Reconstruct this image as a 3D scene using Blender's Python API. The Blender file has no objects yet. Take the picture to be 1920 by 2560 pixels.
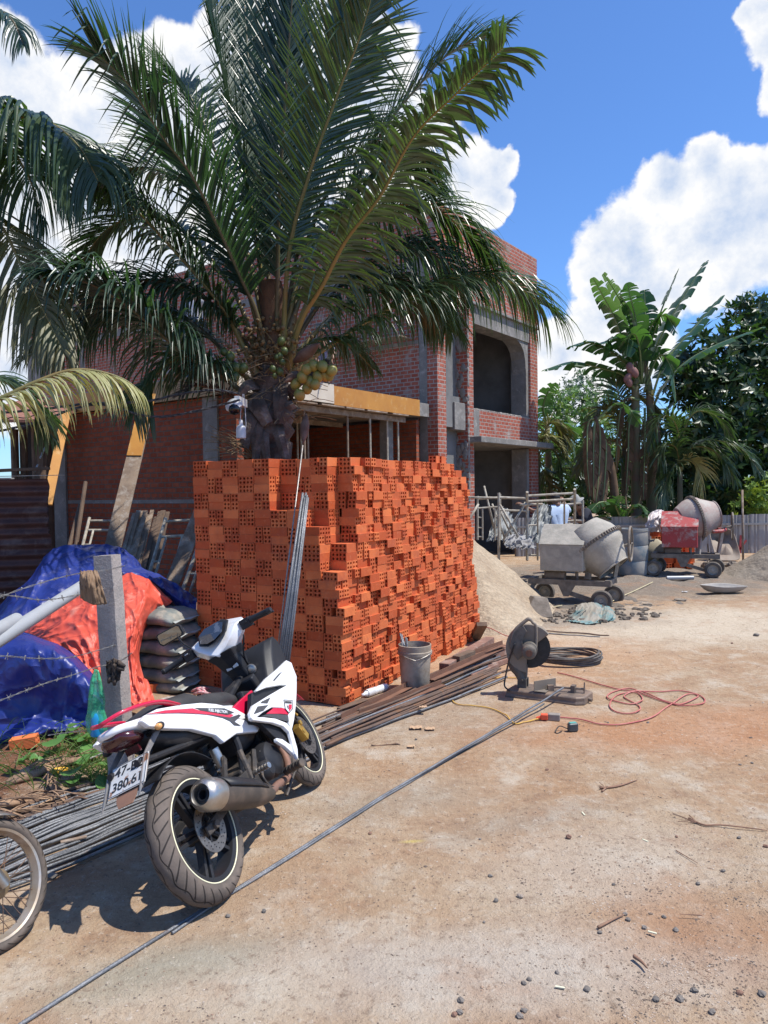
import bpy, bmesh, math, random
from mathutils import Vector, Matrix, noise, Euler

# ------------------------------------------------------------------ camera, sky, sun
sc = bpy.context.scene
col = sc.collection
R_ = math.radians
FPX, CAMH = 1850.0, 1.75
PITCH, ROLL = R_(1.67), R_(-0.8)
CAMR = Matrix.Rotation(R_(90) - PITCH, 3, 'X') @ Matrix.Rotation(ROLL, 3, 'Z')
CAMP = Vector((0, 0, CAMH))
cd = bpy.data.cameras.new('camera')
cam = bpy.data.objects.new('camera', cd)
col.objects.link(cam)
cam.matrix_world = Matrix.Translation(CAMP) @ CAMR.to_4x4()
cd.sensor_fit = 'VERTICAL'
cd.sensor_height = 36
cd.sensor_width = 27
cd.lens = 36 * FPX / 2560
cd.clip_end = 3000
cd.clip_start = 0.05
sc.camera = cam
sc.view_settings.view_transform = 'Standard'
sc.view_settings.look = 'None'
sc.view_settings.exposure = 0.4
sc.view_settings.gamma = 1

SUN_AZ, SUN_EL = R_(-10), R_(64)      # azimuth measured from +x, counter clockwise
sd = bpy.data.lights.new('sun', 'SUN')
sd.energy = 4.5
sd.angle = R_(0.5)
sd.color = (1.0, 0.955, 0.88)
so = bpy.data.objects.new('sun', sd)
col.objects.link(so)
sdir = Vector((math.cos(SUN_AZ) * math.cos(SUN_EL), math.sin(SUN_AZ) * math.cos(SUN_EL), math.sin(SUN_EL)))
so.rotation_euler = sdir.to_track_quat('Z', 'Y').to_euler()
so.location = (6, -4, 14)


def ray(px, py):
    return (CAMR @ Vector(((px - 960) / FPX, -(py - 1280) / FPX, -1))).normalized()


def G(px, py, z=0.0):
    d = ray(px, py)
    t = (z - CAMH) / d.z
    return CAMP + d * t


def at(px, py, Y):
    d = ray(px, py)
    return CAMP + d * (Y / d.y)


w = bpy.data.worlds.new('World')
sc.world = w
w.use_nodes = True
nt = w.node_tree
nt.nodes.clear()


class NT:
    """small helper that chains shader nodes"""
    def __init__(s, tree):
        s.t = tree

    def n(s, typ, **kw):
        nd = s.t.nodes.new(typ)
        ins = kw.pop('ins', {})
        for k, v in kw.items():
            setattr(nd, k, v)
        for k, v in ins.items():
            s.set(nd.inputs[k], v)
        return nd

    def set(s, sock, v):
        if isinstance(v, bpy.types.NodeSocket):
            s.t.links.new(v, sock)
        elif v is not None:
            sock.default_value = v

    def m(s, op, a, b=None, c=None, clamp=False):
        nd = s.n('ShaderNodeMath', operation=op, use_clamp=clamp)
        s.set(nd.inputs[0], a)
        if b is not None: s.set(nd.inputs[1], b)
        if c is not None: s.set(nd.inputs[2], c)
        return nd.outputs[0]

    def vm(s, op, a, b=None, scale=None):
        nd = s.n('ShaderNodeVectorMath', operation=op)
        s.set(nd.inputs[0], a)
        if b is not None: s.set(nd.inputs[1], b)
        if scale is not None: s.set(nd.inputs['Scale'], scale)
        return nd.outputs['Value'] if op in ('DISTANCE', 'LENGTH', 'DOT_PRODUCT') else nd.outputs[0]

    def mix(s, f, a, b, blend='MIX'):
        nd = s.n('ShaderNodeMix', data_type='RGBA', blend_type=blend)
        s.set(nd.inputs[0], f)
        s.set(nd.inputs[6], a if not isinstance(a, tuple) else (*a[:3], 1))
        s.set(nd.inputs[7], b if not isinstance(b, tuple) else (*b[:3], 1))
        return nd.outputs[2]

    def noise(s, vec, scale, detail=4, rough=.55, dist=0, out='Fac'):
        nd = s.n('ShaderNodeTexNoise', ins={'Scale': scale, 'Detail': detail, 'Roughness': rough, 'Distortion': dist})
        if vec is not None: s.set(nd.inputs['Vector'], vec)
        return nd.outputs[out]

    def rng(s, v, a, b, c=0., d=1., smooth=False):
        nd = s.n('ShaderNodeMapRange', clamp=True, interpolation_type='SMOOTHSTEP' if smooth else 'LINEAR')
        for i, x in enumerate((v, a, b, c, d)):
            s.set(nd.inputs[i], x)
        return nd.outputs[0]


N = NT(nt)
sky = N.n('ShaderNodeTexSky', sky_type='NISHITA', sun_disc=False, sun_elevation=SUN_EL, sun_rotation=R_(90) - SUN_AZ,
          altitude=400, air_density=1.0, dust_density=0.6, ozone_density=2.2)
tc = N.n('ShaderNodeTexCoord').outputs['Generated']
# cumulus: puffs given by direction and angular radius, edges broken up by noise
warp = N.noise(tc, 7.0, 6, .6, out='Color')
warp = N.vm('SUBTRACT', warp, (0.5, 0.5, 0.5))
dirw = N.vm('ADD', tc, N.vm('SCALE', warp, scale=0.085))
puffs = [  # photo x, y, radius in px
    (1760, 580, 190), (1580, 625, 125), (1650, 500, 85), (1840, 440, 85), (1765, 400, 60), (1510, 700, 90),
    (1920, 540, 150), (1620, 700, 120), (2010, 440, 110), (1500, 800, 90), (1580, 880, 100), (1440, 960, 90),
    (1955, 60, 85), (1985, 190, 75), (1880, 10, 40), (2060, -40, 120),
    (20, 130, 90), (60, 260, 150), (150, 400, 200), (360, 260, 130), (430, 190, 90), (300, 520, 230), (80, 620, 220),
    (500, 360, 190), (560, 120, 80), (640, 560, 200), (720, 80, 110), (860, 120, 120), (960, 160, 80), (980, 110, 60), (900, 330, 170),
    (780, 240, 150), (1235, 410, 60), (1265, 370, 32), (1170, 450, 100), (1240, 500, 50), (1080, 560, 150), (1040, 330, 80),
    (-150, 300, 220), (-100, 800, 260), (1400, 900, 90), (2150, 600, 160), (400, 800, 220), (900, 700, 200), (60, 900, 170),
    (1240, 720, 60), (-500, 300, 260), (2500, 300, 200), (2700, 700, 260), (2400, -300, 240), (-600, -200, 180)]
dens = None
for i, (x, y, r) in enumerate(puffs):
    d = ray(x, y)
    rr = r / FPX
    dist = N.vm('DISTANCE', dirw, tuple(d))
    v = N.m('SUBTRACT', 1.0, N.m('DIVIDE', dist, rr))
    dens = v if dens is None else N.m('SMOOTH_MAX', dens, v, 0.18)
big = N.noise(tc, 16.0, 7, .62)
dens2 = N.m('ADD', dens, N.m('MULTIPLY', N.m('SUBTRACT', big, 0.5), 0.68))
mask = N.rng(dens2, 0.0, 0.20, smooth=True)
# shading of the puffs: lit tops, blue-grey undersides
up = N.vm('ADD', tc, (0.022, 0.0, 0.034))
big2 = N.noise(up, 16.0, 6, .6)
lit = N.m('SUBTRACT', big, big2)
shade = N.rng(N.m('ADD', N.m('MULTIPLY', lit, 2.2), N.m('MULTIPLY', N.m('SUBTRACT', 0.62, N.rng(dens, 0.1, 1.2)), 0.9)), -0.45, 0.5)
ccol = N.mix(shade, (0.55, 0.66, 0.86), (1.0, 1.0, 1.0))
skyb = N.mix(1.0, sky.outputs[0], (0.76, 1.10, 1.56), 'MULTIPLY')
ccol = N.vm('SCALE', ccol, scale=7.8)
final = N.mix(mask, skyb, ccol)
bg = N.n('ShaderNodeBackground', ins={'Color': final, 'Strength': 0.1})
N.t.links.new(bg.outputs[0], N.n('ShaderNodeOutputWorld').inputs[0])

# ------------------------------------------------------------------ materials
MATS = {}


def mat(name, c1, c2=None, rough=.7, metal=0., scale=4., lo=.35, hi=.65, dirt=None, dscale=2., dlo=.5, dhi=.7, bump=0., bscale=40.,
        spec=.5, coat=0., uvc=False, bdist=.01, fine=0., transl=None, trans=0., ridge=0., alpha=1.):
    """procedural material: two tones by noise, an optional dirt or rust colour, a bump"""
    if name in MATS: return MATS[name]
    M = bpy.data.materials.new(name)
    M.use_nodes = True
    t = NT(M.node_tree)
    b = M.node_tree.nodes['Principled BSDF']
    v = t.n('ShaderNodeTexCoord').outputs['UV' if uvc else 'Object']
    colr = (*c1, 1)
    if c2 is not None:
        colr = t.mix(t.rng(t.noise(v, scale, 5, .6), lo, hi), c1, c2)
    if dirt is not None:
        dm = t.rng(t.noise(v, dscale, 7, .65, .3), dlo, dhi)
        colr = t.mix(dm, colr, dirt)
        t.set(b.inputs['Roughness'], t.rng(dm, 0, 1, rough, max(rough, .85)))
    else:
        b.inputs['Roughness'].default_value = rough
    if fine:
        colr = t.mix(t.rng(t.noise(v, bscale * 2.3, 3, .7), .3, .7, 0, fine), colr, (0.03, 0.025, 0.02))
    t.set(b.inputs['Base Color'], colr)
    b.inputs['Metallic'].default_value = metal
    b.inputs['Specular IOR Level'].default_value = spec
    b.inputs['Coat Weight'].default_value = coat
    b.inputs['Transmission Weight'].default_value = trans
    b.inputs['Alpha'].default_value = alpha
    if bump:
        hgt = t.noise(v, bscale, 5, .6)
        if ridge:
            rn_ = t.n('ShaderNodeTexNoise', noise_type='RIDGED_MULTIFRACTAL', ins={'Scale': ridge, 'Detail': 3., 'Roughness': .5, 'Offset': 1., 'Gain': 1.})
            t.set(rn_.inputs['Vector'], v); hgt = rn_.outputs[0]
        bn = t.n('ShaderNodeBump', ins={'Strength': bump, 'Distance': bdist, 'Height': hgt})
        t.set(b.inputs['Normal'], bn.outputs[0])
    if transl:
        tr = t.n('ShaderNodeBsdfTranslucent', ins={'Color': (*transl, 1)})
        ad = t.n('ShaderNodeMixShader', ins={0: .28})
        out = M.node_tree.nodes['Material Output']
        M.node_tree.links.new(b.outputs[0], ad.inputs[1])
        M.node_tree.links.new(tr.outputs[0], ad.inputs[2])
        M.node_tree.links.new(ad.outputs[0], out.inputs[0])
    MATS[name] = M
    return M


# ------------------------------------------------------------------ mesh helpers
class MB:
    def __init__(s):
        s.v = []; s.f = []; s.uv = None

    def add(s, vs, fs):
        o = len(s.v)
        s.v += [Vector(p) for p in vs]
        s.f += [tuple(i + o for i in f) for f in fs]
        return s

    def box(s, c, size, rot=None):
        """box by centre and full size; rot is a 3x3 matrix"""
        c = Vector(c); h = Vector(size) / 2
        m = rot or Matrix.Identity(3)
        P = [c + m @ Vector((a * h.x, b * h.y, d * h.z)) for d in (-1, 1) for b in (-1, 1) for a in (-1, 1)]
        return s.add(P, [(0, 2, 3, 1), (4, 5, 7, 6), (0, 1, 5, 4), (2, 6, 7, 3), (0, 4, 6, 2), (1, 3, 7, 5)])

    def bar(s, a, b, wd, th, upv=(0, 0, 1)):
        """rectangular bar from a to b, wd across, th along upv"""
        a = Vector(a); b = Vector(b)
        x = (b - a); L = x.length; x.normalize()
        y = Vector(upv).cross(x)
        if y.length < 1e-4: y = Vector((0, 1, 0)).cross(x)
        y.normalize(); z = x.cross(y)
        m = Matrix((x, y, z)).transposed()
        return s.box((a + b) / 2, (L, wd, th), m)

    def tube(s, pts, r, n=8, caps=True, closed=False):
        pts = [Vector(p) for p in pts]
        rs = r if isinstance(r, (list, tuple)) else [r] * len(pts)
        k = len(pts); V = []; Fs = []
        ref = None
        for i, p in enumerate(pts):
            if closed: d = pts[(i + 1) % k] - pts[i - 1]
            else: d = pts[min(i + 1, k - 1)] - pts[max(i - 1, 0)]
            if d.length < 1e-7: d = Vector((0, 0, 1))
            d.normalize()
            if ref is None:
                ref = d.orthogonal().normalized()
            ref = (ref - d * ref.dot(d))
            if ref.length < 1e-5: ref = d.orthogonal()
            ref.normalize()
            q = d.cross(ref)
            for j in range(n):
                a = 2 * math.pi * j / n
                V.append(p + (ref * math.cos(a) + q * math.sin(a)) * rs[i])
        for i in range(k if closed else k - 1):
            for j in range(n):
                a = i * n + j; b = i * n + (j + 1) % n
                c = ((i + 1) % k) * n + (j + 1) % n; d = ((i + 1) % k) * n + j
                Fs.append((a, b, c, d))
        if caps and not closed:
            Fs.append(tuple(range(n))[::-1]); Fs.append(tuple(range((k - 1) * n, k * n)))
        return s.add(V, Fs)

    def lathe(s, prof, n=24, c=(0, 0, 0), axis='Z', rot=None, a0=0, a1=360):
        """profile of (radius, height) turned about an axis"""
        V = []; Fs = []
        k = len(prof)
        full = abs(a1 - a0) >= 360
        m = n if full else n + 1
        for i in range(m):
            a = R_(a0 + (a1 - a0) * i / n)
            for r, h in prof:
                p = Vector((r * math.cos(a), r * math.sin(a), h))
                if axis == 'Y': p = Vector((p.x, p.z, p.y))
                elif axis == 'X': p = Vector((p.z, p.x, p.y))
                if rot: p = rot @ p
                V.append(Vector(c) + p)
        for i in range(n):
            for j in range(k - 1):
                a = i * k + j; b = ((i + 1) % m) * k + j
                Fs.append((a, b, b + 1, a + 1))
        return s.add(V, Fs)

    def prism(s, poly, off):
        """polygon of 3d points pushed along the vector off"""
        off = Vector(off); n = len(poly)
        P = [Vector(p) for p in poly]
        return s.add(P + [p + off for p in P], [tuple(range(n))[::-1], tuple(range(n, 2 * n))] +
                     [(i, (i + 1) % n, n + (i + 1) % n, n + i) for i in range(n)])

    def loft(s, rings, caps=True, closed=True):
        n = len(rings[0]); V = []; Fs = []
        for r in rings: V += [Vector(p) for p in r]
        for i in range(len(rings) - 1):
            for j in range(n if closed else n - 1):
                a = i * n + j; b = i * n + (j + 1) % n
                Fs.append((a, b, b + n, a + n))
        if caps and closed:
            Fs.append(tuple(range(n))[::-1]); Fs.append(tuple(range((len(rings) - 1) * n, len(rings) * n)))
        return s.add(V, Fs)

    def grid(s, nx, ny, fn):
        V = [Vector(fn(i / nx, j / ny)) for j in range(ny + 1) for i in range(nx + 1)]
        Fs = [(j * (nx + 1) + i, j * (nx + 1) + i + 1, (j + 1) * (nx + 1) + i + 1, (j + 1) * (nx + 1) + i) for j in range(ny) for i in range(nx)]
        return s.add(V, Fs)

    def ball(s, c, r, n=10, m=7, rot=None, jit=0, rnd=None):
        c = Vector(c); r = Vector(r) if not isinstance(r, (int, float)) else Vector((r, r, r))
        V = []; Fs = []
        for i in range(m + 1):
            th = math.pi * i / m
            for j in range(n):
                a = 2 * math.pi * j / n
                p = Vector((math.sin(th) * math.cos(a) * r.x, math.sin(th) * math.sin(a) * r.y, math.cos(th) * r.z))
                if jit and 0 < i < m: p *= 1 + (rnd or random).uniform(-jit, jit)
                if rot: p = rot @ p
                V.append(c + p)
        for i in range(m):
            for j in range(n):
                Fs.append((i * n + j, (i + 1) * n + j, (i + 1) * n + (j + 1) % n, i * n + (j + 1) % n))
        return s.add(V, Fs)

    def build(s, name, material, parent=None, smooth=False, bevel=0, seg=2, subsurf=0, solid=0, uv=False, weld=True, sub_simple=False):
        me = bpy.data.meshes.new(name)
        V = s.v
        if parent is not None:
            inv = parent.get('_m')
            Mw = world_matrix(parent).inverted()
            V = [Mw @ p for p in V] if not s.__dict__.get('local') else V
        me.from_pydata([tuple(p) for p in V], [], s.f)
        me.validate()
        if weld:
            bm = bmesh.new(); bm.from_mesh(me)
            bmesh.ops.remove_doubles(bm, verts=bm.verts, dist=1e-5)
            bmesh.ops.recalc_face_normals(bm, faces=bm.faces)
            bm.to_mesh(me); bm.free()
        if uv:
            ul = me.uv_layers.new(name='UVMap')
            for p in me.polygons:
                nn = p.normal
                if abs(nn.z) > .8: tx = Vector((1, 0, 0)); ty = Vector((0, 1, 0))
                else:
                    tx = Vector((0, 0, 1)).cross(nn).normalized(); ty = Vector((0, 0, 1))
                for li in p.loop_indices:
                    q = me.vertices[me.loops[li].vertex_index].co
                    ul.data[li].uv = (q.dot(tx), q.dot(ty))
        if material is not None: me.materials.append(material)
        if smooth:
            me.polygons.foreach_set('use_smooth', [True] * len(me.polygons))
            if smooth != 'all': me.set_sharp_from_angle(angle=R_(40))
        o = bpy.data.objects.new(name, me)
        col.objects.link(o)
        if parent is not None: o.parent = parent
        if solid:
            md = o.modifiers.new('thickness', 'SOLIDIFY'); md.thickness = solid; md.offset = 0
        if bevel:
            md = o.modifiers.new('bevel', 'BEVEL'); md.width = bevel; md.segments = seg; md.limit_method = 'ANGLE'; md.angle_limit = R_(35)
        if subsurf:
            md = o.modifiers.new('sub', 'SUBSURF'); md.levels = subsurf; md.render_levels = subsurf
            if sub_simple: md.subdivision_type = 'SIMPLE'
        return o


def world_matrix(o):
    m = Matrix.LocRotScale(o.location, o.rotation_euler, o.scale)
    return (world_matrix(o.parent) @ m) if o.parent else m


def LMB():
    m = MB(); m.local = True
    return m


def tag(o, label=None, cat=None, group=None, kind=None):
    if label: o['label'] = label
    if cat: o['category'] = cat
    if group: o['group'] = group
    if kind: o['kind'] = kind
    return o


def thing(name, label, cat, loc=(0, 0, 0), rot=(0, 0, 0), group=None):
    o = bpy.data.objects.new(name, None)
    col.objects.link(o)
    o.location = loc; o.rotation_euler = rot
    o.empty_display_size = .1
    return tag(o, label, cat, group)


def copy_tree(o, parent=None):
    c = o.copy(); col.objects.link(c)
    if parent is not None: c.parent = parent
    for ch in list(o.children):
        copy_tree(ch, c)
    return c


def bez(pts, n):
    """Catmull-Rom through the points"""
    pts = [Vector(p) for p in pts]
    P = [pts[0] * 2 - pts[1]] + pts + [pts[-1] * 2 - pts[-2]]
    out = []
    segs = len(pts) - 1
    for i in range(n + 1):
        u = i / n * segs
        k = min(int(u), segs - 1); t = u - k
        a, b, c, d = P[k], P[k + 1], P[k + 2], P[k + 3]
        out.append(.5 * ((2 * b) + (c - a) * t + (2 * a - 5 * b + 4 * c - d) * t * t + (3 * b - a - 3 * c + d) * t ** 3))
    return out


def lettering(txt, size, material, parent, name='lettering', loc=(0, 0, 0), rot=(0, 0, 0), ext=.0006, sx=1.0, shear=0.):
    cu = bpy.data.curves.new('txt', 'FONT')
    cu.body = txt; cu.size = size; cu.extrude = ext; cu.align_x = 'CENTER'; cu.align_y = 'CENTER'; cu.shear = shear
    cu.offset = size * .012
    to = bpy.data.objects.new('txt', cu)
    me = bpy.data.meshes.new_from_object(to)
    bpy.data.objects.remove(to); bpy.data.curves.remove(cu)
    me.name = name
    for v in me.vertices: v.co.x *= sx
    me.materials.clear(); me.materials.append(material)
    o = bpy.data.objects.new(name, me)
    col.objects.link(o)
    o.parent = parent; o.location = loc; o.rotation_euler = rot
    return o


def V2(p): return Vector((p.x, p.y, 0))


rnd = random.Random(7)
# ------------------------------------------------------------------ ground
def ground_h(x, y):
    h = 0.012 * noise.noise((x * .7, y * .7, 0)) + 0.006 * noise.noise((x * 3.1, y * 3.1, 4))
    q_ = x * .788 - y * .616; h -= .010 * max(0, math.sin(q_ * 5.2 + .6 * noise.noise((x * .4, y * .4, 8)))) ** 6 * (1 + noise.noise((x * 1.5, y * 1.5, 3)))
    m = math.exp(-(((x - 2.6) / 2.2) ** 2 + ((y - 11) / 1.6) ** 2))
    h += m * (.045 * noise.noise((x * 4, y * 4, 9)) + .03 * noise.noise((x * 9, y * 9, 2)) + .01)
    m = math.exp(-(((x - 5) / 2.5) ** 2 + ((y - 14.5) / 1.6) ** 2))
    h += m * (.06 * noise.noise((x * 3, y * 3, 9)) + .03 * noise.noise((x * 8, y * 8, 2)) + .015)
    # soft earth bank left of the track
    e = max(0, min(1, (-1.55 - x - .12 * (y - 4)) / .5)) if y < 7 else 0
    h += e * (.05 + .05 * noise.noise((x * 3, y * 3, 1)))
    return h


def axis(a, b, step, far_lo, far_hi):
    xs = []; x = a
    while x < b: xs.append(x); x += step
    s = step; x = b; hi = []
    while x < far_hi: hi.append(x); s *= 1.35; x += s
    hi.append(far_hi)
    s = step; x = a; lo = []
    while x > far_lo: s *= 1.35; x -= s; lo.append(max(x, far_lo))
    return lo[::-1] + xs + hi


gx = axis(-3.2, 7.2, .045, -300, 300)
gy = axis(1.2, 16.5, .05, -60, 600)
me = bpy.data.meshes.new('ground')
me.from_pydata([(x, y, ground_h(x, y)) for y in gy for x in gx], [],
               [(j * len(gx) + i, j * len(gx) + i + 1, (j + 1) * len(gx) + i + 1, (j + 1) * len(gx) + i) for j in range(len(gy) - 1) for i in range(len(gx) - 1)])
me.polygons.foreach_set('use_smooth', [True] * len(me.polygons))
M = bpy.data.materials.new('bare_earth'); M.use_nodes = True
t = NT(M.node_tree); b = M.node_tree.nodes['Principled BSDF']
P = t.n('ShaderNodeNewGeometry').outputs['Position']


def spot(x, y, rx, ry, ang=0, soft=.5):
    """irregular patch mask round a ground point"""
    mp = t.n('ShaderNodeMapping', vector_type='TEXTURE', ins={'Location': (x, y, 0), 'Rotation': (0, 0, R_(ang)), 'Scale': (rx, ry, 1)})
    t.set(mp.inputs[0], P)
    d = t.vm('LENGTH', t.vm('MULTIPLY', mp.outputs[0], (1, 1, 0)))
    d = t.m('ADD', d, t.m('MULTIPLY', t.m('SUBTRACT', t.noise(P, 2.6, 6, .65), .5), 1.1))
    return t.rng(d, 1 + soft, 1 - soft, smooth=True)


n1 = t.noise(P, .9, 7, .62, .4)
n2 = t.noise(P, 3.2, 8, .68, .2)
n3 = t.noise(P, 22, 5, .7)
n4 = t.noise(P, 85, 4, .75)
base = t.mix(t.rng(n1, .36, .62), (0.36, 0.225, 0.13), (0.405, 0.30, 0.20))
base = t.mix(t.rng(n2, .50, .68, 0, .8), base, (0.50, 0.43, 0.34))
base = t.mix(t.rng(n2, .46, .32, 0, .7), base, (0.26, 0.155, 0.095))


def onto(bse, m, c, k=1.): return t.mix(t.m('MULTIPLY', m, k), bse, c)


g = G(1780, 1820); base = onto(base, spot(g.x, g.y, 1.3, .5, 6), (0.43, 0.205, 0.10), .6)
g = G(1250, 1640); base = onto(base, spot(g.x, g.y, 1.6, 1.0, 10), (0.50, 0.30, 0.17), .5)
g = G(1750, 2330); base = onto(base, spot(g.x, g.y, .35, .30, 0, .8), (0.36, 0.20, 0.115), .6)
g = G(1150, 2420); base = onto(base, spot(g.x, g.y, .9, .22, 0, .8), (0.48, 0.44, 0.38), .6)
g = G(480, 2480); base = onto(base, spot(g.x, g.y, .5, .2, 0, .8), (0.50, 0.43, 0.33), .5)
g = G(1500, 2160); base = onto(base, spot(g.x, g.y, .55, .3, 20, .7), (0.50, 0.44, 0.36), .5)
g = G(400, 2420); base = onto(base, spot(g.x, g.y, .35, .12, 25, .8), (0.20, 0.20, 0.15), .5)
g = G(980, 2000); base = onto(base, spot(g.x, g.y, .5, .22, 12, .9), (0.27, 0.235, 0.185), .42)
g = G(1330, 2050); base = onto(base, spot(g.x, g.y, .5, .12, 20, .9), (0.27, 0.235, 0.19), .4)
g = G(1050, 1780); base = onto(base, spot(g.x, g.y, .7, .5, 12, .9), (0.31, 0.26, 0.20), .42)
g = G(640, 2240); base = onto(base, spot(g.x, g.y, .35, .2, 40, .9), (0.33, 0.22, 0.14), .4)
g = G(1800, 1560); base = onto(base, spot(g.x, g.y, 2.4, 1.1, 8, .5), (0.54, 0.46, 0.35), .8)
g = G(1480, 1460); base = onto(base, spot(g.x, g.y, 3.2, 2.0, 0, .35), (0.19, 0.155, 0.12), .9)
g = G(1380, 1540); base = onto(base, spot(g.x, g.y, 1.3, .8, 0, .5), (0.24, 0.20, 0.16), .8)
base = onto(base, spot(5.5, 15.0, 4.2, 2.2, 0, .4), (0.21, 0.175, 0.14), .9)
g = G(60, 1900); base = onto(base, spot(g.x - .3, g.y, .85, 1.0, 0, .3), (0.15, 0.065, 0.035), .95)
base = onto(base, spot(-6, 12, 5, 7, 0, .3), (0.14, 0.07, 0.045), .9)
# yellow chalk marks, pale dust
g = G(1030, 2100); base = onto(base, spot(g.x, g.y, .05, .013, 10, .9), (0.62, 0.50, 0.12), .5)
base = t.mix(t.rng(t.noise(P, 1.1, 6, .7), .54, .68, 0, .6), base, (0.335, 0.18, 0.098))
base = t.mix(t.rng(t.noise(P, 7.5, 6, .72), .56, .70, 0, .4), base, (0.24, 0.17, 0.12))
base = t.mix(t.rng(n3, .56, .72, 0, .55), base, (0.56, 0.49, 0.40))
base = t.mix(t.rng(n3, .45, .32, 0, .65), base, (0.19, 0.13, 0.09))
base = t.mix(t.rng(n4, .62, .75, 0, .5), base, (0.66, 0.60, 0.52))
base = t.mix(t.rng(n4, .36, .26, 0, .75), base, (0.13, 0.095, 0.07))
# darker pitted grit, denser near the camera
vo = t.n('ShaderNodeTexVoronoi', ins={'Scale': 34., 'Randomness': 1.})
t.set(vo.inputs['Vector'], P)
spk = t.m('MULTIPLY', t.rng(vo.outputs['Distance'], .17, .10), t.rng(t.noise(P, 1.7, 4), .44, .58))
base = t.mix(t.m('MULTIPLY', spk, .55), base, (0.13, 0.10, 0.085))
t.set(b.inputs['Base Color'], base)
b.inputs['Roughness'].default_value = .95
b.inputs['Specular IOR Level'].default_value = .15
hh = t.m('ADD', t.m('MULTIPLY', n3, .6), t.m('ADD', t.m('MULTIPLY', n4, .35), t.m('MULTIPLY', n2, .8)))
bn = t.n('ShaderNodeBump', ins={'Strength': .95, 'Distance': .03, 'Height': hh})
t.set(b.inputs['Normal'], bn.outputs[0])
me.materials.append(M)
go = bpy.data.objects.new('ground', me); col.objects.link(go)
tag(go, kind='structure')

# ------------------------------------------------------------------ wall materials
def brick_mat(name, c1, c2, mortar, bw=.195, bh=.088, mo=.013, dirt=(0.35, 0.33, 0.30), dlo=.55, dhi=.70, dark=(0.02, 0.015, 0.012)):
    M = bpy.data.materials.new(name); M.use_nodes = True
    t = NT(M.node_tree); b = M.node_tree.nodes['Principled BSDF']
    uv = t.n('ShaderNodeTexCoord').outputs['UV']
    wv = t.vm('ADD', uv, t.vm('SCALE', t.vm('SUBTRACT', t.noise(uv, 5, 3, out='Color'), (.5, .5, .5)), scale=.02))
    br = t.n('ShaderNodeTexBrick', ins={'Color1': (*c1, 1), 'Color2': (*c2, 1), 'Mortar': (*mortar, 1), 'Scale': 1., 'Mortar Size': mo,
                                        'Mortar Smooth': .25, 'Bias': 0., 'Brick Width': bw, 'Row Height': bh})
    t.set(br.inputs['Vector'], wv)
    c = br.outputs[0]
    c = t.mix(t.rng(t.noise(uv, 1.3, 5), .35, .7, 0, .45), c, tuple(x * .55 for x in c1))
    c = t.mix(t.rng(t.noise(uv, 9, 6, .7), .5, .75, 0, .5), c, tuple(min(1, x * 1.5) for x in c2))
    c = t.mix(t.rng(t.noise(uv, 2.1, 7, .68, .3), dlo, dhi, 0, .9), c, dirt)
    t.set(b.inputs['Base Color'], c)
    b.inputs['Roughness'].default_value = .92
    b.inputs['Specular IOR Level'].default_value = .2
    h = t.m('SUBTRACT', t.m('MULTIPLY', t.noise(uv, 30, 4, .6), .5), br.outputs[1])
    bn = t.n('ShaderNodeBump', ins={'Strength': .9, 'Distance': .02, 'Height': h})
    t.set(b.inputs['Normal'], bn.outputs[0])
    return M


BRK = brick_mat('red_brickwork', (0.33, 0.085, 0.055), (0.42, 0.13, 0.085), (0.40, 0.35, 0.31))
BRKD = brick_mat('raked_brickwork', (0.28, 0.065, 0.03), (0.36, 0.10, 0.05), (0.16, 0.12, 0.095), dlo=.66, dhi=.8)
CONC = mat('raw_concrete', (0.28, 0.265, 0.245), (0.20, 0.19, 0.175), .9, scale=3, dirt=(0.38, 0.36, 0.33), dscale=5, dlo=.54, dhi=.68, bump=.7, bscale=30, fine=.35)
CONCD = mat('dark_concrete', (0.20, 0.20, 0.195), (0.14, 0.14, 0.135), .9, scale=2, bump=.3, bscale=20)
PLY = mat('varnished_plywood', (0.52, 0.24, 0.04), (0.43, 0.18, 0.03), .55, scale=2.5, dirt=(0.58, 0.42, 0.2), dscale=6, dlo=.55, dhi=.75, bump=.15, bscale=60)
PLYW = mat('pale_board', (0.62, 0.55, 0.45), (0.52, 0.45, 0.36), .7, scale=3, bump=.1)
PLYB = mat('beige_board', (0.40, 0.28, 0.15), (0.34, 0.23, 0.12), .8, scale=3, bump=.1)
WOOD = mat('weathered_timber', (0.30, 0.22, 0.155), (0.20, 0.14, 0.10), .9, scale=7, dirt=(0.40, 0.34, 0.28), dscale=9, bump=.5, bscale=60)
WOODD = mat('dark_timber', (0.16, 0.105, 0.07), (0.10, 0.065, 0.045), .9, scale=6, bump=.5, bscale=60)
STEELR = mat('rusty_prop_steel', (0.32, 0.25, 0.19), (0.22, 0.15, 0.10), .75, metal=.2, scale=14, bump=.2)
STEELW = mat('cement_splashed_steel', (0.50, 0.46, 0.38), (0.30, 0.25, 0.19), .8, metal=.1, scale=12, bump=.4, bscale=70)

rr = Vector((.588, .809, 0)).normalized()      # along the sunny front
ll = Vector((-rr.y, rr.x, 0))                  # along the shaded side, away from the camera
C = Vector((1.19, 16.0, 0))                    # corner of the two


def rot_rl():
    return Matrix((rr, ll, Vector((0, 0, 1)))).transposed()


RL = rot_rl()


def rl(o, a, b, z): return o + rr * a + ll * b + Vector((0, 0, z))


def blk(mb, o, a0, a1, b0, b1, z0, z1):
    mb.box(rl(o, (a0 + a1) / 2, (b0 + b1) / 2, (z0 + z1) / 2), (a1 - a0, b1 - b0, z1 - z0), RL)
    return mb


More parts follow.
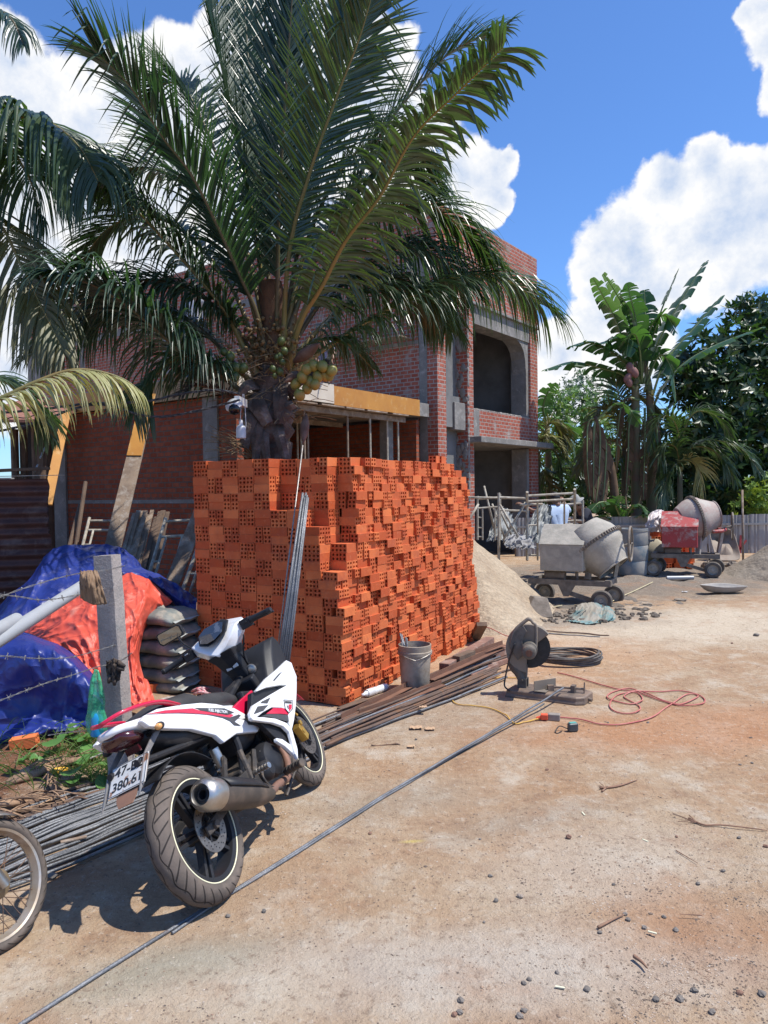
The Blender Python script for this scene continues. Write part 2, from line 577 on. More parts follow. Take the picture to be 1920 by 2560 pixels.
ZT = 7.95
house = thing('brick_house', 'unfinished two storey red brick house with open window bays behind the coconut palm', 'house', C)
m = MB()
blk(m, C, 0, .35, 0, 16.6, 0, ZT)                      # the long shaded side and its end pier
w1 = m.build('wall', BRK, house, uv=True)
m = MB()
blk(m, C, .352, 5.15, 0.0, .30, 6.05, ZT - .02)           # tall brick parapet over the bay
m.build('parapet', BRK, house, uv=True)
m = MB(); blk(m, C, 1.3, 1.58, 0, .45, 0, 6.045); m.build('pillar', BRK, house, uv=True)
m = MB(); blk(m, C, 4.7, 5.15, 0.002, .5, 0, 6.045); m.build('pillar', BRK, house, uv=True)
m = MB()                                              # mortar smeared on the toothed edge of the pillar
r2 = random.Random(3)
for k in range(90):
    z = r2.uniform(.2, 5.9)
    b_ = r2.uniform(.05, .38)
    m.ball(rl(C, 1.297, b_, z), (.02 + .01 * r2.random(), .05 + .05 * r2.random(), .05 + .10 * r2.random()), 8, 5, RL, .2, r2)
for k in range(60):
    z = r2.uniform(.2, 5.9)
    m.ball(rl(C, 1.34, -.003, z), (.03 + .02 * r2.random(), .018, .05 + .07 * r2.random()), 8, 5, RL, .2, r2)
m.build('mortar_smear', CONC, house, smooth=True)
m = MB()
blk(m, C, .352, 1.298, .30, .5, 0, 6.04)                # recess between pier and pillar
blk(m, C, .5, 1.1, .1, .298, 3.15, 3.85)
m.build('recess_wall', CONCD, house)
m = MB(); blk(m, C, .8, 1.29, .05, .30, 3.1, 3.72); m.build('beam_end', CONC, house, bevel=.01)
m = MB()
blk(m, C, 1.582, 4.698, .03, .46, 5.62, 6.03)
blk(m, C, 4.55, 4.698, .06, .5, 3.0, 5.618)            # window jamb
blk(m, C, 4.55, 4.698, .06, .5, 0, 2.8)
q = [rl(C, 4.548 - x, .06, 5.618 - z) for x, z in ((0, 0), (0, .8), (.05, .45), (.14, .25), (.3, .1), (.55, 0))]
m.prism(q, ll * .4)                                    # rounded upper corner of the opening
m.build('lintel', CONC, house)
m = MB(); blk(m, C, 1.40, 5.2, -.05, .34, 6.03, 6.10); m.build('lintel_lip', CONC, house, bevel=.01)
m = MB()
blk(m, C, 1.60, 4.72, .02, .16, 2.97, 3.62); m.build('balcony_parapet', BRK, house, uv=True)
m = MB()
for k in range(26):
    a = 1.62 + k * .12
    m.ball(rl(C, a, .09, 3.625), (.09, .08, .025 + .01 * r2.random()), 8, 5, RL, .15, r2)
blk(m, C, 1.585, 1.85, -.003, .10, 2.972, 3.6)
m.build('mortar_bed', CONC, house, smooth=True)
m = MB(); blk(m, C, 1.35, 5.45, -.32, .45, 2.82, 2.965); m.build('ledge', CONC, house, bevel=.015)
m = MB()                                              # room walls, floors, ceilings
blk(m, C, .36, 5.1, 2.4, 2.5, 0, 6.6)
blk(m, C, 5.0, 5.14, .5, 2.398, 0, 6.6)
blk(m, C, .36, 4.99, .47, 2.39, 2.80, 2.96)
blk(m, C, .36, 4.99, .47, 2.39, 6.1, 6.2)
blk(m, C, .36, 5.1, .31, 16.0, 7.0, 7.15)
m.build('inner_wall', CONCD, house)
m = MB(); blk(m, C, 5.0, 5.15, 2.5, 16.6, 0, ZT); blk(m, C, .352, 5.0, 16.45, 16.6, 0, ZT); m.build('back_wall', BRK, house, uv=True)
m = MB()                                              # concrete frame showing in the side wall
blk(m, C, -.012, .1, .26, .46, 0, 7.0)
blk(m, C, -.010, .1, 4.6, 4.85, 0, 7.0)
blk(m, C, -.010, .1, 9.0, 9.25, 0, 7.0)
blk(m, C, -.010, .1, 13.2, 13.45, 0, 7.0)
blk(m, C, -.014, .1, .5, 16.5, 3.24, 3.38)
blk(m, C, -.008, .1, .5, 16.5, 4.95, 5.03)
blk(m, C, -.014, .1, .0, 16.5, 6.55, 6.75)
blk(m, C, -.016, .1, 15.6, 16.62, 5.6, 6.9)
m.build('concrete_frame', CONC, house)
m = MB()
for z, a0, a1 in ((5.06, .6, 4.5), (5.02, 4.9, 9)):
    for k in range(5):
        m.bar(rl(C, -.1 - .1 * k, a0, z), rl(C, -.1 - .1 * k, a1, z + .02), .1, .03)
m.build('scaffold_plank', WOOD, house)
m = MB()
for a in (2.35, 3.1):
    m.tube([rl(C, a, 1.3, 0), rl(C, a, 1.3, 2.8)], .025, 8)
m.build('prop', STEELR, house)

# the low annexe in formwork, shaded brick wall below it
K = Vector((-2.24, 11.5, 0))
anx = thing('house_annexe', 'single storey brick annexe under a fresh slab with orange plywood shuttering', 'annexe', K)
ZS0, ZS1 = 3.30, 3.62
m = MB(); blk(m, K, .03, 5.55, .03, 5.45, ZS0 + .02, ZS1 - .02); m.build('slab', CONC, anx)
m = MB(); blk(m, K, 2.3, 5.1, -.03, -.002, ZS0 - .0, ZS1 + .02); m.build('shuttering_board', PLY, anx)
m = MB(); blk(m, K, 0.0, 2.297, -.03, -.002, ZS0 + .02, ZS1 + .04); m.build('shuttering_board', PLYW, anx)
tag(m and anx.children[-1], 'pale shuttering board')
m = MB(); blk(m, K, -.03, -.002, -.03, 2.0, ZS0, ZS1 + .02); m.build('shuttering_board', PLYB, anx)
m = MB(); blk(m, K, -.032, -.002, 2.003, 5.5, ZS0, ZS1 + .02); m.build('shuttering_board', PLY, anx)
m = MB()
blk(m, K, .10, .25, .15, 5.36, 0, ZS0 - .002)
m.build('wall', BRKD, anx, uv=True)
m = MB()
blk(m, K, .06, .256, 4.95, 5.37, 0, ZS0 - .004); blk(m, K, .06, .12, .55, .90, 0, ZS0 - .003)
blk(m, K, .094, .12, .152, 4.948, 1.58, 1.645)
m.build('concrete_frame', CONCD if False else CONC, anx)
m = MB(); blk(m, K, 4.55, 4.72, .4, .62, 0, 3.29); m.build('post', CONC, anx)
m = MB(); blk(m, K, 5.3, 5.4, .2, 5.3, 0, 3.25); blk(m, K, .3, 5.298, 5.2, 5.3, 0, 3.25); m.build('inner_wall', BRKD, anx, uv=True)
m = MB(); m.bar(rl(K, .6, .12, 3.20), rl(K, 4.75, .12, 3.20), .05, .10); m.build('joist', WOOD, anx)
m = MB(); m.bar(rl(K, .6, 1.8, 3.20), rl(K, 4.75, 1.8, 3.20), .05, .10); m.build('joist', WOOD, anx)
for k, a in enumerate((1.3, 2.0, 2.65, 3.35, 4.15)):
    m = MB(); m.box(rl(K, a + .2, .55, 3.275), (.55 + .1 * (k % 2), 1.25, .025), RL @ Matrix.Rotation(R_(3 - k), 3, 'Z')); m.build('deck_plank', WOOD, anx)
for a, b_, dx in ((1.65, .12, .0), (2.05, .4, .03), (2.35, 1.8, 0), (2.75, 1.2, 0), (2.85, .12, -.10), (3.3, 1.8, 0), (3.55, .12, -.04), (4.15, .14, 0), (4.5, .12, -.02), (1.2, 1.8, 0), (3.9, 2.6, 0)):
    m = MB()
    m.tube([rl(K, a + dx * .0 + .12 * (dx != 0), b_ + dx, 0), rl(K, a, b_, 1.7)], .030, 8)
    m.tube([rl(K, a, b_, 1.7), rl(K, a, b_, 3.2)], .022, 8)
    m.tube([rl(K, a, b_, 1.66), rl(K, a, b_, 1.74)], .04, 8)
    m.build('prop', STEELW if int(a * 10) % 2 else STEELR, anx, smooth=True)

# ------------------------------------------------------------------ brick stack
BL, BW, BH = .168, .0815, .0722
RED = bpy.data.materials.new('fired_clay'); RED.use_nodes = True
t = NT(RED.node_tree); b = RED.node_tree.nodes['Principled BSDF']
an = t.n('ShaderNodeAttribute', attribute_name='tint')
uv = t.n('ShaderNodeTexCoord').outputs['UV']
P = t.n('ShaderNodeNewGeometry').outputs['Position']
sx = t.n('ShaderNodeSeparateXYZ'); t.set(sx.inputs[0], uv)
stria = t.m('SINE', t.m('MULTIPLY', sx.outputs[1], 2 * math.pi / .0095))
c = t.mix(an.outputs['Fac'], (0.50, 0.095, 0.028), (0.80, 0.22, 0.07))
c = t.mix(t.rng(t.noise(P, 5, 5, .6), .38, .7, 0, .55), c, (0.42, 0.085, 0.035))
c = t.mix(t.rng(t.noise(P, 30, 4, .7), .55, .8, 0, .5), c, (0.72, 0.30, 0.15))
c = t.mix(t.rng(t.noise(P, 1.9, 5, .7), .58, .72, 0, .55), c, (0.30, 0.075, 0.05))
c = t.mix(t.rng(t.noise(P, 3.3, 6, .75), .62, .78, 0, .25), c, (0.66, 0.36, 0.22))
c = t.mix(t.rng(stria, .2, 1, 0, .16), c, (0.2, 0.04, 0.02))
t.set(b.inputs['Base Color'], c)
b.inputs['Roughness'].default_value = .8
b.inputs['Specular IOR Level'].default_value = .25
bn = t.n('ShaderNodeBump', ins={'Strength': .35, 'Distance': .002, 'Height': t.m('ADD', stria, t.noise(P, 90, 4))})
t.set(b.inputs['Normal'], bn.outputs[0])


def brick_geo(both=True):
    """hollow brick along x, centred; returns verts, faces, uvs (per face)"""
    V = []; Fs = []; UV = []
    hx, hy, hz = BL / 2, BW / 2, BH / 2

    def quad(ps, uvs): 
        o = len(V); V.extend(ps); Fs.append(tuple(range(o, o + len(ps)))); UV.append(uvs)
    for s in (1, -1):
        quad([Vector((-hx * s, -hy * s, -hz)), Vector((hx * s, -hy * s, -hz)), Vector((hx * s, -hy * s, hz)), Vector((-hx * s, -hy * s, hz))],
             [(0, -hz), (BL, -hz), (BL, hz), (0, hz)])
    for s in (1, -1):
        quad([Vector((-hx, -hy * s, hz * s)), Vector((hx, -hy * s, hz * s)), Vector((hx, hy * s, hz * s)), Vector((-hx, hy * s, hz * s))],
             [(0, -hy), (BL, -hy), (BL, hy), (0, hy)])
    for s in ((1, -1) if both else (1,)):
        for cy in (-hy / 2, hy / 2):
            for cz in (-hz / 2, hz / 2):
                sq = []; ci = []; dp = []
                for k in range(8):
                    a = math.pi / 4 * k
                    ca, sa = math.cos(a), math.sin(a)
                    q = max(abs(ca), abs(sa))
                    sq.append(Vector((hx * s, cy + hy / 2 * ca / q, cz + hz / 2 * sa / q)))
                    ci.append(Vector((hx * s, cy * .96 + .0128 * ca, cz * .96 + .0120 * sa)))
                    dp.append(Vector(((hx - .045) * s, cy * .96 + .0128 * ca, cz * .96 + .0120 * sa)))
                for k in range(8):
                    n_ = (k + 1) % 8
                    z0 = (0, .00238)
                    a_ = [sq[k], sq[n_], ci[n_], ci[k]]; b2 = [ci[k], ci[n_], dp[n_], dp[k]]
                    if s < 0: a_.reverse(); b2.reverse()
                    quad(a_, [z0] * 4); quad(b2, [z0] * 4)
                quad(dp if s > 0 else dp[::-1], [z0] * 8)
    if not both:
        quad([Vector((-hx, hy, -hz)), Vector((-hx, -hy, -hz)), Vector((-hx, -hy, hz)), Vector((-hx, hy, hz))], [(0, 0)] * 4)
    return V, Fs, UV


def brick_mesh(name, xfs, both=True):
    """mesh made of bricks with given (matrix, tint)"""
    bv, bf, bu = brick_geo(both)
    V = []; Fs = []; U = []; T = []
    for M_, ti in xfs:
        o = len(V)
        V += [tuple(M_ @ p) for p in bv]
        Fs += [tuple(i + o for i in f) for f in bf]
        for u in bu: U += u
        T += [ti] * len(bf)
    me = bpy.data.meshes.new(name)
    me.from_pydata(V, [], Fs)
    ul = me.uv_layers.new(name='UVMap')
    flat = [c for u in U for c in u]
    ul.data.foreach_set('uv', flat)
    at_ = me.attributes.new('tint', 'FLOAT', 'FACE')
    at_.data.foreach_set('value', T)
    me.materials.append(RED)
    return me


BV = [brick_mesh('brick', [(Matrix.Identity(4), i / 5)]) for i in range(6)]
SC0 = Vector((-.354, 5.96, 0))
SL = Vector((-.877, .48, 0)).normalized(); SR = Vector((-SL.y * -1, 0, 0))
SR = Vector((.48, .877, 0)).normalized()
MOD = .1715
NU, NV = 9, 18


def SH(u, v):                       # height of the stack in courses
    if u < 0 or v < 0 or u >= NU or v >= NV: return 0
    if v == 0:
        if u < 4: return (15, 20, 22, 22)[u]
    if v == 1 and u == 0: return 18
    if v < 3 and u < 3: return 28
    if v == 17: return 26
    if v == 16: return 27
    return 28


R3 = random.Random(11)
allb = []
for u in range(NU):
    for v in range(NV):
        H = SH(u, v)
        nb = min(SH(u - 1, v), SH(u, v - 1))
        nb2 = min(SH(u + 1, v), SH(u, v + 1))
        for p in range((H + 1) // 2):
            top = H - 2 * p <= 2
            low = nb < 2 * p + 2
            if not (top or low or nb2 < 2 * p + 2): continue
            along_u = (u + v + p) % 2 == 0
            for lv in range(2):
                if 2 * p + lv >= H: continue
                for s in (-.5, .5):
                    k = 2 * p + lv
                    z = (k + .5) * BH * 1.003
                    out_r = R3.gauss(0, .014) if u == 0 else R3.gauss(0, .003)
                    out_l = R3.gauss(0, .003)
                    if R3.random() < .06 and u == 0: out_r -= .02
                    # the sunny face leans in slightly and its far edge is battered
                    lean = .05 * (z / 2) ** 1.2
                    cu = (u + .5) * MOD + (lean if u < 2 else lean * .4) - out_r
                    cv = (v + .5) * MOD * .985 - .26 * (v / 17) * (z / 2) ** 1.3 + out_l
                    if u == 0: cu += .010 * math.sin(v * 1.3 + p) 
                    if along_u: cv += s * MOD * .5; ax = SL
                    else: cu += s * MOD * .5; ax = SR
                    pos = SC0 + SL * cu + SR * cv + Vector((0, 0, z + .004 + .004 * math.sin(u * 1.7 + v * .8)))
                    ang = math.atan2(ax.y, ax.x) + R3.gauss(0, .03 if u == 0 else .018) + (math.pi if True else 0)
                    Mx = Matrix.Translation(pos) @ Matrix.Rotation(ang, 4, 'Z') @ Matrix.Rotation(R3.gauss(0, .006), 4, 'Y')
                    face = (v == 0 or SH(u, v - 1) <= k) or (u == 0 or SH(u - 1, v) <= k)
                    hidden_inner = (along_u and s > 0 and SH(u, v - 1) <= k and u > 0 and SH(u - 1, v) > k and not top) or \
                                   ((not along_u) and s > 0 and u == 0 and v > 0 and SH(u, v - 1) > k and not top)
                    allb.append((Mx, R3.random() ** 1.2, face and not hidden_inner, (pos - CAMP).length))
# three loose ones on the top edge
for v in (12.2, 13.0):
    pos = SC0 + SL * .12 + SR * v * MOD + Vector((0, 0, 28.5 * BH + .012))
    allb.append((Matrix.Translation(pos) @ Matrix.Rotation(math.atan2(SR.y, SR.x) + .15, 4, 'Z'), .6, True, 0.1))
vis = sorted([x for x in allb if x[2]], key=lambda x: x[3])
single = vis[:272]
ids = set(id(x) for x in single)
for i, (Mx, ti, _, _) in enumerate(single):
    o = bpy.data.objects.new('hollow_brick', BV[min(5, int(ti * 6))])
    o.matrix_world = Mx
    col.objects.link(o)
    tag(o, 'orange hollow clay brick in the tall square brick stack behind the motorbike', 'brick', 'bricks of the tall stack')
rest = [x for x in allb if id(x) not in ids]
me = brick_mesh('hollow_bricks', [(x[0], x[1]) for x in rest])
o = bpy.data.objects.new('hollow_bricks', me); col.objects.link(o)
tag(o, 'rest of the tall stack of orange hollow clay bricks', 'bricks', 'bricks of the tall stack', 'stuff')
# ------------------------------------------------------------------ foliage
LEAF = mat('palm_leaf', (0.036, 0.068, 0.034), (0.075, 0.11, 0.05), .33, scale=1.2, spec=.6, transl=(0.10, 0.20, 0.03), bump=.1, bscale=25)
LEAFB = mat('palm_leaf_blue', (0.030, 0.060, 0.042), (0.055, 0.092, 0.056), .31, scale=1.2, spec=.65, transl=(0.06, 0.15, 0.03))
LEAFY = mat('palm_leaf_yellow_sunlit', (0.30, 0.30, 0.11), (0.48, 0.45, 0.22), .5, scale=3, transl=(0.32, 0.36, 0.08))  # yellowish leaf, paled further so sunlight is painted into its colour
LEAFO = mat('palm_leaf_old', (0.085, 0.10, 0.03), (0.16, 0.14, 0.06), .5, scale=2, transl=(0.2, 0.2, 0.04))
RACH = mat('frond_rib', (0.16, 0.15, 0.045), (0.24, 0.16, 0.05), .5, scale=3, bump=.1)
RACHD = mat('frond_rib_dark', (0.09, 0.085, 0.035), (0.13, 0.09, 0.045), .55, scale=3)
FIBRE = mat('palm_fibre', (0.16, 0.085, 0.045), (0.09, 0.05, 0.03), .95, scale=8, bump=.8, bscale=50)
BARK = mat('palm_bark', (0.11, 0.085, 0.07), (0.055, 0.042, 0.035), .95, scale=5, dirt=(0.20, 0.17, 0.15), dscale=6, bump=.9, bscale=18, bdist=.03)
NUT = mat('coconut_husk', (0.24, 0.22, 0.045), (0.16, 0.17, 0.04), .45, scale=9, dirt=(0.33, 0.20, 0.06), dscale=7)
NUTG = mat('coconut_green', (0.10, 0.13, 0.03), (0.06, 0.08, 0.02), .45, scale=9)


def leaflet(m, p, d, nrm, L, wd, droop, segs=6, rn=rnd, fold=.25, blunt=False, kink=None):
    """one leaflet: a V shaped strip that sags under its weight"""
    d = d.normalized(); step = L / segs
    V = []; Fs = []
    q = Vector(p); dirv = d.copy()
    o = 0
    for i in range(segs + 1):
        t_ = i / segs
        wq = wd * (min(1, .35 + t_ * 4) if t_ < .25 else (1 - (t_ - .25) / .75) ** (.35 if blunt else .8) + .02)
        side = dirv.cross(nrm)
        if side.length < 1e-4: side = dirv.orthogonal()
        side.normalize(); nn = side.cross(dirv).normalized()
        V += [q - side * wq / 2 - nn * wq * fold, q.copy(), q + side * wq / 2 - nn * wq * fold]
        g_ = droop * (.4 + t_ * 1.2) / segs
        if kink is not None and abs(t_ - kink) < .5 / segs: g_ += 1.3
        dirv = (dirv + Vector((0, 0, -g_))).normalized()
        q = q + dirv * step
    for i in range(segs):
        a = i * 3
        Fs += [(a, a + 1, a + 4, a + 3), (a + 1, a + 2, a + 5, a + 4)]
    m.add(V, Fs)


def frond(parent, pts, tip_h, mats=(LEAF, RACH), n=85, Lmax=.95, wd=.037, droop=1.0, t0=.2, thick=.03, blunt=False, seed=1, ang0=62, ang1=22,
          vee=.25, name='frond', lab=None, tipL=.35, kinks=.2, cut=0., segs=6, nbias=.6, ragged=.0):
    """pts: 3d rib line from crown to tip"""
    rn = random.Random(seed)
    rib = bez(pts, 60)
    h = Vector((pts[-1][0] - pts[0][0], pts[-1][1] - pts[0][1], 0))
    h = h.normalized() if h.length > .05 else Vector((0, -1, 0))
    m = MB()
    cum = [0]
    for a, b_ in zip(rib, rib[1:]): cum.append(cum[-1] + (b_ - a).length)
    for k in range(n):
        t_ = t0 + (1 - t0) * (k + .5) / n
        f = t_ * 60; i = min(int(f), 59); u = f - i
        p = rib[i].lerp(rib[i + 1], u); T = (rib[i + 1] - rib[i]).normalized()
        Nn = Vector((0, 0, 1)) - h * nbias
        Nn = (Nn - T * Nn.dot(T)).normalized()
        S = T.cross(Nn).normalized()
        s_ = (t_ - t0) / (1 - t0)
        L = Lmax * min(1, .45 + s_ * 2.2) * (1 if s_ < .55 else 1 - (1 - tipL) * ((s_ - .55) / .45) ** 1.3)
        if cut: L = min(L, cut * (1.25 - s_ * .6))
        ang = R_(ang0 + (ang1 - ang0) * s_ ** .8)
        for sg in (1, -1):
            if rn.random() < ragged: continue
            a = ang + rn.gauss(0, .07)
            d = S * sg * math.sin(a) + T * math.cos(a) + Nn * (vee + rn.gauss(0, .08))
            leaflet(m, p, d, Nn, L * rn.uniform(.88, 1.08), wd * rn.uniform(.85, 1.15), droop * rn.uniform(.6, 1.45), segs, rn, blunt=blunt,
                    kink=rn.uniform(.3, .7) if rn.random() < kinks else None)
    o = m.build(name, mats[0], parent, weld=False)
    if lab: o['label'] = lab
    r = MB()
    r.tube(rib, [thick * (1 - .85 * (i / 60)) * (1.7 if i < 4 else 1) for i in range(61)], 7)
    r.build('rib', mats[1], o, smooth='all')
    return o


def trace(pts, y0, y1, mid=None):
    """photo points to 3d with depth running from y0 to y1"""
    out = []
    L = [0]
    for a, b_ in zip(pts, pts[1:]): L.append(L[-1] + math.hypot(a[0] - b_[0], a[1] - b_[1]))
    for p, l in zip(pts, L):
        u = l / L[-1]
        y = y0 + (y1 - y0) * u if mid is None else y0 * (1 - u) ** 2 + 2 * mid * u * (1 - u) + y1 * u * u
        out.append(at(p[0], p[1], y))
    return out


PY = 8.6
pb = at(700, 1130, PY); pb = Vector((pb.x, pb.y, 0))
palm = thing('coconut_palm', 'large coconut palm with a bunch of yellow green coconuts rising behind the brick stack', 'palm tree', pb)
m = MB()
tr = [pb + Vector((.02, 0, -.05)), pb + Vector((-.02, 0, .9)), at(690, 1160, PY), at(680, 1100, PY), at(672, 1040, PY), at(672, 980, PY), at(680, 920, PY)]
m.tube(bez(tr, 24), [.26 - .07 * min(1, i / 10) + .035 * math.sin(i * 2.1) + (.10 * math.exp(-((i - 15) / 3) ** 2)) for i in range(25)], 14)
m.build('trunk', BARK, palm, smooth='all')
rp = random.Random(5)
m = MB()                                     # old leaf boots and hanging fibre
for (x0, y0, x1, y1, wv) in ((640, 1010, 610, 1120, .10), (650, 1030, 640, 1150, .08), (700, 1040, 735, 1010, .09), (705, 960, 700, 1060, .10), (640, 960, 600, 985, .08),
                             (720, 990, 760, 950, .07), (690, 1050, 715, 1150, .08), (660, 1060, 668, 1150, .07), (735, 1010, 700, 1055, .10), (630, 990, 670, 1060, .12)):
    a = at(x0, y0, PY - .16); c_ = at(x1, y1, PY - .30)
    mid = (a + c_) / 2 + Vector((0, -.08, .02))
    ring = []
    for i, p in enumerate(bez([a, mid, c_], 8)):
        wq = wv * (1 - .45 * i / 8)
        T = (c_ - a).normalized(); S = T.cross(Vector((0, 1, 0))).normalized()
        ring.append([p + S * wq, p + Vector((0, -.035, 0)), p - S * wq, p + Vector((0, .03, 0))])
    m.loft(ring)
m.build('leaf_boot', BARK, palm, smooth=True)
m = MB()
for k in range(150):
    a = at(rp.uniform(625, 745), rp.uniform(880, 1060), PY - rp.uniform(0, .2))
    an_ = rp.uniform(-.6, 3.7)
    c_ = a + Vector((math.cos(an_) * rp.uniform(.1, .5), -rp.uniform(0, .25), -abs(math.sin(an_)) * rp.uniform(.05, .4) + .05))
    m.tube(bez([a, (a + c_) / 2 + Vector((0, 0, .06)), c_], 4), .004, 3)
for k in range(40):
    a = at(rp.uniform(600, 640), rp.uniform(1110, 1150), PY - .25)
    c_ = at(rp.uniform(500, 600), rp.uniform(1060, 1150), PY - .4)
    m.tube(bez([a, (a + c_) / 2 + Vector((0, 0, .03)), c_], 4), .004, 3)
m.build('dry_fibre', mat('straw_fibre', (0.30, 0.20, 0.10), (0.14, 0.09, 0.05), .9, scale=20), palm)
m = MB()                                     # brown sheath round the spear
m.tube([at(690, 940, PY), at(688, 860, PY), at(682, 790, PY), at(678, 735, PY - .02), at(676, 705, PY - .02)], [.19, .16, .13, .155, .13], 14, caps=False)
m.build('sheath', FIBRE, palm, smooth='all')
m = MB()
for k in range(260):
    an_ = rp.uniform(0, 6.28); q = rp.random()
    a = at(rp.gauss(670, 45), rp.gauss(860, 38), PY - rp.uniform(0, .32))
    m.ball(a, rp.uniform(.012, .028), 6, 4)
    if k % 3 == 0: m.tube([a, a + Vector((rp.uniform(-.15, .15), -.05, -rp.uniform(.05, .2)))], .005, 4)
m.build('flower_cluster', mat('coconut_flowers', (0.20, 0.13, 0.05), (0.11, 0.07, 0.03), .8, scale=20), palm, smooth='all')['kind'] = 'stuff'


def nut(px, py, r, Yq, mm, parent=palm):
    m = MB(); c_ = at(px, py, Yq)
    e = Euler((rp.uniform(-.5, .5), rp.uniform(-.5, .5), 0)).to_matrix()
    prof = []
    for i in range(9):
        th = math.pi * i / 8
        prof.append((r * math.sin(th) * (1 + .06 * math.cos(th)), r * 1.13 * math.cos(th)))
    m.lathe(prof, 14, c_, rot=e)
    m.ball(c_ + e @ Vector((0, 0, r * 1.1)), (r * .35, r * .35, r * .12), 8, 4, e)
    m.build('coconut', mm, parent, smooth='all')


for x, y, r in ((766, 924, .058), (784, 915, .06), (806, 916, .062), (829, 927, .062), (812, 938, .066), (795, 942, .058), (756, 944, .06), (776, 955, .066),
                (739, 961, .06), (768, 972, .058), (749, 988, .062), (788, 962, .055), (823, 940, .056)):
    nut(x, y, r, PY - .45 - rp.random() * .15, NUT)
for x, y, r in ((575, 892, .055), (592, 920, .055), (608, 921, .055), (588, 942, .052), (570, 910, .05), (683, 922, .04), (700, 929, .04), (706, 905, .036), (687, 940, .03),
                (700, 890, .036), (693, 893, .034), (712, 878, .04), (560, 880, .045), (703, 853, .045)):
    nut(x, y, r, PY - .35, NUTG)
for a, c_, wv in (((735, 905), (800, 858), .07), ((765, 1035), (758, 1110), .05), ((745, 930), (712, 955), .05)):
    A = at(*a, PY - .35); B = at(*c_, PY - .55); m = MB()
    m.tube(bez([A, (A + B) / 2, B], 8), [wv * math.sin(math.pi * (.08 + .9 * i / 8)) for i in range(9)], 8)
    m.build('spathe', mat('dead_spathe', (0.10, 0.05, 0.03), (0.16, 0.10, 0.07), .8, scale=9), palm, smooth='all')

